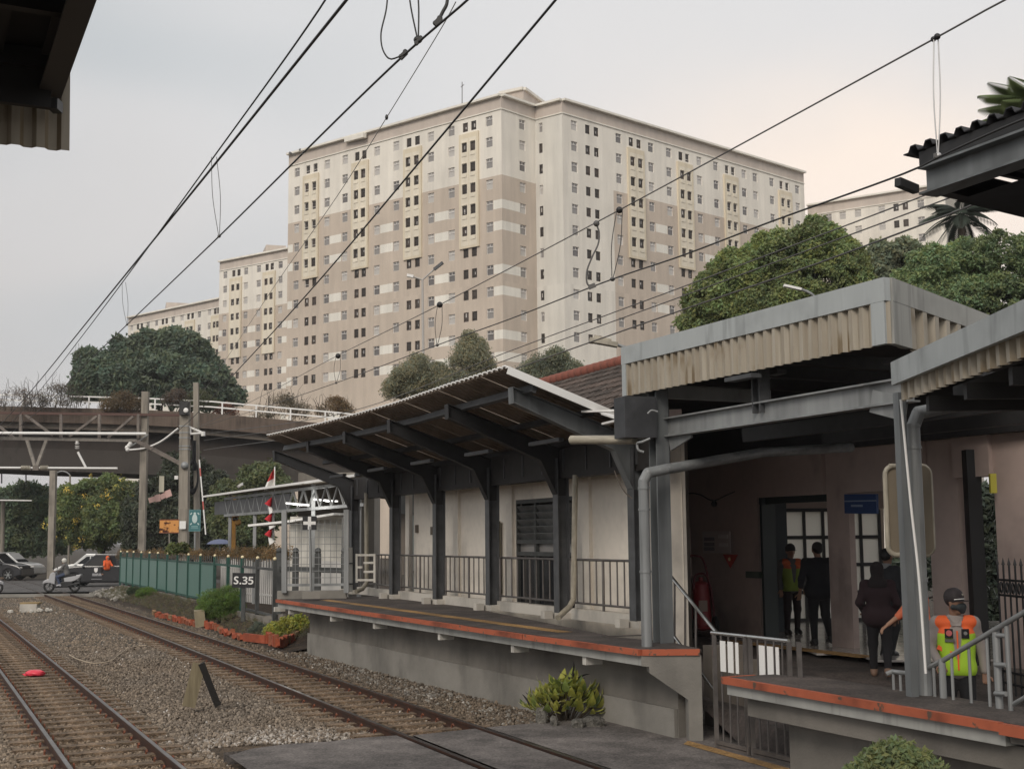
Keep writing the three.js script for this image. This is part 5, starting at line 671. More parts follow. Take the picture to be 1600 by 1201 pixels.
{ const t = thing('white_shed', 'plain white shed with a thin sloping roof edge behind the mesh barrier', 'shed', D(500, 925, 41)); const q = (x, y) => D(x, y, 41), w = new B(); w.box(V3(q(493, 850).x, 1.9, -41.6), (532 - 452) / 2000 * 41, 3, 1.2); w.mesh('wall', M.whitePost, t); const r = new B(); r.bar(D(398, 821, 41.5), D(470, 813.5, 41), 0.9, 0.07); r.bar(D(470, 813.5, 41), D(536, 803, 40), 0.9, 0.07); r.mesh('roof', M.white, t); }
{ const t = thing('side_block', 'plain grey wall block rising behind the entrance shelter roof', 'building', D(520, 800, 44)); const b = new B(); b.box(V3(D(525, 780, 45).x, 2.7, -46), (595 - 476) / 2000 * 45, 4.6, 2); b.mesh('wall', M.wall, t); }
// ---------------------------------------------------------------- signs, flags, signals
const font = await new FontLoader().loadAsync('fonts/droid/droid_sans_bold.typeface.json');
function words(s, size, depth = 0.01) { const g = new TextGeometry(s, { font, size, depth, curveSegments: 4, bevelEnabled: false }); g.computeBoundingBox(); const c = g.boundingBox.getCenter(V3(0, 0, 0)); g.translate(-c.x, -c.y, 0); return g.toNonIndexed(); }
{ const d = 38, c = D(380.5, 906.5, d), t = thing('marker_sign', 'black S.35 board on a dark post above the clipped shrubs', 'sign', D(380, 964, d)); const p = new B(); p.box(D(380, 938, d + 0.05), 0.11, 1.2, 0.11); p.mesh('post', M.frame, t); const b = new B(); b.box(c, 0.66, 0.43, 0.04, 0.06, 0, -0.03); b.mesh('board', M.black, t); const w = new B(); w.add(words('S.35', 0.225), new THREE.Matrix4().makeRotationFromEuler(new THREE.Euler(0, 0.06, -0.03)).setPosition(add(c, V3(0.002, 0, 0.022), 1))); w.mesh('lettering', M.white, t); }
{ const d = 58, c = D(304, 813, d), t = thing('shelter_sign', 'teal sign with a pale oval emblem and corner dots in front of the poles', 'sign', D(304, 862, d)); const b = new B(); b.box(c, 0.53, 0.98, 0.04); b.mesh('board', mat([0.04, 0.15, 0.16], 0.5), t); const k = (x, y) => add(c, V3(x, y, 0.026), 1), m = mat([0.5, 0.6, 0.58], 0.5); const e = new B(); e.ball(k(0, 0.08), 0.12, 1, 1.7, 0.06, 16); e.ball(k(0, 0.31), 0.06, 1, 1, 0.1); for (const x of [-1, 1]) for (const y of [-0.14, 0.32]) e.bar(k(x * 0.2, y - 0.05), k(x * 0.13, y + 0.02), 0.05, 0.01, V3(0, 0, 1)); e.mesh('emblem', m, t); const f = new B(); for (const x of [-1, 1]) f.box(k(x * 0.25, 0), 0.012, 0.94, 0.01); for (const y of [-1, 1]) f.box(k(0, y * 0.47), 0.5, 0.012, 0.01); f.box(k(0, -0.27), 0.3, 0.05, 0.008); f.box(k(0, -0.35), 0.34, 0.03, 0.008); f.mesh('border', mat([0.2, 0.36, 0.36], 0.5), t); const p = new B(); p.tube(D(304, 832, d + 0.06), D(304, 866, d + 0.06), 0.04); p.mesh('post', M.galv, t); }
{ const d = 60, c = D(264, 822, d), t = thing('rusty_sign', 'rust stained orange board in two halves on a thin post', 'sign', D(264, 862, d)); const m = mat([0.62, 0.32, 0.12], 0.8, { map: tex(128, 1, (u, v) => { const a = smooth(0.5, 0.62, fbm(u * 5, v * 5, 5, 4) + 0.12 * (v - 0.4)); return [mix(1, 0.32, a), mix(0.95, 0.22, a), mix(0.85, 0.18, a)]; }) }); for (const s of [-1, 1]) { const b = new B(); b.box(add(c, V3(s * 0.225, 0, 0), 1), 0.44, 0.6, 0.03); b.mesh('board', m, t); } const e = new B(); e.box(add(c, V3(0, 0.3, 0), 1), 0.92, 0.04, 0.05); e.box(add(c, V3(0, -0.3, 0), 1), 0.92, 0.04, 0.05); e.mesh('frame', mat([0.2, 0.07, 0.04], 0.8), t); const p = new B(); p.tube(D(264, 832, d + 0.05), D(264, 864, d + 0.05), 0.035); p.mesh('post', M.concretePole, t); }
{ const b = new B(); b.box(D(252, 756, 69), 0.26, 0.86, 0.04, 0.1); tag(b.mesh('blank_panel', mat([0.6, 0.57, 0.45], 0.7)), 'narrow pale yellowish panel hanging among the dark leaves', 'panel'); }
{ const pts = [[232, 782], [242, 779], [250, 777], [258, 773], [267, 769]], b = new B(); for (let i = 0; i < 4; i++) b.bar(D(...pts[i], 69 + 0.1 * (i % 2)), D(...pts[i + 1], 69 + 0.1 * ((i + 1) % 2)), 0.03, 0.28 + 0.1 * (i % 2)); tag(b.mesh('torn_banner', mat([0.6, 0.4, 0.36], 0.9)), 'torn pinkish banner sagging between the two left poles', 'banner'); }
{ const d = 52, t = thing('crossing_signal', 'yellow level crossing signal post behind the dark fence', 'signal', D(365, 872, d)); const m = mat([0.6, 0.29, 0.03], 0.6, { map: T.grime }), p = new B(); p.bar(D(364, 880, d), D(365, 775, d), 0.17, 0.17, V3(0, 0, 1)); p.mesh('post', m, t); const h = new B(); h.tube(D(368, 804, d), D(366, 800, d - 0.2), 0.17, 0.2, 12); h.tube(D(372, 817, d), D(371, 815, d - 0.15), 0.12, 0.12, 12); h.mesh('lamp_head', m, t); const k = new B(); k.bar(D(364, 794, d - 0.1), D(370, 813, d - 0.1), 0.1, 0.04); k.tube(D(363, 811, d - 0.12), D(371, 810, d - 0.12), 0.06); k.mesh('bracket', M.steelDark, t); const s = new B(); s.tube(D(374, 757, d), D(376, 760, d), 0.16, 0.12); s.mesh('siren', M.white, t); }
{ const d = 58, t = thing('barrier_arm', 'raised red and white level crossing barrier arm', 'barrier', D(320, 840, d)); for (let i = 0; i < 9; i++) { const b = new B(), a = D(mix(321, 311, i / 9), mix(835, 718, i / 9), d), c = D(mix(321, 311, (i + 1) / 9), mix(835, 718, (i + 1) / 9), d); b.bar(a, c, 0.05, 0.05, V3(0, 0, 1)); b.mesh('band', i % 4 === 3 ? mat([0.5, 0.12, 0.1], 0.6) : M.white, t); } }
{ const d = 44, t = thing('flag_pole', 'thin pole flying a red and white flag above the shelter roof', 'flag', D(428, 880, d)); const p = new B(); p.tube(D(427, 880, d), D(429, 729, d), 0.02); p.mesh('pole', M.white, t); const wave = (y0, y1, x0, x1, m, nm) => { const b = new B(); for (let i = 0; i < 8; i++) { const f = (k, s) => D(mix(428, mix(x0, x1, s), k), mix(mix(y0, y1, s), mix(y0 + 6, y1 + 6, s), k), d + 0.12 * Math.sin(k * 6)); b.quad(f(i / 8, 0), f((i + 1) / 8, 0), f((i + 1) / 8, 1), f(i / 8, 1)); b.quad(add(f(i / 8, 0), V3(0, 0, 0.008), 1), add(f((i + 1) / 8, 0), V3(0, 0, 0.008), 1), add(f((i + 1) / 8, 1), V3(0, 0, 0.008), 1), add(f(i / 8, 1), V3(0, 0, 0.008), 1)); } b.mesh(nm, m, t); }; wave(732, 747, 424, 417, mat([0.5, 0.03, 0.03], 0.8), 'red_half'); wave(747, 762, 417, 411, M.white, 'white_half'); }
{ const d = 43, t = thing('bunting', 'red and white bunting tied down a thin pole at the entrance', 'bunting', D(428, 870, d)); const red = mat([0.5, 0.02, 0.03], 0.8); for (let i = 0; i < 6; i++) { const y = 782 + i * 12, b = new B(), a = D(426, y, d); b.add(new THREE.ConeGeometry(0.13, 0.34, 7), new THREE.Matrix4().makeRotationZ(0.5 * (i % 2 ? 1 : -1)).setPosition(add(a, V3(-0.08, 0, 0.05), 1))); b.mesh('flag', i % 2 ? M.white : red, t); } const p = new B(); p.tube(D(427, 875, d), D(426, 770, d), 0.03); p.mesh('pole', M.galv, t); }
{ const t = thing('market_umbrella', 'faded blue umbrella open behind the fence near the yellow signal', 'umbrella', D(343, 875, 56)); const b = new B(); b.add(new THREE.SphereGeometry(0.85, 10, 5, 0, Math.PI * 2, 0, 1.15), new THREE.Matrix4().makeScale(0.75, 0.42, 0.75).setPosition(D(343, 855, 56))); b.mesh('canopy', mat([0.12, 0.14, 0.22], 0.8, { side: THREE.DoubleSide }), t); const p = new B(); p.tube(D(343, 845, 56), D(343, 880, 56), 0.03); p.mesh('pole', M.galv, t); }
// street lamps
{ const d = 92, t = thing('street_lamp', 'tall twin armed street lamp in front of the taupe facade', 'street lamp', D(660, 600, d)); const b = new B(); b.tube(D(662, 640, d), D(660, 437, d), 0.11, 0.08); b.mesh('post', mat([0.42, 0.4, 0.37], 0.6), t); const a = new B(); a.tube(D(660, 437, d), D(680, 419, d), 0.06); a.tube(D(660, 437, d), D(645, 432, d), 0.06); a.mesh('arm', mat([0.42, 0.4, 0.37], 0.6), t); for (const [x0, y0, x1, y1, m] of [[678, 421, 692, 410, M.steel], [646, 432, 636, 430, M.white]]) { const h = new B(); h.bar(D(x0, y0, d), D(x1, y1, d), 0.3, 0.2); h.mesh('lamp_head', m, t); } }
{ const d = 40, t = thing('street_lamp', 'dirty cream street lamp head poking over the flat canopy roof', 'street lamp', D(985, 545, d)); const b = new B(); b.tube(D(1010, 552, d), D(962, 538, d), 0.05, 0.05); b.tube(D(1010, 552, d), D(1010, 640, d), 0.06); b.mesh('arm', M.galv, t); const h = new B(); h.bar(D(965, 539, d), D(921, 531, d), 0.34, 0.14); h.bar(D(955, 533, d), D(928, 526, d), 0.24, 0.1); h.mesh('lamp_head', M.pvc, t); }
{ const d = 44, t = thing('street_lamp', 'slim white street lamp in front of the big green tree', 'street lamp', D(1275, 470, d)); const b = new B(); b.path([D(1285, 480, d), D(1268, 459, d), D(1250, 451, d)], 0.05, 6, 12); b.tube(D(1285, 480, d), D(1285, 620, d), 0.06); b.mesh('arm', M.galv, t); const h = new B(); h.bar(D(1252, 452, d), D(1225, 446, d), 0.2, 0.08); h.mesh('lamp_head', M.white, t); }
// ---------------------------------------------------------------- gate, stair rail, ramp rail, mirror
{
  const a = P(2.42, 15.75, 0.12), c = P(3.05, 14.45, 0.12), t = thing('steel_gate', 'stainless steel double gate with white plates between the two platforms', 'gate', a); const g = k => a.clone().lerp(c, k);
  for (const k of [0, 0.44, 0.5, 1, 1.12]) { const b = new B(); b.bar(Y(g(k), 0.16), Y(g(k), k > 1 ? 1.5 : 1.49), 0.05, 0.05, V3(0, 0, 1)); b.mesh('post', M.inoxDull, t); } for (const [k0, k1] of [[-0.03, 0.47], [0.475, 1.0]]) { const b = new B(); b.tube(Y(g(k0), 1.5), Y(g(k1), 1.5), 0.024, 0.024, 10); b.mesh('top_rail', M.inox, t); const l = new B(); l.bar(Y(g(k0 + 0.04), 0.22), Y(g(k1), 0.22), 0.045, 0.05); l.bar(Y(g(k0 + 0.04), 0.16), Y(g(k1), 0.16), 0.04, 0.05); l.mesh('bottom_rail', M.inoxDull, t); }
  for (const s of [0, 1]) for (let i = 0; i < 4; i++) { const k = s * 0.5 + 0.1 + i * 0.105, b = new B(); b.tube(Y(g(k), 0.22), Y(g(k), 1.5), 0.012, 0.012, 8); b.mesh('bar', M.inoxDull, t); } for (const s of [0, 1]) for (let i = 0; i < 3; i++) { const k0 = s * 0.53 + 0.11 + i * 0.107, b = new B(), p = V3(-0.03, 0, 0.0); b.bar(add(Y(g(k0 + 0.012), 1.24), p, 1), add(Y(g(k0 + (i === 2 ? 0.05 : 0.085)), 1.24), p, 1), 0.008, 0.36); b.mesh('plate', M.white, t); }
}
{
  const t = thing('stair_rail', 'bright stainless stair handrail descending beside the white pillar', 'handrail', D(1050, 1000, 18)); const q = (k, y) => D(mix(1036, 1119, k), mix(885, 987, k) + y, mix(18.4, 16.3, k)); const b = new B(); b.tube(q(0, 0), q(1, 0), 0.024); b.mesh('handrail', M.inox, t); const l = new B(); l.tube(q(0, 85), q(1, 95), 0.02); l.mesh('lower_rail', M.inox, t); for (const k of [0.02, 0.22, 0.42, 0.62, 0.97]) { const p = new B(); p.tube(q(k, 0), q(k, 120), 0.016); p.mesh('baluster', M.inoxDull, t); }
  const st = thing('stairs', 'short concrete steps leading from the platform end down to the hall', 'stairs', P(2.9, 16.8, 0.4)); for (let i = 0; i < 5; i++) { const s = new B(), p = add(P(2.62, 17.6, 0), tv, i * 0.3 + 0.1, nv, 0.2); s.box(Y(p, (1.2 - i * 0.17) / 2), 0.3, 1.2 - i * 0.17, 0.5, Math.atan2(nv.x, nv.z)); s.mesh('step', M.concreteDark, st); }
}
{
  const t = thing('ramp_rail', 'grey tubular stair railing rising in front of the guard', 'railing', D(1440, 1070, 12.6)); const dx = x => mix(13.1, 11.25, clamp((x - 1395) / 205, 0, 1.6)), q = (x, y) => D(x, y, dx(x)); const hr = [[1395, 1049], [1432, 1053], [1475, 1031], [1600, 957], [1660, 921]].map(p => q(...p)); const b = new B(); b.path([q(1385, 1053), ...hr], 0.024, 10, 0, true); b.mesh('handrail', M.galv, t);
  const foot = (x, y, w, nm) => { const p = q(x, y), c = new B(); c.tube(p, V3(p.x, 0.5, p.z), w, w, 10); c.mesh(nm, M.galv, t); }; const hy = x => x < 1432 ? 1052 : 1056 - (x - 1432) * 0.588; for (const x of [1396, 1407, 1443, 1459, 1487, 1514, 1542]) foot(x, hy(x), 0.0145, 'baluster'); for (const x of [1472, 1556, 1618]) foot(x, hy(x) - 3, 0.033, 'post'); foot(1573, hy(1573) + 2, 0.021, 'baluster'); const k = new B(); for (const y of [992, 1038, 1083]) k.tube(q(1556, y), q(1573, y + 1), 0.022); k.mesh('link', M.galv, t); const lo = new B(); lo.tube(q(1585, 1100), q(1640, 1068), 0.022); lo.mesh('lower_rail', M.galv, t);
}
{ const d = 13.4, t = thing('frame_board', 'pale board in a rounded metal frame hanging behind the canopy post', 'board', D(1425, 800, d)); const c = D(1420, 797, d), s = new THREE.Shape(), w = 0.235, h = 0.46, r = 0.09; s.moveTo(-w + r, -h); s.lineTo(w - r, -h); s.absarc(w - r, -h + r, r, -Math.PI / 2, 0); s.lineTo(w, h - r); s.absarc(w - r, h - r, r, 0, Math.PI / 2); s.lineTo(-w + r, h); s.absarc(-w + r, h - r, r, Math.PI / 2, Math.PI); s.lineTo(-w, -h + r); s.absarc(-w + r, -h + r, r, Math.PI, 1.5 * Math.PI); const b = new B(); b.shape(s, 0.03, new THREE.Matrix4().makeRotationY(-0.1).setPosition(c)); b.mesh('panel', mat([0.2, 0.17, 0.13], 0.8, { map: T.wallstain }), t); const f = new B(), pts = s.getPoints(8).map(p => add(c, V3(p.x, p.y, 0.02), 1)); f.add(new THREE.TubeGeometry(new THREE.CatmullRomCurve3(pts, true), 90, 0.026, 8, true)); f.mesh('frame', M.pvc, t); }
{ const t = thing('iron_fence', 'dark ornamental iron fence with rings behind the railing at the right edge', 'fence', D(1580, 1050, 16.6)); const a = D(1560, 900, 17.4), c = D(1680, 900, 15.4), m = M.black; for (let i = 0; i <= 12; i++) { const p = a.clone().lerp(c, i / 12), b = new B(); b.tube(Y(p, 0.55), Y(p, 2.25), 0.014, 0.014, 6); b.add(new THREE.ConeGeometry(0.025, 0.1, 6), new THREE.Matrix4().setPosition(Y(p, 2.3))); b.mesh('bar', m, t); } for (const y of [2.05, 1.85, 0.85, 0.7]) { const b = new B(); b.bar(Y(a, y), Y(c, y), 0.03, 0.03); b.mesh('rail', m, t); } for (const y of [1.95]) for (let i = 0; i < 12; i++) { const b = new B(); b.add(new THREE.TorusGeometry(0.07, 0.012, 6, 16), new THREE.Matrix4().makeRotationY(1.0).setPosition(Y(a.clone().lerp(c, (i + 0.5) / 12), y))); b.mesh('ring', m, t); } const pl = new B(); pl.bar(Y(D(1527, 900, 19), 0.6), Y(D(1527, 900, 19), 3.9), 0.2, 0.2, V3(0, 0, 1)); pl.mesh('post', m, t); }  // the lone black post stands in for the darkness of a hall opening
{ const b = new B(); b.box(D(1552, 755, 18.5), 0.09, 0.28, 0.06); tag(b.mesh('yellow_plate', mat([0.5, 0.45, 0.06], 0.6)), 'small yellow plate hanging beside the dark opening of the hall', 'plate'); }
{ // trolley fire extinguisher
  const p0 = add(Y(hallX(1147), 0.78), out, 0.75), t = thing('extinguisher_trolley', 'red wheeled fire extinguisher trolley against the dim pink wall', 'extinguisher', p0), red = mat([0.3, 0.03, 0.035], 0.4); const q = (x, y, z) => add(p0, V3(x, y, z), 1); const bd = new B(); bd.tube(q(0.02, 0.22, 0.05), q(0, 0.95, -0.02), 0.16, 0.16, 16); bd.ball(q(0, 0.97, -0.02), 0.158, 1, 0.55, 1, 16); bd.ball(q(0.02, 0.2, 0.05), 0.158, 1, 0.4, 1, 16); bd.tube(q(0, 1.0, -0.02), q(0, 1.12, -0.02), 0.04); bd.mesh('tank', red, t); const h = new B(); h.path([q(0.24, 0.15, 0.12), q(0.18, 0.8, 0.02), q(0.08, 1.42, -0.12), q(0.02, 1.5, -0.14), q(-0.2, 1.5, -0.14), q(-0.25, 1.4, -0.12), q(-0.2, 0.8, 0.02), q(-0.2, 0.15, 0.12)], 0.022, 8, 60); h.path([q(-0.16, 0.9, 0.1), q(-0.1, 1.16, 0.06), q(0.06, 1.18, 0.06), q(0.16, 0.95, 0.1), q(0.2, 0.5, 0.18)], 0.02, 8, 40); h.mesh('frame', mat([0.12, 0.015, 0.02], 0.5), t); for (const s of [-1, 1]) { const w = new B(); w.add(new THREE.TorusGeometry(0.17, 0.045, 8, 20), new THREE.Matrix4().makeRotationY(Math.PI / 2).setPosition(q(s * 0.24, 0.2, 0.1))); w.mesh('wheel', M.rubber, t); } const lb = new B(); lb.box(q(0, 0.6, 0.2), 0.16, 0.2, 0.02); lb.mesh('label', mat([0.4, 0.3, 0.25], 0.6), t);
  const p1 = add(Y(hallX(1118), 0.78), out, 0.9), t2 = thing('hose_reel', 'dark hose reel standing left of the red trolley', 'hose reel', p1), r = new B(); for (const k of [0, 1, 2]) r.add(new THREE.TorusGeometry(0.24 - k * 0.05, 0.035, 8, 24), new THREE.Matrix4().makeRotationY(0.5).setPosition(add(p1, up, 0.3, V3(0, 0, k * 0.03), 1))); r.mesh('hose', M.rubber, t2); const s = new B(); s.box(add(p1, up, 0.05), 0.4, 0.1, 0.3); s.tube(add(p1, up, 0.05), add(p1, up, 0.55), 0.03); s.mesh('stand', M.frame, t2); }
{ const c = add(onWall(1133, 787, LA, LB), out, 0.25), t = thing('ceiling_camera', 'small dark camera with trailing cable on the dim pink wall', 'camera', c), b = new B(); b.ball(c, 0.06); b.box(add(c, up, 0.05), 0.05, 0.06, 0.05); b.mesh('body', M.black, t); const w = new B(); w.path([add(onWall(1070, 771, LA, LB), out, 0.2), add(onWall(1105, 772, LA, LB), out, 0.2), add(onWall(1128, 782, LA, LB), out, 0.2), add(onWall(1148, 774, LA, LB), out, 0.2), add(onWall(1162, 768, LA, LB), out, 0.2)], 0.012, 5, 40); w.mesh('cable', M.steelDark, t); }
{ const b = new B(); b.path([D(960, 735, 19.8), D(966, 750, 19.8), D(976, 768, 19.8), D(988, 779, 19.8)], 0.01, 5, 20); tag(b.mesh('hanging_cable', M.concreteDark), 'thin loose cable hanging on the cream wall by the nearest column', 'cable'); }
// ---------------------------------------------------------------- things lying by the track
{ const d = 20.3, t = thing('track_marker', 'small weathered wooden A-shaped marker standing on the ballast between the tracks', 'marker', G(303, 1104, 0)); const q = (x, y, k = d) => D(x, y, k); const b = new B(); b.bar(q(294, 1104), q(311, 1036), 0.2, 0.03, V3(0.25, 0, 1)); b.mesh('pale_board', mat([0.33, 0.29, 0.2], 0.9, { map: T.wood }), t); const k = new B(); k.bar(q(340, 1102, 20.5), q(314, 1036, 20.3), 0.1, 0.06, V3(0.4, 0, 1)); k.mesh('dark_leg', mat([0.02, 0.018, 0.016], 0.9), t); }
{ const c = G(54, 1052, 0.09), b = new B(), g = new THREE.SphereGeometry(1, 24, 14), p = g.attributes.position; for (let i = 0; i < p.count; i++) { const x = p.getX(i), y = p.getY(i), z = p.getZ(i), n = 1 + 0.35 * (fbm(x * 3 + 9, z * 3 + y * 2 + 4, 64, 4) - 0.5) + 0.1 * Math.sin(9 * x + 5 * z); p.setXYZ(i, x * 0.19 * n, Math.max(y, -0.5) * 0.075 * n, z * 0.15 * n); } g.computeVertexNormals(); b.add(g, new THREE.Matrix4().setPosition(c)); b.add(new THREE.ConeGeometry(0.05, 0.12, 7), new THREE.Matrix4().makeRotationZ(1.3).setPosition(add(c, V3(-0.2, -0.02, 0), 1))); tag(b.mesh('plastic_bag', mat([0.72, 0.05, 0.08], 0.35)), 'crumpled red plastic bag lying between the rails of the left track', 'bag'); }
{ const b = new B(); b.path([[108, 1023], [125, 1031], [148, 1036], [166, 1034], [182, 1025], [196, 1015], [216, 1009], [228, 1008]].map(([x, y], i) => G(x, y, 0.05 + 0.02 * (i % 2))), 0.011, 6, 60); tag(b.mesh('loose_wire', mat([0.42, 0.34, 0.25], 0.7)), 'loose pale wire curling across the ballast between the tracks', 'wire'); }
{ const c = G(46, 957, 0.0), t = thing('concrete_box', 'pale concrete track box with a yellowish lid and rubble around it', 'box', c), b = new B(); b.box(add(c, up, 0.16), 0.62, 0.34, 0.6, 0.12); b.mesh('body', M.kerb, t); const l = new B(); l.box(add(c, up, 0.36, V3(0, 0, -0.1), 1), 0.72, 0.07, 0.5, 0.12); l.mesh('lid', mat([0.5, 0.36, 0.18], 0.85, { map: T.grime }), t); const r = new B(); for (let i = 0; i < 16; i++) r.add(new THREE.IcosahedronGeometry(rr(0.04, 0.11), 0), new THREE.Matrix4().setPosition(add(c, V3(rr(-0.7, 0.9), rr(0.03, 0.1), rr(-0.2, 0.7)), 1))); stuff(r.mesh('rubble', M.kerb, t)); }
{ // brick garden edging, each brick its own
  const t = thing('brick_edging', 'broken orange brick edging along the garden bank', 'edging', G(420, 1000, 0.1)); const oc = [mat([0.55, 0.12, 0.05], 0.9, { map: T.grime }), mat([0.5, 0.15, 0.07], 0.9, { map: T.grime }), mat([0.42, 0.25, 0.13], 0.9, { map: T.grime })], bg = new THREE.BoxGeometry(0.24, 0.14, 0.11).toNonIndexed();
  const lay = (x0, y0, x1, y1, n, h, tall = 1) => { for (let i = 0; i < n; i++) { const m = put('brick', bg, oc[Math.floor(rnd() * 2.4)], t), p = G(mix(x0, x1, i / n), mix(y0, y1, i / n), h); m.position.copy(p).sub(t.position).add(V3(0, rr(-0.03, 0.05), rr(-0.04, 0.04))); m.rotation.set(rr(-0.2, 0.2), Math.atan2(-(G(x1, y1, h).z - G(x0, y0, h).z), G(x1, y1, h).x - G(x0, y0, h).x) + rr(-0.25, 0.25), rr(-0.3, 0.3)); m.scale.set(rr(0.8, 1.15), tall * rr(0.9, 1.3), 1); } };
  lay(241, 959, 308, 975, 18, 0.12); lay(321, 977, 348, 983, 6, 0.12, 1.1); lay(345, 985, 382, 997, 9, 0.12, 0.8); const slab = new B(); slab.bar(G(382, 995, 0.16), G(416, 999, 0.16), 0.1, 0.2); slab.mesh('brick_slab', oc[0], t); lay(418, 998, 434, 1005, 6, 0.18, 1.8); lay(434, 1005, 470, 994, 9, 0.2, 1.3);
  const q = thing('concrete_stub', 'rough broken concrete stub beside the larger clipped shrub', 'concrete block', G(312, 975, 0.1)); const c = new B(); c.box(add(G(312, 968, 0.25)), 0.3, 0.6, 0.3, 0.3, 0.1, 0.12); c.mesh('block', mat([0.42, 0.37, 0.26], 0.95, { map: T.wallstain }), q);
  const tr = thing('planter_trough', 'low concrete planter walls between the shrubs and the platform', 'planter', G(430, 985, 0.2)); for (const [x0, y0, x1, y1] of [[413, 966, 445, 960]]) { const b = new B(); b.bar(D(x0, y0 + 8, 36), D(x1, y1 + 10, 35.5), 0.12, 0.4); b.mesh('wall', M.wall, tr); }
}

// ---------------------------------------------------------------- trees and plants
const leafMat = (() => { const m = new THREE.MeshPhysicalMaterial({ roughness: 0.85, transmission: 0.4, thickness: 0, side: THREE.DoubleSide }); m.color.setRGB(1, 1, 1); return m; })();
function clump(n, len, wid, spread, q) {          // a handful of folded leaves spread through a unit ball
  const pos = []; for (let i = 0; i < n; i++) { const c = V3(q() - 0.5, q() - 0.5, q() - 0.5).multiplyScalar(2 * spread), d = V3(q() - 0.5, q() - 0.6, q() - 0.5).normalize(), s = V3(q() - 0.5, q() - 0.5, q() - 0.5).cross(d).normalize(), nn = d.clone().cross(s); const a = c.clone().addScaledVector(d, -len / 2), b = c.clone().addScaledVector(d, len / 2).addScaledVector(nn, -len * 0.12), l = c.clone().addScaledVector(s, wid / 2).addScaledVector(nn, len * 0.07), r = c.clone().addScaledVector(s, -wid / 2).addScaledVector(nn, len * 0.07);
    for (const v of [a, l, b, a, b, r]) pos.push(v.x, v.y, v.z); } const g = new THREE.BufferGeometry(); g.setAttribute('position', new THREE.Float32BufferAttribute(pos, 3)); g.computeVertexNormals(); return g; }
const lq = mulberry(77), clumps = { broad: clump(9, 0.85, 0.42, 0.62, lq), fine: clump(14, 0.5, 0.2, 0.7, lq), sparse: clump(7, 0.6, 0.2, 0.85, lq), tight: clump(16, 0.45, 0.24, 0.6, lq) };
function crown(parent, lobes, n, size, base, kind = 'broad', gap = 0.42, vary = 0.5, name = 'crown', flat = 0.85) {
  const g = clumps[kind], im = new THREE.InstancedMesh(g, leafMat, n), m = new THREE.Matrix4(), e = new THREE.Euler(), qt = new THREE.Quaternion(), col = new THREE.Color(), w = lobes.map(l => l.r ** 1.6), W = w.reduce((a, b) => a + b, 0), sd = rr(0, 50); let k = 0, guard = 0;
  while (k < n && guard++ < n * 12) { let t = rnd() * W, i = 0; while ((t -= w[i]) > 0 && i < lobes.length - 1) i++; const l = lobes[i], th = rr(0, 6.283), z = rr(-0.75, 1), s = Math.sqrt(1 - z * z), rad0 = l.r * (1 - 0.5 * rnd() ** 1.5) * (0.9 + 0.28 * fbm(th * 1.6 + sd, z * 2.6 + i * 3.1, 256, 3)); let rad = rad0; rad *= 0.8 + 0.42 * fbm(th * 5 + sd, z * 7 + i * 5, 256, 2); const p = V3(l.c.x + Math.cos(th) * s * rad, l.c.y + z * rad * flat, l.c.z + Math.sin(th) * s * rad);
    const f = fbm((p.x + p.z * 0.7) / (size * 4.5) + sd, p.y / (size * 3.4) + sd, 256, 3); if (f < gap && rnd() < 0.93) continue;
    const sc = size * rr(0.7, 1.3); e.set(rr(0, 6), rr(0, 6), rr(0, 6)); m.compose(p.sub(parent.position), qt.setFromEuler(e), V3(sc, sc, sc)); im.setMatrixAt(k, m); const v = (1 - vary * 0.5) + vary * smooth(0.3, 0.72, f) + rr(-0.14, 0.2), y = rr(-0.16, 0.2); col.setRGB(base[0] * v * (1 + y), base[1] * v, base[2] * v * (1 - y)); im.setColorAt(k, col); k++; }
  im.count = k; im.name = name; im.castShadow = im.receiveShadow = true; parent.add(im); return im;
}
const lob = (list, d, k = 1) => list.map(([x, y, r, dd = 0]) => ({ c: D(x, y, d + dd), r: k * r * (d + dd) / 2000 }));
const bark = mat([0.13, 0.105, 0.085], 0.95, { map: T.wood, bumpMap: T.bump, bumpScale: 0.02 }), barkDark = mat([0.06, 0.05, 0.042], 0.95);
function tree(name, label, px, d, list, n, size, base, o = {}) {
  const L = lob(list, d, 0.84); if (o.knobs !== false) for (const l of L.slice()) for (let i = 0; i < 4; i++) { const v = V3(rr(-1, 1), rr(-0.4, 1), rr(-1, 0.8)).normalize(); L.push({ c: add(l.c, v, l.r * rr(0.8, 1.12)), r: l.r * rr(0.16, 0.36) }); } const low = D(px, 800, d), t = thing(name, label, o.cat ?? 'tree', V3(low.x, 0, low.z), o.group); const b = new B(), foot = V3(low.x, -0.1, low.z), top = L.reduce((a, l) => a.add(l.c), V3(0, 0, 0)).multiplyScalar(1 / L.length), R = o.trunk ?? 0.22; const mid = foot.clone().lerp(top, 0.55).add(V3(rr(-0.3, 0.3), 0, rr(-0.3, 0.3)));
  b.tube(foot, mid, R * 1.15, R * 0.75, 10); for (const l of L.slice(0, list.length)) { const j = mid.clone().lerp(l.c, 0.45).add(V3(rr(-0.2, 0.2), rr(0, 0.4), rr(-0.2, 0.2))); b.tube(mid, j, R * 0.5, R * 0.32, 7); b.tube(j, l.c, R * 0.32, R * 0.08, 6); for (let i = 0; i < 3; i++) { const e = add(l.c, V3(rr(-1, 1), rr(-0.3, 1), rr(-1, 1)).normalize(), l.r * 0.85); b.tube(l.c.clone().lerp(j, 0.25), e, R * 0.12, R * 0.03, 5); } }
  b.mesh('trunk', o.dark ? barkDark : bark, t); crown(t, L, n, size, base, o.kind, o.gap, o.vary); return t;
}
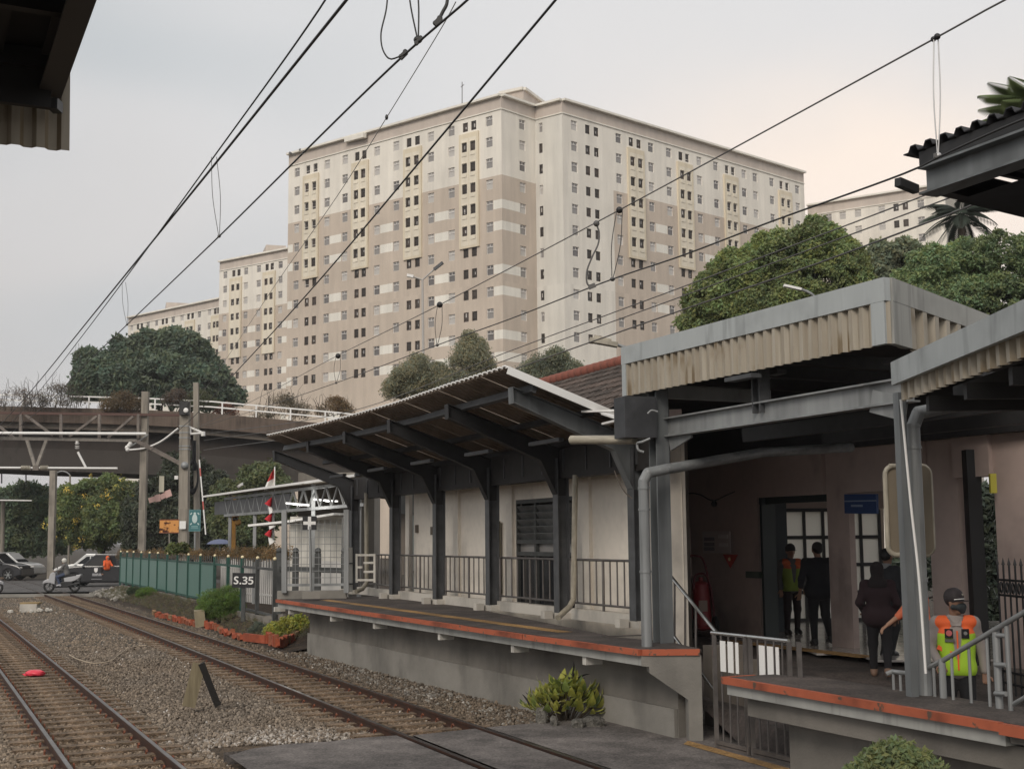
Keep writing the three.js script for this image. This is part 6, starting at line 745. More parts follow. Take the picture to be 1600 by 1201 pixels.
tree('broadleaf_tree', 'large dark green tree rising behind the overpass at the left', 250, 132, [[165, 590, 52], [205, 570, 48], [240, 558, 46], [285, 555, 48], [312, 575, 36], [326, 600, 34], [140, 606, 32], [362, 618, 22], [255, 600, 60, -4], [205, 605, 50, -3], [300, 610, 50, -3]], 16000, 0.6, [0.1, 0.145, 0.085], { trunk: 0.5, dark: true, gap: 0.4 });
{ const t = tree('flowering_tree', 'bright green tree with yellow blossoms under the overpass', 165, 88, [[150, 785, 46], [118, 815, 42], [185, 785, 42], [198, 825, 38], [140, 835, 40], [170, 815, 45, -1], [110, 780, 26], [205, 770, 24]], 13000, 0.29, [0.14, 0.185, 0.055], { dark: true, gap: 0.4 }); const L = lob([[150, 785, 47], [118, 815, 43], [185, 785, 43], [198, 825, 38], [140, 830, 40]], 87.5); const im = crown(t, L, 150, 0.26, [0.9, 0.72, 0.16], 'tight', 0.1, 0.2, 'blossom'); stuff(im); }
tree('broadleaf_tree', 'mid green roadside trees at the far left edge behind the parked cars', 30, 112, [[15, 800, 44], [60, 790, 40], [28, 845, 44], [72, 842, 42], [-25, 805, 55], [40, 775, 30], [85, 800, 35], [-20, 860, 50]], 11000, 0.42, [0.13, 0.185, 0.095], { dark: true });
tree('broadleaf_tree', 'very dark shaded tree between the two left concrete poles', 255, 86, [[250, 778, 40], [238, 810, 50], [288, 745, 40], [278, 815, 48], [225, 845, 36], [325, 768, 36], [325, 810, 48], [350, 790, 36], [265, 850, 40], [310, 850, 40], [292, 722, 20], [270, 760, 30]], 12000, 0.36, [0.045, 0.06, 0.028], { dark: true, gap: 0.36 });
tree('broadleaf_tree', 'olive green tree behind the flag and the shelter roof', 395, 80, [[402, 755, 34], [432, 765, 24], [362, 775, 34], [408, 800, 40], [362, 815, 38], [442, 795, 26], [418, 738, 22], [385, 840, 40]], 11000, 0.3, [0.11, 0.14, 0.05], { dark: true, gap: 0.4 });
tree('broadleaf_tree', 'loose olive tree in front of the apartment block left of the canopy peak', 715, 66, [[738, 562, 36], [692, 590, 36], [640, 590, 32], [618, 608, 22], [762, 595, 34], [716, 605, 42], [668, 615, 36], [735, 540, 20], [655, 570, 20]], 7500, 0.24, [0.25, 0.25, 0.16], { gap: 0.5, kind: 'sparse', trunk: 0.16 });
tree('broadleaf_tree', 'small grey green tree behind the clay tiled roof', 860, 58, [[855, 575, 32], [822, 588, 26], [888, 586, 28], [868, 560, 20], [840, 600, 30]], 5000, 0.22, [0.21, 0.23, 0.15], { gap: 0.48, kind: 'sparse', trunk: 0.15 });
tree('broadleaf_tree', 'large bright green tree right of the apartment block', 1200, 50, [[1108, 470, 46], [1150, 432, 50], [1200, 408, 48], [1248, 392, 44], [1288, 376, 36], [1320, 408, 40], [1178, 480, 55], [1240, 455, 55], [1290, 445, 50], [1088, 500, 32], [1276, 356, 20], [1335, 440, 34], [1130, 500, 44], [1220, 500, 60]], 30000, 0.2, [0.205, 0.26, 0.085], { trunk: 0.3, gap: 0.42 });
tree('broadleaf_tree', 'darker grey green tree filling the gap below the distant pale block', 1370, 64, [[1350, 432, 42], [1392, 410, 36], [1380, 448, 44], [1340, 470, 44], [1300, 490, 44], [1420, 400, 26], [1400, 470, 40]], 11000, 0.32, [0.17, 0.2, 0.115], { gap: 0.42 });
tree('broadleaf_tree', 'dense fresh green tree behind the right ends of the canopies', 1520, 46, [[1458, 420, 44], [1520, 402, 42], [1568, 398, 46], [1490, 470, 56], [1550, 470, 58], [1615, 440, 60], [1440, 470, 40], [1580, 530, 50], [1420, 440, 28], [1640, 500, 60], [1470, 520, 50]], 30000, 0.18, [0.185, 0.26, 0.105], { trunk: 0.3, gap: 0.42 });
tree('broadleaf_tree', 'shaded tree seen through the right doorway of the hall', 1530, 36, [[1525, 800, 45], [1545, 870, 50], [1515, 930, 45], [1550, 960, 45], [1420, 900, 40], [1400, 950, 30]], 5000, 0.28, [0.035, 0.055, 0.03], { dark: true, gap: 0.4, trunk: 0.12 });
// palms
function palm(label, cx, cy, d, n, len, droop, base, only, w = 0.055) {
  const c = D(cx, cy, d), t = thing('palm_tree', label, 'palm', V3(c.x, 0, c.z)); const b = new B(); b.path([V3(c.x, 0, c.z), V3(c.x + 0.1, c.y * 0.5, c.z), c], 0.16, 9, 16); b.mesh('trunk', bark, t);
  const fm = [mat(base, 0.8, { side: THREE.DoubleSide }), mat(base.map(x => x * 0.65), 0.8, { side: THREE.DoubleSide }), mat(base.map(x => x * 1.4), 0.8, { side: THREE.DoubleSide })];
  for (let i = 0; i < n; i++) { const az = only ? mix(only[0], only[1], i / (n - 1)) : i * 2.4 + rr(-0.2, 0.2), el = only ? rr(0.1, 0.5) : rr(-0.6, 1.1), L = len * rr(0.8, 1.1), h = V3(Math.cos(az), 0, Math.sin(az)), P1 = s => add(c, h, L * s * Math.cos(el * (1 - s * 0.4)), up, L * (Math.sin(el) * s - droop * s * s)), f = new B(); const K = 26; for (let k = 0; k < K; k++) f.tube(P1(k / K), P1((k + 1) / K), 0.02 * (1 - k / K) + 0.005, 0.02 * (1 - (k + 1) / K) + 0.005, 5);
    for (let k = 4; k < K; k++) for (const s of [-1, 1]) { const p = P1(k / K), tn = P1((k + 1) / K).sub(p).normalize(), sd = tn.clone().cross(up).normalize().multiplyScalar(s), ll = len * 0.3 * Math.sin(Math.PI * (0.12 + 0.85 * k / K)), tip = add(p, sd, ll * 0.75, tn, ll * 0.55, up, -ll * 0.45), md = add(p.clone().lerp(tip, 0.5), up, ll * 0.1), o = tn.clone().multiplyScalar(w); f.quad(p, add(md, o, 0.5), tip, add(md, o, -0.5)); }
    f.mesh('frond', fm[i % 3], t); }
  return t;
}
palm('dark drooping palm in front of the distant pale block', 1502, 336, 56, 26, 1.9, 0.55, [0.05, 0.068, 0.05]);
palm('light green palm fronds above the dark roof at the right edge', 1648, 166, 26, 11, 1.6, 0.22, [0.11, 0.15, 0.05], [2.2, 4.0]);
// growth along the overpass
for (const [lab, x, y, w, n, base] of [['tall thin weeds on the overpass at the left edge', 25, 628, 40, 260, [0.13, 0.1, 0.075]], ['dry brown creeper over the overpass railing beside the slim pole', 190, 628, 30, 900, [0.15, 0.105, 0.05]], ['tangled twigs on the overpass above the gantry truss', 85, 622, 42, 320, [0.12, 0.1, 0.07]], ['pinkish green shrub on the overpass between the poles', 275, 622, 24, 420, [0.12, 0.085, 0.06]], ['green bush on the overpass railing right of the thick pole', 310, 626, 26, 520, [0.075, 0.085, 0.03]], ['reddish creeper hanging over the overpass edge', 352, 640, 16, 220, [0.2, 0.085, 0.05]], ['dry weeds on the overpass before the taupe block', 440, 638, 40, 600, [0.15, 0.125, 0.075]], ['orange brown bush on the overpass behind the far canopy tip', 522, 636, 26, 700, [0.22, 0.145, 0.06]]]) {
  const d = 95, L = lob([[x, y, w * 0.62], [x - w * 0.7, y + 5, w * 0.42], [x + w * 0.7, y + 4, w * 0.46], [x + w * 0.2, y - w * 0.3, w * 0.3]], d), t = thing('overpass_shrub', lab, 'shrub', D(x, y + 14, d)); const b = new B(); for (let i = 0; i < 26; i++) { const p = D(x + rr(-w, w), y + rr(10, 16), d), q = add(p, V3(rr(-0.5, 0.5), rr(0.5, 1.9) * w / 34, 0), 1); b.tube(p, q, 0.025, 0.012, 4); b.tube(q, add(q, V3(rr(-0.4, 0.4), rr(0.1, 0.5), 0), 1), 0.012, 0.006, 4); } b.mesh('stem', barkDark, t); crown(t, L, n, 0.24, base, 'sparse', 0.36, 0.6, 'foliage'); }
// shrubs in the garden
function shrub(name, label, list, d, n, size, base, kind = 'tight', flat = 0.9) { const L = lob(list, d), t = thing(name, label, 'shrub', Y(L[0].c, Math.max(0, L[0].c.y - L[0].r))); const b = new B(); for (const l of L) for (let i = 0; i < 5; i++) { const a = add(Y(l.c, Math.max(0.05, l.c.y - l.r - 0.25)), V3(rr(-1, 1), 0, rr(-1, 1)), l.r * 0.3); b.tube(a, add(l.c, V3(rr(-0.6, 0.6), rr(0, 0.6), rr(-0.6, 0.6)), l.r), 0.012, 0.006, 5); } b.mesh('stem', bark, t); crown(t, L, n, size, base, kind, 0.3, 0.45, 'foliage', flat); return t; }
shrub('clipped_shrub', 'larger clipped green shrub with two rounded heads by the S.35 board', [[333, 945, 25], [357, 934, 21], [345, 950, 24], [322, 955, 16], [366, 948, 16]], 40.3, 6500, 0.05, [0.12, 0.21, 0.03]);
shrub('clipped_shrub', 'small bright green shrub by the green fence near the crossing', [[231, 929, 12], [222, 927, 9], [238, 932, 8]], 55, 1800, 0.06, [0.13, 0.23, 0.03]);
shrub('clipped_shrub', 'small darker shrub left of the small bright green one', [[213, 926, 9], [206, 924, 7]], 57, 700, 0.075, [0.04, 0.07, 0.02]);
shrub('garden_plant', 'yellow green leafy plant behind the brick edging at the platform end', [[450, 980, 15], [432, 984, 13], [466, 974, 14], [420, 986, 8], [445, 990, 14]], 33.3, 620, 0.1, [0.3, 0.32, 0.045], 'broad');
shrub('garden_plant', 'small grey green plant left of the yellow green one', [[402, 982, 10], [395, 986, 7], [411, 984, 7]], 35, 420, 0.07, [0.14, 0.17, 0.12]);
{ const t = shrub('garden_plant', 'leafy light green bush at the bottom right edge below the near platform', [[1398, 1200, 40], [1365, 1215, 32], [1435, 1210, 34], [1410, 1180, 18], [1380, 1190, 22]], 9.6, 2100, 0.062, [0.16, 0.2, 0.075], 'broad'); }
{ const t = thing('dry_hedge', 'low dry brown and green hedge along the top of the green fence', 'hedge', G(300, 940, 0.5)); const L = []; for (let i = 0; i < 22; i++) { const x = mix(190, 440, i / 21), d = mix(67, 37.5, i / 21); L.push({ c: D(x, 866, d), r: rr(0.16, 0.3) }); } crown(t, L, 1500, 0.13, [0.2, 0.13, 0.05], 'sparse', 0.3, 0.6, 'foliage'); const L2 = [[270, 858, 8], [285, 856, 7], [415, 862, 12], [400, 866, 10], [440, 868, 9]].map(([x, y, r]) => ({ c: D(x, y, 50), r: r * 50 / 2000 })); crown(t, L2, 500, 0.14, [0.12, 0.15, 0.035], 'broad', 0.3, 0.5, 'green_sprigs'); stuff(t); }
// broad-leaved plant at the wall, every leaf its own
{
  const c = G(882, 1127, 0.12), t = thing('broadleaf_plant', 'broad leaved yellow green plant growing at the foot of the platform wall', 'plant', c); const s = new THREE.Shape(); s.moveTo(0, 0); s.bezierCurveTo(0.05, 0.04, 0.06, 0.12, 0, 0.22); s.bezierCurveTo(-0.06, 0.12, -0.05, 0.04, 0, 0); const lg = new THREE.ShapeGeometry(s, 6).toNonIndexed(), p = lg.attributes.position; for (let i = 0; i < p.count; i++) p.setZ(i, -Math.abs(p.getX(i)) * -0.5 - 1.6 * p.getY(i) ** 2); lg.computeVertexNormals();
  const lm = [[0.42, 0.42, 0.07], [0.3, 0.34, 0.05], [0.2, 0.26, 0.045], [0.1, 0.16, 0.035], [0.5, 0.46, 0.13]].map(k => { const m = leafMat.clone(); m.color.setRGB(...k); return m; }), dk = leafMat.clone(); dk.color.setRGB(0.03, 0.025, 0.028); const st = new B();
  for (let i = 0; i < 260; i++) { const a = rr(0, 6.28), r = 0.46 * Math.sqrt(rnd()), hgt = (0.16 + 0.42 * (1 - (r / 0.48) ** 2)) * rr(0.6, 1.1), q = add(c, V3(Math.cos(a) * r * 1.1, hgt, Math.sin(a) * r * 0.55 + 0.04), 1); if (i % 3 === 0) st.tube(add(c, V3(Math.cos(a) * r * 0.3, -0.05, Math.sin(a) * r * 0.2), 1), q, 0.008, 0.005, 5); const m = put('leaf', lg, lm[Math.floor(rnd() * rnd() * 5)], t); m.position.copy(q).sub(t.position); m.rotation.set(rr(0.75, 1.75), Math.PI / 2 - a + rr(-0.7, 0.7), rr(-0.3, 0.3), 'YXZ'); { const k = rr(0.6, 1.0); m.scale.set(k * 1.5, k, k); } }
  for (let i = 0; i < 16; i++) { const m = put('dark_leaf', lg, dk, t), right = i > 4; m.position.copy(add(c, right ? V3(rr(-0.02, 0.2), rr(0.45, 0.6), rr(-0.15, 0)) : V3(rr(-0.5, -0.38), rr(0.18, 0.28), 0.1), 1)).sub(t.position); m.rotation.set(rr(-0.6, 0.6), rr(0, 6), rr(-1, 1), 'YXZ'); m.scale.set(0.5, rr(0.7, 1.1), 0.7); } st.mesh('stem', bark, t);
  const k = new B(); for (const [x, y, w, h] of [[846, 1124, 0.15, 0.19], [926, 1129, 0.3, 0.1], [903, 1131, 0.16, 0.09], [866, 1128, 0.1, 0.1]]) { const g = new THREE.IcosahedronGeometry(1, 1), pp = g.attributes.position; for (let i = 0; i < pp.count; i++) { const n = 0.8 + 0.4 * fbm(pp.getX(i) * 2 + x, pp.getY(i) * 2 + pp.getZ(i), 64, 3); pp.setXYZ(i, clamp(pp.getX(i), -0.75, 0.75) * n, clamp(pp.getY(i), -0.8, 0.8) * n, clamp(pp.getZ(i), -0.75, 0.75) * n); } g.computeVertexNormals(); const q = G(x, y + 4, 0.15); k.add(g, new THREE.Matrix4().compose(add(q, up, h * 0.3), new THREE.Quaternion(), V3(w * 0.7, h, 0.14))); } tag(k.mesh('edging_stones', mat([0.3, 0.28, 0.24], 0.95, { map: T.asphalt, bumpMap: T.bump, bumpScale: 0.02 })), 'rough pale stones around the foot of the broad leaved plant', 'stones').userData.kind = 'stuff';
}
// grass tufts and litter on the bank
{ const n = 2600, im = new THREE.InstancedMesh(clumps.fine, leafMat, n), m = new THREE.Matrix4(), e = new THREE.Euler(), qt = new THREE.Quaternion(), col = new THREE.Color(); for (let i = 0; i < n; i++) { const d = 31 + 31 * rnd(), o = rr(1.7, 3), p = offs(trackR, d, o), s = rr(0.03, 0.09), y = mix(0.02, 0.47, clamp((o - 1.4) / 1.3)); e.set(rr(0, 6), rr(0, 6), rr(0, 6)); m.compose(p.setY(y + 0.02), qt.setFromEuler(e), V3(s, s * 1.3, s)); im.setMatrixAt(i, m); const g = rnd(); col.setRGB(mix(0.2, 0.09, g), mix(0.15, 0.11, g), mix(0.08, 0.04, g)); im.setColorAt(i, col); } im.name = 'bank_grass'; stuff(tag(im, 'dry grass and leaf litter on the bank beside the track', 'grass')); scene.add(im); }
{ const n = 900, g = new THREE.IcosahedronGeometry(1, 0), im = new THREE.InstancedMesh(g, M.stone, n), m = new THREE.Matrix4(), e = new THREE.Euler(), qt = new THREE.Quaternion(), col = new THREE.Color(); for (let i = 0; i < n; i++) { const k = rnd(), d = k < 0.5 ? rr(56, 64) : rr(17.8, 31), o = k < 0.5 ? rr(1.6, 3.4) : rr(1.25, 2.2), p = offs(trackR, d, o), s = rr(0.015, k < 0.5 ? 0.13 : 0.04); e.set(rr(0, 6), rr(0, 6), rr(0, 6)); m.compose(p.setY((k < 0.5 ? 0.1 + 0.3 * clamp((o - 1.6) / 1.4) : 0.02)), qt.setFromEuler(e), V3(s, s * 0.7, s)); im.setMatrixAt(i, m); const v = rr(0.12, 0.32); col.setRGB(v, v * 0.92, v * 0.8); im.setColorAt(i, col); } im.name = 'loose_rubble'; stuff(tag(im, 'scattered pale rubble between the track and the platform wall', 'rubble')); scene.add(im); }

// ---------------------------------------------------------------- people: smooth joined limbs meshed from a distance field
function isoMesh(bones, cell, k) {                    // bones: {a, b, ra, rb, s?: squash in z}; naive surface nets
  const lo = V3(1e9, 1e9, 1e9), hi = V3(-1e9, -1e9, -1e9); for (const q of bones) for (const [p, r] of [[q.a, q.ra], [q.b, q.rb]]) { const R = r * 1.15 + cell * 2 + k * 0.3; lo.min(V3(p.x - R, p.y - R, p.z - R)); hi.max(V3(p.x + R, p.y + R, p.z + R)); }
  const n = [0, 1, 2].map(i => Math.ceil((hi.getComponent(i) - lo.getComponent(i)) / cell) + 1), f = new Float32Array(n[0] * n[1] * n[2]).fill(1);
  const pre = bones.map(q => { const d = q.b.clone().sub(q.a); return { ...q, d, L2: Math.max(d.lengthSq(), 1e-9) }; });
  const id = (x, y, z) => x + n[0] * (y + n[1] * z); const sumE = new Float32Array(f.length);
  for (const q of pre) { const R = Math.max(q.ra, q.rb) * 1.2 + k * 2.2 + cell * 2, mn = q.a.clone().min(q.b).subScalar(R), mx = q.a.clone().max(q.b).addScalar(R), r0 = [0, 1, 2].map(i => Math.max(0, Math.floor((mn.getComponent(i) - lo.getComponent(i)) / cell))), r1 = [0, 1, 2].map(i => Math.min(n[i] - 1, Math.ceil((mx.getComponent(i) - lo.getComponent(i)) / cell)));
    const sx = q.sx ?? 1, sz = q.sz ?? 1; for (let z = r0[2]; z <= r1[2]; z++) for (let y = r0[1]; y <= r1[1]; y++) for (let x = r0[0]; x <= r1[0]; x++) { let px = lo.x + x * cell - q.a.x, py = lo.y + y * cell - q.a.y, pz = lo.z + z * cell - q.a.z; const t = clamp((px * q.d.x + py * q.d.y + pz * q.d.z) / q.L2); px = (px - q.d.x * t) * sx; py -= q.d.y * t; pz = (pz - q.d.z * t) * sz; const dist = Math.sqrt(px * px + py * py + pz * pz) - mix(q.ra, q.rb, t); const i = id(x, y, z), g = f[i]; const h = clamp(0.5 + 0.5 * (g - dist) / k); f[i] = mix(g, dist, h) - k * h * (1 - h); } }
  const vi = new Int32Array(f.length).fill(-1), P0 = [], idx = []; const C = [[0, 0, 0], [1, 0, 0], [0, 1, 0], [1, 1, 0], [0, 0, 1], [1, 0, 1], [0, 1, 1], [1, 1, 1]], ED = [[0, 1], [2, 3], [4, 5], [6, 7], [0, 2], [1, 3], [4, 6], [5, 7], [0, 4], [1, 5], [2, 6], [3, 7]];
  for (let z = 0; z < n[2] - 1; z++) for (let y = 0; y < n[1] - 1; y++) for (let x = 0; x < n[0] - 1; x++) { const v = C.map(c => f[id(x + c[0], y + c[1], z + c[2])]); let m = 0; v.forEach((s, i) => { if (s < 0) m |= 1 << i; }); if (!m || m === 255) continue; let a = [0, 0, 0], c = 0; for (const [i, j] of ED) if ((v[i] < 0) !== (v[j] < 0)) { const t = v[i] / (v[i] - v[j]); for (let k2 = 0; k2 < 3; k2++) a[k2] += mix(C[i][k2], C[j][k2], t); c++; } vi[id(x, y, z)] = P0.length / 3; P0.push(lo.x + (x + a[0] / c) * cell, lo.y + (y + a[1] / c) * cell, lo.z + (z + a[2] / c) * cell); }
  for (let z = 1; z < n[2] - 1; z++) for (let y = 1; y < n[1] - 1; y++) for (let x = 1; x < n[0] - 1; x++) { const s = f[id(x, y, z)] < 0; const q = (a, b, c, d, flip) => { if (a < 0 || b < 0 || c < 0 || d < 0) return; flip ? idx.push(a, c, b, a, d, c) : idx.push(a, b, c, a, c, d); };
    if (s !== f[id(x + 1, y, z)] < 0) q(vi[id(x, y - 1, z - 1)], vi[id(x, y, z - 1)], vi[id(x, y, z)], vi[id(x, y - 1, z)], !s); if (s !== f[id(x, y + 1, z)] < 0) q(vi[id(x - 1, y, z - 1)], vi[id(x - 1, y, z)], vi[id(x, y, z)], vi[id(x, y, z - 1)], !s); if (s !== f[id(x, y, z + 1)] < 0) q(vi[id(x - 1, y - 1, z)], vi[id(x, y - 1, z)], vi[id(x, y, z)], vi[id(x - 1, y, z)], !s); }
  const g = new THREE.BufferGeometry(); g.setAttribute('position', new THREE.Float32BufferAttribute(P0, 3)); g.setIndex(idx); g.computeVertexNormals(); return g;
}
const bn = (a, b, ra, rb = ra, o = {}) => ({ a: Array.isArray(a) ? V3(...a) : a, b: Array.isArray(b) ? V3(...b) : b, ra, rb, ...o });
const skinM = mat([0.23, 0.125, 0.08], 0.6), hairM = mat([0.012, 0.01, 0.01], 0.6), eyeM = mat([0.02, 0.015, 0.012], 0.2);
function hand(w, dir, side, curl = 0.7) {              // palm, four unequal bent fingers and a thumb leaving the side of the palm
  const f = dir.clone().normalize(), s = V3(0, 0, 1).cross(f).normalize().multiplyScalar(side), nrm = f.clone().cross(s).normalize(), B2 = []; const at = (u, v, z = 0) => add(w, f, u, s, v, nrm, z);
  for (const v of [-0.026, -0.009, 0.009, 0.026]) B2.push(bn(at(0.01, v * 0.6), at(0.085, v), 0.016, 0.013)); const L = [0.066, 0.076, 0.072, 0.058]; [0.029, 0.01, -0.01, -0.028].forEach((v, i) => { let p = at(0.085, v), ang = curl * 0.5; for (let k = 0; k < 3; k++) { const d = f.clone().multiplyScalar(Math.cos(ang)).addScaledVector(nrm, Math.sin(ang)), e = add(p, d, L[i] * [0.45, 0.32, 0.25][k]); B2.push(bn(p, e, 0.0095 - k * 0.0008, 0.009 - k * 0.0008)); p = e; ang += curl * 0.55; } });
  const t0 = at(0.03, 0.03), t1 = add(t0, f, 0.03, s, 0.03, nrm, 0.012), t2 = add(t1, f, 0.03, s, 0.006, nrm, 0.018); B2.push(bn(at(0.015, 0.015), t0, 0.014, 0.012), bn(t0, t1, 0.012, 0.0105), bn(t1, t2, 0.0105, 0.0085)); return isoMesh(B2, 0.0042, 0.006);
}
function person(label, at, turn, H, o = {}) {          // joints in metres for a 1.72 m figure facing +z
  const t = thing('person', label, 'person', at); t.rotation.y = turn; const S = H / 1.72; t.scale.setScalar(S); t.updateMatrixWorld(true);
  const J = { hip: [0, 0.94, 0], chest: [0, 1.24, -0.01], neck: [0, 1.44, -0.015], head: [0, 1.6, 0.01], shL: [0.185, 1.39, -0.01], shR: [-0.185, 1.39, -0.01], elL: [0.245, 1.11, -0.03], elR: [-0.245, 1.11, -0.03], wrL: [0.255, 0.87, 0.05], wrR: [-0.255, 0.87, 0.05], hpL: [0.09, 0.9, 0], hpR: [-0.09, 0.9, 0], knL: [0.105, 0.49, 0.02], knR: [-0.105, 0.49, 0.02], anL: [0.11, 0.08, -0.02], anR: [-0.11, 0.08, -0.02], ...o.j }; const v = k => V3(...J[k]); const fat = o.fat ?? 1;
  const torso = r => [bn(add(v('hip'), V3(-0.07, 0, 0), 1), add(v('hip'), V3(0.07, 0, 0), 1), 0.115 * fat + r, 0.115 * fat + r), bn(v('hip'), v('chest'), 0.125 * fat + r, 0.135 * fat + r, { sx: 0.88 / (1 + r) }), bn(add(v('chest'), V3(-0.07, 0.03, 0), 1), add(v('chest'), V3(0.07, 0.03, 0), 1), 0.125 * fat + r, 0.125 * fat + r, { sz: 1.12 }), bn(v('shL'), v('shR'), 0.066 + r, 0.066 + r), bn(v('chest'), v('neck'), 0.1 + r, 0.055 + r)];
  const arm = (s, r, full = 1) => [bn(v('sh' + s), v('el' + s), 0.056 + r, 0.043 + r), bn(v('el' + s), v('el' + s).lerp(v('wr' + s), full), 0.042 + r, mix(0.042, 0.028, full) + r)];
  const leg = (s, r) => [bn(v('hp' + s), v('kn' + s), 0.088 * (0.5 + 0.5 * fat) + r, 0.058 + r), bn(v('kn' + s), v('an' + s), 0.057 + r, 0.037 + r)]; const hq = o.look ?? 0, hd = v('head'), hx = (x, y, z) => add(hd, V3(Math.cos(hq) * x + Math.sin(hq) * z, y, -Math.sin(hq) * x + Math.cos(hq) * z), 1);
  const head = [bn(hx(0, 0.045, -0.012), hx(0, 0.03, 0.012), 0.088, 0.086), bn(hx(0, -0.02, 0.025), hx(0, -0.075, 0.045), 0.068, 0.042), bn(hx(0, 0.012, 0.088), hx(0, -0.022, 0.106), 0.009, 0.014), bn(hx(-0.014, -0.055, 0.082), hx(0.014, -0.055, 0.082), 0.012), bn(hx(0.082, 0.015, -0.005), hx(0.086, -0.02, 0.0), 0.014, 0.01), bn(hx(-0.082, 0.015, -0.005), hx(-0.086, -0.02, 0.0), 0.014, 0.01), bn(v('neck'), hx(0, -0.03, -0.012), 0.056, 0.052)];
  const foot = s => [bn(v('an' + s), add(v('an' + s), V3(0, -0.045, 0.13), 1), 0.04, 0.03), bn(v('an' + s), add(v('an' + s), V3(0, -0.045, -0.04), 1), 0.04, 0.035)];
  const body = [...torso(0), ...arm('L', 0), ...arm('R', 0), ...leg('L', 0), ...leg('R', 0), ...foot('L'), ...foot('R'), bn(v('chest'), v('neck'), 0.08, 0.055)]; const gs = [isoMesh(body, 0.015, 0.045), isoMesh(head, 0.006, 0.02)]; for (const [s, k] of [['L', 1], ['R', -1]]) gs.push(hand(v('wr' + s), o['hand' + s] ?? v('wr' + s).sub(v('el' + s)), k, o.curl ?? 0.7));
  const m = put('body', mergeGeometries(gs.map(g => { const q = g.toNonIndexed(); return q; })), o.skin ?? skinM, t);
  const cloth = (nm, b, mt, k = 0.04, cell = 0.012) => put(nm, isoMesh(b, cell, k), mt, t);
  if (o.eyes !== false) { const e = new B(); for (const s of [-1, 1]) e.ball(hx(s * 0.032, 0.02, 0.079), 0.011, 1, 0.7, 0.7, 8); e.mesh('eyes', eyeM, t, true); }
  if (o.trousers) cloth('trousers', [...leg('L', 0.016), ...leg('R', 0.016), bn(add(v('hip'), V3(-0.06, 0, 0), 1), add(v('hip'), V3(0.06, 0, 0), 1), 0.122 * fat, 0.122 * fat), bn(v('hip'), v('hip').lerp(v('chest'), 0.25), 0.125 * fat, 0.13 * fat, { sx: 0.9 })], o.trousers);
  if (o.shirt) cloth('shirt', [...torso(0.014).slice(1), bn(add(v('hip'), V3(-0.07, -0.02, 0), 1), add(v('hip'), V3(0.07, -0.02, 0), 1), 0.125 * fat + (o.loose ?? 0.01)), ...arm('L', 0.014, o.sleeve ?? 0.9), ...arm('R', 0.014, o.sleeve ?? 0.9)], o.shirt);
  if (o.shoes) { const b = [...foot('L'), ...foot('R')].map(q => ({ ...q, ra: q.ra + 0.012, rb: q.rb + 0.012 })); cloth('shoes', b, o.shoes, 0.03, 0.01); }
  if (o.hair) cloth('hair', [bn(hx(0, 0.06, -0.02), hx(0, 0.045, -0.03), 0.094, 0.092), bn(hx(0, 0.09, 0.04), hx(0, 0.02, -0.06), 0.05, 0.07)], o.hair, 0.03, 0.007);
  o.extra?.(t, { v, hx, cloth, torso, arm, hd }); return t;
}
const F = y => Y; const dk = (r, g, b) => mat([r, g, b], 0.9), orangeV = mat([0.8, 0.13, 0.03], 0.75), limeV = mat([0.36, 0.58, 0.03], 0.75), blackC = dk(0.012, 0.012, 0.014), blackShoe = mat([0.01, 0.01, 0.01], 0.4);
// a cap with a peak
function cap(t, { hx, cloth }, m, trim) { cloth('cap', [bn(hx(0, 0.06, -0.012), hx(0, 0.062, 0.004), 0.1, 0.098), bn(hx(0, 0.1, 0), hx(0, 0.09, -0.03), 0.078, 0.08)], m, 0.03, 0.007); const b = new B(), s = new THREE.Shape(); s.absarc(0, 0, 0.088, 0.15, Math.PI - 0.15); s.bezierCurveTo(-0.09, 0.14, -0.04, 0.175, 0, 0.175); s.bezierCurveTo(0.04, 0.175, 0.09, 0.14, 0.087, 0.013); const o = hx(0, 0.04, 0.0), f = hx(0, 0.035, 1).sub(hx(0, 0.04, 0)).normalize(), r = hx(1, 0.04, 0).sub(o).normalize(); b.shape(s, 0.008, new THREE.Matrix4().makeBasis(r, f, r.clone().cross(f)).setPosition(o)); b.mesh('cap_peak', m, t, true); if (trim) { const q = new B(), pts = []; for (let i = 0; i <= 12; i++) { const a = mix(-1.1, 1.1, i / 12); pts.push(hx(Math.sin(a) * 0.102, 0.045 + 0.012 * Math.cos(a), Math.cos(a) * 0.1 + 0.0)); } q.add(new THREE.TubeGeometry(new THREE.CatmullRomCurve3(pts), 24, 0.0055, 5)); q.mesh('cap_piping', M.white, t, true); const e = new B(); e.ball(hx(0, 0.1, 0.088), 0.018, 1.1, 0.8, 0.5, 10); e.mesh('cap_badge', M.pvc, t, true); } }
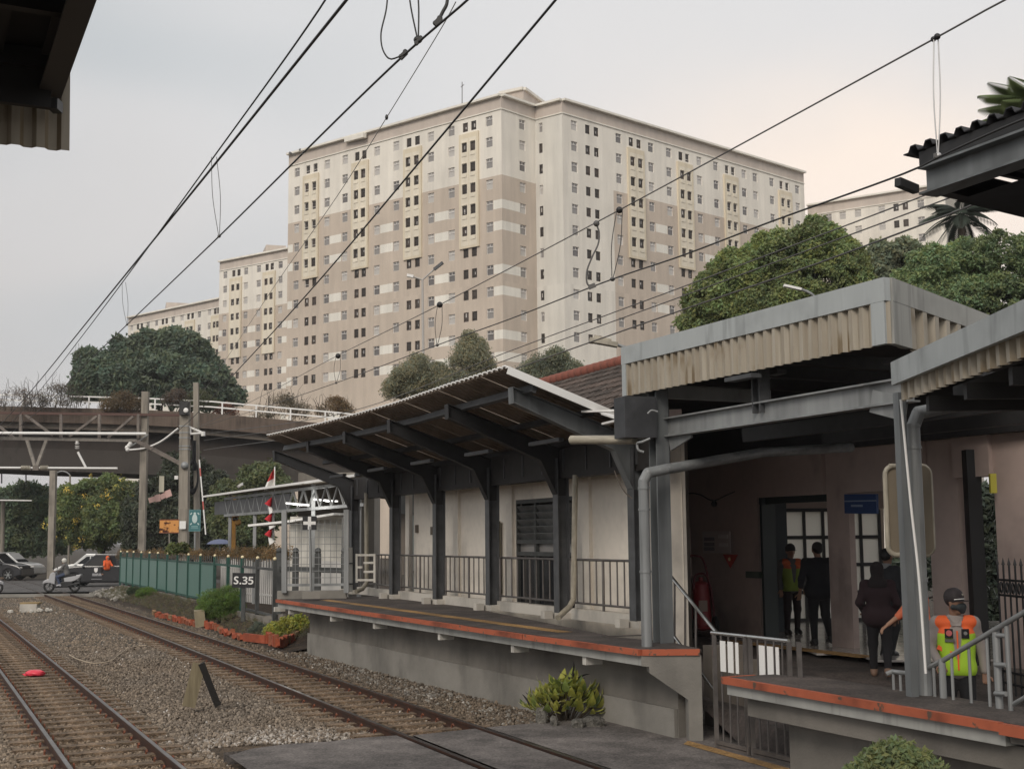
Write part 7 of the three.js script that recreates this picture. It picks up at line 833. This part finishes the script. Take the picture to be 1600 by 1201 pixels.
function vest(t, { v, torso }, mTop, mLow) {      // one garment, cut at the yoke into an orange and a lime piece; open at the neck
  const h = v('hip'), c = v('chest'), g = isoMesh([bn(add(h, V3(-0.085, -0.03, 0), 1), add(h, V3(0.085, -0.03, 0), 1), 0.125, 0.125, { sz: 0.82 }), bn(add(h, V3(-0.07, 0.05, 0), 1), add(c, V3(-0.09, 0.02, 0), 1), 0.122, 0.122, { sz: 0.8 }), bn(add(h, V3(0.07, 0.05, 0), 1), add(c, V3(0.09, 0.02, 0), 1), 0.122, 0.122, { sz: 0.8 }), bn(add(v('shL').lerp(v('neck'), 0.12), V3(0, 0.005, 0), 1), add(v('shR').lerp(v('neck'), 0.12), V3(0, 0.0, 0), 1), 0.079, 0.079, { sz: 0.72 })], 0.011, 0.035).toNonIndexed(); const p = g.attributes.position.array, nn = g.attributes.normal.array, out2 = [[], [], [], []];
  for (let i = 0; i < p.length; i += 9) { const x = Math.abs(p[i] + p[i + 3] + p[i + 6]) / 3, y = (p[i + 1] + p[i + 4] + p[i + 7]) / 3, z = (p[i + 2] + p[i + 5] + p[i + 8]) / 3; if (y < h.y - 0.1) continue; if (y > v('neck').y - 0.085 + (z > 0 ? 0 : 0.04) && x < 0.075 + (v('neck').y - y) * -0.5) continue; if (z > 0 && x < 0.05 - (c.y + 0.19 - y) * 0.42) continue; const k = y > c.y + 0.03 + x * 0.1 ? 0 : 2; for (let j = 0; j < 9; j++) { out2[k].push(p[i + j]); out2[k + 1].push(nn[i + j]); } }
  for (const [k, nm, m] of [[0, 'vest_yoke', mTop], [2, 'vest', mLow]]) { const q = new THREE.BufferGeometry(); q.setAttribute('position', new THREE.Float32BufferAttribute(out2[k], 3)); q.setAttribute('normal', new THREE.Float32BufferAttribute(out2[k + 1], 3)); put(nm, q, m, t); } }
// the guard at the near railing, turned a little to the left, looking off to the right
{
  const at = D(1494, 1000, 13.4); at.y = 0.44; const shirtM = mat([0.62, 0.54, 0.5], 0.85, { map: T.grime });
  person('security guard in an orange and lime vest, dark cap and mask behind the grey railing', at, -0.22, 1.62, { look: 0.95, trousers: blackC, shirt: shirtM, shoes: blackShoe, curl: 1.2, j: { elR: [-0.27, 1.13, 0.0], wrR: [-0.2, 0.98, 0.2], elL: [0.27, 1.12, -0.05], wrL: [0.285, 0.86, 0.0], head: [0.005, 1.6, 0.015] }, extra(t, k) {
    cap(t, k, mat([0.022, 0.016, 0.017], 0.7), true); vest(t, k, orangeV, limeV); const { hx, v, cloth } = k; cloth('face_mask', [bn(hx(-0.035, -0.03, 0.075), hx(0.035, -0.03, 0.075), 0.04), bn(hx(0, -0.02, 0.1), hx(0, -0.07, 0.085), 0.03, 0.036), bn(hx(-0.07, -0.03, 0.02), hx(0.07, -0.03, 0.02), 0.03)], mat([0.03, 0.037, 0.04], 0.8), 0.03, 0.006);
    const q = new B(); const zf = 0.158, c = v('chest'); q.box(V3(0.0, c.y - 0.13, zf - 0.004), 0.016, 0.42, 0.02); q.mesh('zip_strip', orangeV, t, true);
    for (const [x, y, w, h, mm, nm] of [[-0.085, 0.05, 0.085, 0.1, blackC, 'badge'], [0.085, 0.05, 0.075, 0.1, blackC, 'badge'], [-0.08, -0.025, 0.1, 0.03, mat([0.1, 0.1, 0.09], 0.6), 'name_tag']]) { const b = new B(); b.box(V3(x, c.y + y, zf - 0.006 + (y < 0 ? 0.004 : 0)), w, h, 0.026, x * 1.6); b.mesh(nm, mm, t, true); }
    const e = new B(); e.add(new THREE.CylinderGeometry(0.032, 0.032, 0.01, 14), new THREE.Matrix4().makeRotationX(Math.PI / 2).setPosition(-0.085, c.y + 0.055, zf + 0.009)); e.mesh('badge_emblem', mat([0.5, 0.12, 0.12], 0.6), t, true); const e2 = new B(); e2.add(new THREE.CylinderGeometry(0.02, 0.02, 0.01, 12), new THREE.Matrix4().makeRotationX(Math.PI / 2).setPosition(0.085, c.y + 0.055, zf + 0.009)); e2.mesh('badge_emblem', mat([0.2, 0.2, 0.19], 0.6), t, true);
    const bd = new B(); bd.bar(V3(-0.2, c.y - 0.1, 0.08), V3(-0.05, c.y - 0.17, 0.152), 0.02, 0.045); bd.mesh('vest_band', orangeV, t, true); const cl = new B(); for (const s of [-1, 1]) cl.bar(V3(s * 0.055, v('neck').y + 0.01, 0.04), V3(s * 0.02, v('neck').y - 0.075, 0.11), 0.012, 0.06, V3(s, 0.3, 0.3)); cl.mesh('collar', shirtM, t, true); const bt = new B(); bt.box(V3(0, v('hip').y - 0.03, 0), 0.33, 0.045, 0.27); } });
}
const fl = (x, d, y) => V3((x - 800) / 2000 * d, y, -d);
person('broad man in dark clothes walking in the middle of the first doorway', fl(1271, 22.3, 0.8), Math.PI + 0.15, 1.72, { fat: 1.22, trousers: dk(0.01, 0.01, 0.012), shirt: dk(0.012, 0.012, 0.016), shoes: blackShoe, hair: hairM, loose: 0.03, sleeve: 0.5, j: { elL: [0.315, 1.12, -0.03], elR: [-0.315, 1.12, -0.03], wrL: [0.325, 0.88, 0.04], wrR: [-0.325, 0.88, 0.04], anR: [-0.14, 0.12, -0.12], knR: [-0.12, 0.5, 0.03], shL: [0.225, 1.4, -0.01], shR: [-0.225, 1.4, -0.01] } });
person('person in an orange and lime vest standing behind the dark frame of the first doorway', fl(1229, 24.8, 0.8), 0.25, 1.66, { trousers: dk(0.02, 0.012, 0.014), shirt: dk(0.1, 0.1, 0.1), shoes: blackShoe, hair: hairM, extra(t, k) { vest(t, k, mat([0.5, 0.1, 0.03], 0.8), mat([0.2, 0.27, 0.04], 0.8)); cap(t, k, mat([0.02, 0.017, 0.017], 0.8)); } });
person('person in a dark maroon jacket and head scarf walking past the second doorway', fl(1362, 18.5, 0.66), Math.PI - 0.25, 1.6, { fat: 1.1, trousers: dk(0.012, 0.011, 0.013), shirt: dk(0.026, 0.012, 0.015), shoes: mat([0.2, 0.12, 0.08], 0.6), loose: 0.05, j: { elL: [0.28, 1.12, -0.05], elR: [-0.28, 1.12, -0.05], wrL: [0.22, 0.98, 0.14], wrR: [-0.24, 0.9, 0.1], knL: [0.1, 0.5, 0.09], anL: [0.1, 0.09, 0.12], anR: [-0.1, 0.11, -0.14] }, extra(t, { cloth, hx, v }) { cloth('head_scarf', [bn(hx(0, 0.045, -0.02), hx(0, 0.02, -0.02), 0.102, 0.1), bn(hx(0, -0.03, -0.02), add(v('neck'), V3(0, -0.03, -0.02), 1), 0.085, 0.11), bn(add(v('neck'), V3(-0.06, -0.05, -0.03), 1), add(v('neck'), V3(0.06, -0.05, -0.03), 1), 0.1)], dk(0.016, 0.011, 0.012), 0.05, 0.012); } });
person('person in a dark top with a pale grey shoulder scarf behind the maroon jacket', fl(1378, 20.4, 0.76), 2.2, 1.66, { trousers: dk(0.02, 0.02, 0.023), shirt: dk(0.035, 0.036, 0.04), shoes: blackShoe, hair: hairM, j: { knL: [0.1, 0.5, 0.06], anR: [-0.11, 0.1, -0.12] }, extra(t, { cloth, v }) { cloth('shoulder_scarf', [bn(v('shL'), v('neck'), 0.078, 0.085), bn(v('shL'), add(v('elL'), V3(0, 0.08, 0), 1), 0.075, 0.07)], mat([0.26, 0.26, 0.26], 0.9), 0.03); } });
person('person in an orange top reaching an arm out from behind the canopy post', fl(1421, 16.2, 0.58), -1.5, 1.58, { trousers: dk(0.09, 0.075, 0.07), shirt: mat([0.6, 0.16, 0.08], 0.85), shoes: mat([0.2, 0.12, 0.08], 0.6), hair: hairM, sleeve: 0.3, skin: mat([0.36, 0.21, 0.14], 0.6), j: { elR: [-0.2, 1.2, 0.12], wrR: [-0.2, 1.04, 0.34] } });
person('person barely showing beside the right edge of the pink pillar', fl(1303, 23.6, 0.8), 0.9, 1.66, { trousers: dk(0.02, 0.02, 0.022), shirt: dk(0.035, 0.024, 0.025), shoes: blackShoe, hair: hairM, j: { elR: [-0.3, 1.16, 0.06], wrR: [-0.12, 1.1, 0.22] } });
// ---------------------------------------------------------------- vehicles, built facing +x at the road
function wheel(parent, x, z, r, w = 0.22) { const o = part('wheel', parent, V3(x, r, z)); const ty = new THREE.TorusGeometry(r - 0.075, 0.085, 10, 28).toNonIndexed(); ty.scale(1, 1, 1.25); put('tyre', ty, M.rubber, o); const b = new B(); b.add(new THREE.CylinderGeometry(r - 0.12, r - 0.12, 0.1, 24, 1, true), new THREE.Matrix4().makeRotationX(Math.PI / 2)); const s = z > 0 ? 1 : -1; for (let i = 0; i < 6; i++) { const a = i * Math.PI / 3; b.bar(V3(0, 0, s * 0.06), V3(Math.cos(a) * (r - 0.12), Math.sin(a) * (r - 0.12), s * 0.075), 0.05, 0.05, V3(0, 0, 1)); } b.ball(V3(0, 0, s * 0.06), 0.06, 1, 1, 0.6); b.mesh('rim', M.galv, o, true); const d = new B(); d.add(new THREE.CylinderGeometry(r - 0.13, r - 0.13, 0.02, 20), new THREE.Matrix4().makeRotationX(Math.PI / 2)); d.mesh('brake_disc', M.black, o, true); }
function car(label, at, turn, c, o) {
  const t = thing('parked_car', label, o.cat ?? 'car', at); t.name = numbered(o.name ?? 'parked_car'); t.rotation.y = turn; t.updateMatrixWorld(true); const paint = new THREE.MeshPhysicalMaterial({ roughness: 0.35, clearcoat: 0.8, clearcoatRoughness: 0.12 }); paint.color.setRGB(...c); const W = o.w ?? 1.8, r = o.r ?? 0.37, [xr, xf] = o.axles, s = new THREE.Shape(); const P2 = o.low; s.moveTo(...P2[0]); for (const p of P2.slice(1)) p.length === 4 ? s.quadraticCurveTo(...p) : s.lineTo(...p); const yb = o.sill ?? 0.3; s.lineTo(xf + r + 0.07, yb); s.absarc(xf, r, r + 0.07, -0.18, Math.PI + 0.18, false); s.lineTo(xr + r + 0.07, yb); s.absarc(xr, r, r + 0.07, -0.18, Math.PI + 0.18, false); s.closePath();
  const mk = (sh, w, b) => { const g = new B(); g.shape(sh, w - 2 * b, new THREE.Matrix4().setPosition(0, 0, -w / 2 + b), b); return g; }; mk(s, W, 0.07).mesh('body', paint, t, true);
  const cs = new THREE.Shape(o.cabin.map(p => new THREE.Vector2(...p))); const cab = mk(cs, W - 0.28, 0.06).mesh('cabin', paint, t, true);
  for (const k of [-1, 1]) { for (const win of o.windows) { const g = new B(); const q = win.map(([x, y]) => V3(x, y, k * ((W - 0.28) / 2 + 0.006))); g.quad(q[0], q[1], q[2], q[3] ?? q[2].clone().add(V3(0.001, 0, 0))); const i = V3(0, 0, -k * 0.01); g.quad(...q.map(p => p.clone().add(i)).concat(q[3] ? [] : [q[2].clone().add(i)])); g.mesh('side_window', M.glassDark, t, true); } const d = new B(); for (const x of o.doors) d.box(V3(x, 0.78, k * (W / 2 + 0.002)), 0.012, 0.62, 0.01); d.mesh('door_gap', M.black, t, true); const h = new B(); for (const x of o.doors.slice(0, 2)) h.box(V3(x + 0.22, 0.98, k * (W / 2 + 0.015)), 0.16, 0.03, 0.03); h.mesh('door_handle', o.chrome ? M.galv : paint, t, true); const m = new B(); m.ball(V3(o.mirror, 1.1, k * (W / 2 + 0.08)), 0.1, 0.8, 0.7, 1); m.mesh('mirror', paint, t, true); for (const x of o.axles) wheel(t, x, k * (W / 2 - 0.13), r); const hl = new B(); hl.ball(V3(o.front - 0.12, 0.82, k * (W / 2 - 0.22)), 0.13, 1, 0.6, 1.1); hl.mesh('headlight', M.paneB, t, true); const tl = new B(); tl.box(V3(o.rear + 0.02, 0.92, k * (W / 2 - 0.14)), 0.06, 0.26, 0.14); tl.mesh('tail_light', mat([0.4, 0.03, 0.03], 0.3), t, true); }
  const ws = new B(); for (const [a, b] of o.screens) { const w = (W - 0.34) / 2; ws.quad(V3(...a, -w), V3(...a, w), V3(...b, w * 0.94), V3(...b, -w * 0.94)); } ws.mesh('windscreen', M.glassDark, t, true); const bp = new B(); bp.box(V3(o.front - 0.02, 0.48, 0), 0.12, 0.2, W - 0.1); bp.box(V3(o.rear + 0.02, 0.5, 0), 0.12, 0.2, W - 0.1); bp.mesh('bumper', o.bumper ?? paint, t, true); o.extra?.(t, paint, W); return t;
}
const suv = { axles: [-1.35, 1.35], front: 2.25, rear: -2.25, r: 0.38, w: 1.82, low: [[-2.2, 0.4], [-2.25, 0.95, -2.2, 1.06], [1.05, 1.08], [2.05, 0.98, 2.2, 0.72], [2.2, 0.4]].map((p, i) => p), cabin: [[-2.1, 1.02], [-1.95, 1.66], [0.25, 1.72], [1.1, 1.05]], windows: [[[-1.9, 1.1], [-1.78, 1.56], [-1.0, 1.6], [-1.0, 1.1]], [[-0.93, 1.1], [-0.93, 1.6], [-0.05, 1.62], [-0.05, 1.1]], [[0.02, 1.1], [0.02, 1.62], [0.22, 1.6], [0.88, 1.1]]], doors: [-1.0, 0, 0.95], mirror: 0.85, screens: [[[1.13, 1.1], [0.32, 1.69]], [[-2.1, 1.12], [-1.98, 1.6]]] };
const roof = (t) => { const b = new B(); for (const k of [-1, 1]) b.bar(V3(-1.7, 1.8, k * 0.6), V3(0.1, 1.83, k * 0.6), 0.04, 0.04); b.mesh('roof_rail', M.galv, t, true); };
const gy = 0.15;
car('black car cut by the left edge in front of the silver one', V3((-2 - 800) / 2000 * 87, gy, -87), -0.12, [0.012, 0.012, 0.014], { ...suv, extra: roof });
car('silver car with a dark roof rail behind the black car at the left edge', V3((19 - 800) / 2000 * 91, gy, -91), -0.12, [0.5, 0.5, 0.49], { ...suv, chrome: true, extra: roof });
car('white car mostly hidden behind the black pickup', V3((150 - 800) / 2000 * 81, gy, -81), Math.PI, [0.6, 0.6, 0.58], { ...suv });
const pk = (() => { const at = V3((168 - 800) / 2000 * 74, gy, -74); return car('black pickup truck with a pale crest and lettering on its door', at, Math.PI, [0.014, 0.014, 0.016], { name: 'pickup_truck', cat: 'pickup', axles: [-1.55, 1.5], front: 2.55, rear: -2.6, r: 0.38, w: 1.82, low: [[-2.55, 0.45], [-2.6, 1.02, -2.5, 1.1], [1.0, 1.1], [2.2, 1.05, 2.5, 0.78], [2.5, 0.42]], cabin: [[-1.0, 1.05], [-0.9, 1.75], [0.3, 1.78], [1.15, 1.08]], windows: [[[-0.86, 1.13], [-0.8, 1.66], [-0.3, 1.68], [-0.3, 1.13]]], doors: [-0.95, -0.26, 0.98], mirror: 0.95, screens: [[[1.18, 1.13], [0.36, 1.75]], [[-1.02, 1.15], [-0.92, 1.7]]], extra(t, paint, W) {
  const fr = new B(); const z = W / 2 - 0.13; for (const k of [-1, 1]) { const q = [[-0.24, 1.14], [-0.24, 1.67], [0.28, 1.67], [0.92, 1.14]].map(([x, y]) => V3(x, y, k * z)); for (let i = 0; i < 4; i++) fr.bar(q[i], q[(i + 1) % 4], 0.03, 0.04); } fr.mesh('window_frame', paint, t, true); const bk = new B(); for (const k of [-1, 1]) bk.quad(V3(-0.22, 1.16, k * (z + 0.004)), V3(-0.22, 1.65, k * (z + 0.004)), V3(0.27, 1.65, k * (z + 0.004)), V3(0.86, 1.16, k * (z + 0.004))); bk.mesh('open_window', mat([0.05, 0.05, 0.05], 0.9), t, true);
  const zz = -(W / 2 + 0.012), e = new B(), s = new THREE.Shape(); s.moveTo(-0.1, 0.12); s.lineTo(0.1, 0.12); s.lineTo(0.1, -0.02); s.quadraticCurveTo(0.09, -0.1, 0, -0.14); s.quadraticCurveTo(-0.09, -0.1, -0.1, -0.02); s.closePath(); e.shape(s, 0.008, new THREE.Matrix4().makeRotationY(Math.PI).setPosition(0.25, 0.92, zz)); e.mesh('crest', M.white, t, true); const l = new B(); for (const [x, w2, y, h] of [[0.38, 0.14, 0.7, 0.07], [0.2, 0.18, 0.7, 0.07], [0.02, 0.12, 0.7, 0.07], [0.3, 0.3, 0.62, 0.05], [0.02, 0.2, 0.62, 0.05], [0.2, 0.6, 0.42, 0.025]]) l.box(V3(x, y, zz + 0.004), w2, h, 0.01); l.mesh('lettering', mat([0.35, 0.35, 0.36], 0.6), t, true); } }); })();
person('person in an orange hooded jacket leaning on the open window of the black pickup', V3((171 - 800) / 2000 * 73.1, 0.62, -73.0), 0.9, 1.62, { shirt: orangeV, trousers: blackC, j: { hip: [0, 0.62, 0], chest: [0, 0.86, 0], neck: [0, 1.03, 0], head: [0.02, 1.17, 0.02], shL: [0.17, 0.98, 0], shR: [-0.17, 0.98, 0], elL: [0.25, 0.76, 0.12], elR: [-0.27, 0.76, 0.1], wrL: [0.2, 0.72, 0.28], wrR: [-0.36, 0.72, 0.2], hpL: [0.09, 0.58, 0], hpR: [-0.09, 0.58, 0], knL: [0.1, 0.6, -0.3], knR: [-0.1, 0.6, -0.3], anL: [0.1, 0.25, -0.35], anR: [-0.1, 0.25, -0.35] }, extra(t, { cloth, hx }) { cloth('hood', [bn(hx(0, 0.05, -0.02), hx(0, 0, -0.02), 0.105, 0.1)], orangeV, 0.03, 0.01); } });
function scooter(label, at, turn, body) { const t = thing('motor_scooter', label, 'motorcycle', at); t.rotation.y = turn; t.updateMatrixWorld(true); const m = new THREE.MeshPhysicalMaterial({ roughness: 0.35, clearcoat: 0.6 }); m.color.setRGB(...body); for (const x of [-0.66, 0.64]) { const o = part('wheel', t, V3(x, 0.28, 0)); put('tyre', new THREE.TorusGeometry(0.235, 0.055, 10, 26).toNonIndexed(), M.rubber, o); const b = new B(); for (let i = 0; i < 5; i++) { const a = i * 1.2566; b.bar(V3(0, 0, 0), V3(Math.cos(a) * 0.2, Math.sin(a) * 0.2, 0), 0.03, 0.03, V3(0, 0, 1)); } b.ball(V3(0, 0, 0), 0.06, 1, 1, 0.8); b.mesh('rim', M.galv, o, true); }
  const sh = pts => { const s = new THREE.Shape(); s.moveTo(...pts[0]); for (const p of pts.slice(1)) p.length === 4 ? s.quadraticCurveTo(...p) : s.lineTo(...p); s.closePath(); return s; }; const ex = (nm, pts, w, mt) => { const b = new B(); b.shape(sh(pts), w, new THREE.Matrix4().setPosition(0, 0, -w / 2), 0.03); b.mesh(nm, mt, t, true); };
  ex('front_panel', [[0.34, 0.42], [0.3, 0.95], [0.42, 1.0, 0.52, 0.9], [0.62, 0.68, 0.56, 0.5]], 0.26, m); ex('tail_panel', [[-0.2, 0.5], [-0.15, 0.7], [-0.7, 0.8, -0.98, 0.86], [-0.9, 0.66, -0.55, 0.55]], 0.2, m); ex('underbody', [[-0.6, 0.26], [-0.55, 0.52], [-0.1, 0.5], [0.3, 0.34], [0.34, 0.24]], 0.22, M.black); ex('seat', [[-0.75, 0.82], [-0.7, 0.89], [-0.2, 0.86, 0.0, 0.76], [-0.05, 0.7]], 0.2, M.rubber); ex('front_mudguard', [[0.42, 0.5], [0.5, 0.62, 0.7, 0.62], [0.92, 0.58, 0.93, 0.44], [0.75, 0.56, 0.46, 0.42]], 0.08, m); const f = new B(); for (const k of [-1, 1]) f.tube(V3(0.64, 0.28, k * 0.07), V3(0.44, 0.8, k * 0.07), 0.02); f.path([V3(0.3, 1.06, -0.32), V3(0.38, 1.0, -0.12), V3(0.38, 1.0, 0.12), V3(0.3, 1.06, 0.32)], 0.018, 6, 16); f.tube(V3(-0.35, 0.32, -0.14), V3(-0.95, 0.44, -0.16), 0.05, 0.055); f.mesh('frame', M.steelDark, t, true); const h = new B(); h.ball(V3(0.53, 0.85, 0), 0.09, 0.6, 0.8, 1.1); h.mesh('headlight', M.paneB, t, true); const mi = new B(); for (const k of [-1, 1]) { mi.tube(V3(0.33, 1.03, k * 0.24), V3(0.36, 1.2, k * 0.3), 0.008); mi.ball(V3(0.36, 1.22, k * 0.3), 0.055, 0.4, 0.8, 1.2); } mi.mesh('mirror', M.black, t, true); const fo = new B(); fo.box(V3(0.1, 0.3, 0), 0.46, 0.04, 0.34); fo.mesh('footboard', M.black, t, true); return t; }
const sp = V3((101 - 800) / 2000 * 65.5, gy, -65.5); scooter('white and black motor scooter ridden in front of the black pickup', sp, Math.PI, [0.4, 0.4, 0.41]);
scooter('dark motor scooter showing only its front wheel at the left edge', V3((-18 - 800) / 2000 * 64.5, gy, -64.5), 0.0, [0.25, 0.25, 0.26]);
person('helmeted scooter rider in a grey jacket and blue trousers', V3(sp.x, gy, sp.z), -Math.PI / 2, 1.68, { shirt: dk(0.13, 0.125, 0.12), trousers: dk(0.05, 0.065, 0.11), shoes: mat([0.4, 0.4, 0.42], 0.6), curl: 1.3, j: { hip: [0, 0.96, -0.24], chest: [0, 1.24, -0.17], neck: [0, 1.42, -0.12], head: [0, 1.57, -0.07], shL: [0.18, 1.37, -0.14], shR: [-0.18, 1.37, -0.14], elL: [0.27, 1.14, 0.02], elR: [-0.27, 1.14, 0.02], wrL: [0.3, 1.07, 0.24], wrR: [-0.3, 1.07, 0.24], hpL: [0.09, 0.92, -0.2], hpR: [-0.09, 0.92, -0.2], knL: [0.16, 0.78, 0.2], knR: [-0.16, 0.78, 0.2], anL: [0.15, 0.38, 0.06], anR: [-0.15, 0.38, 0.06] }, extra(t, { cloth, hx }) { cloth('helmet', [bn(hx(0, 0.045, -0.015), hx(0, 0.02, -0.02), 0.128, 0.122)], mat([0.6, 0.58, 0.52], 0.3), 0.03, 0.009); const v = new B(); v.box(hx(0, 0.015, 0.108), 0.16, 0.08, 0.03); v.mesh('visor', M.glassDark, t, true); } });
scene.fog = new THREE.FogExp2(new THREE.Color().setRGB(0.62, 0.62, 0.63), 0.0003);
renderer.render(scene, camera);
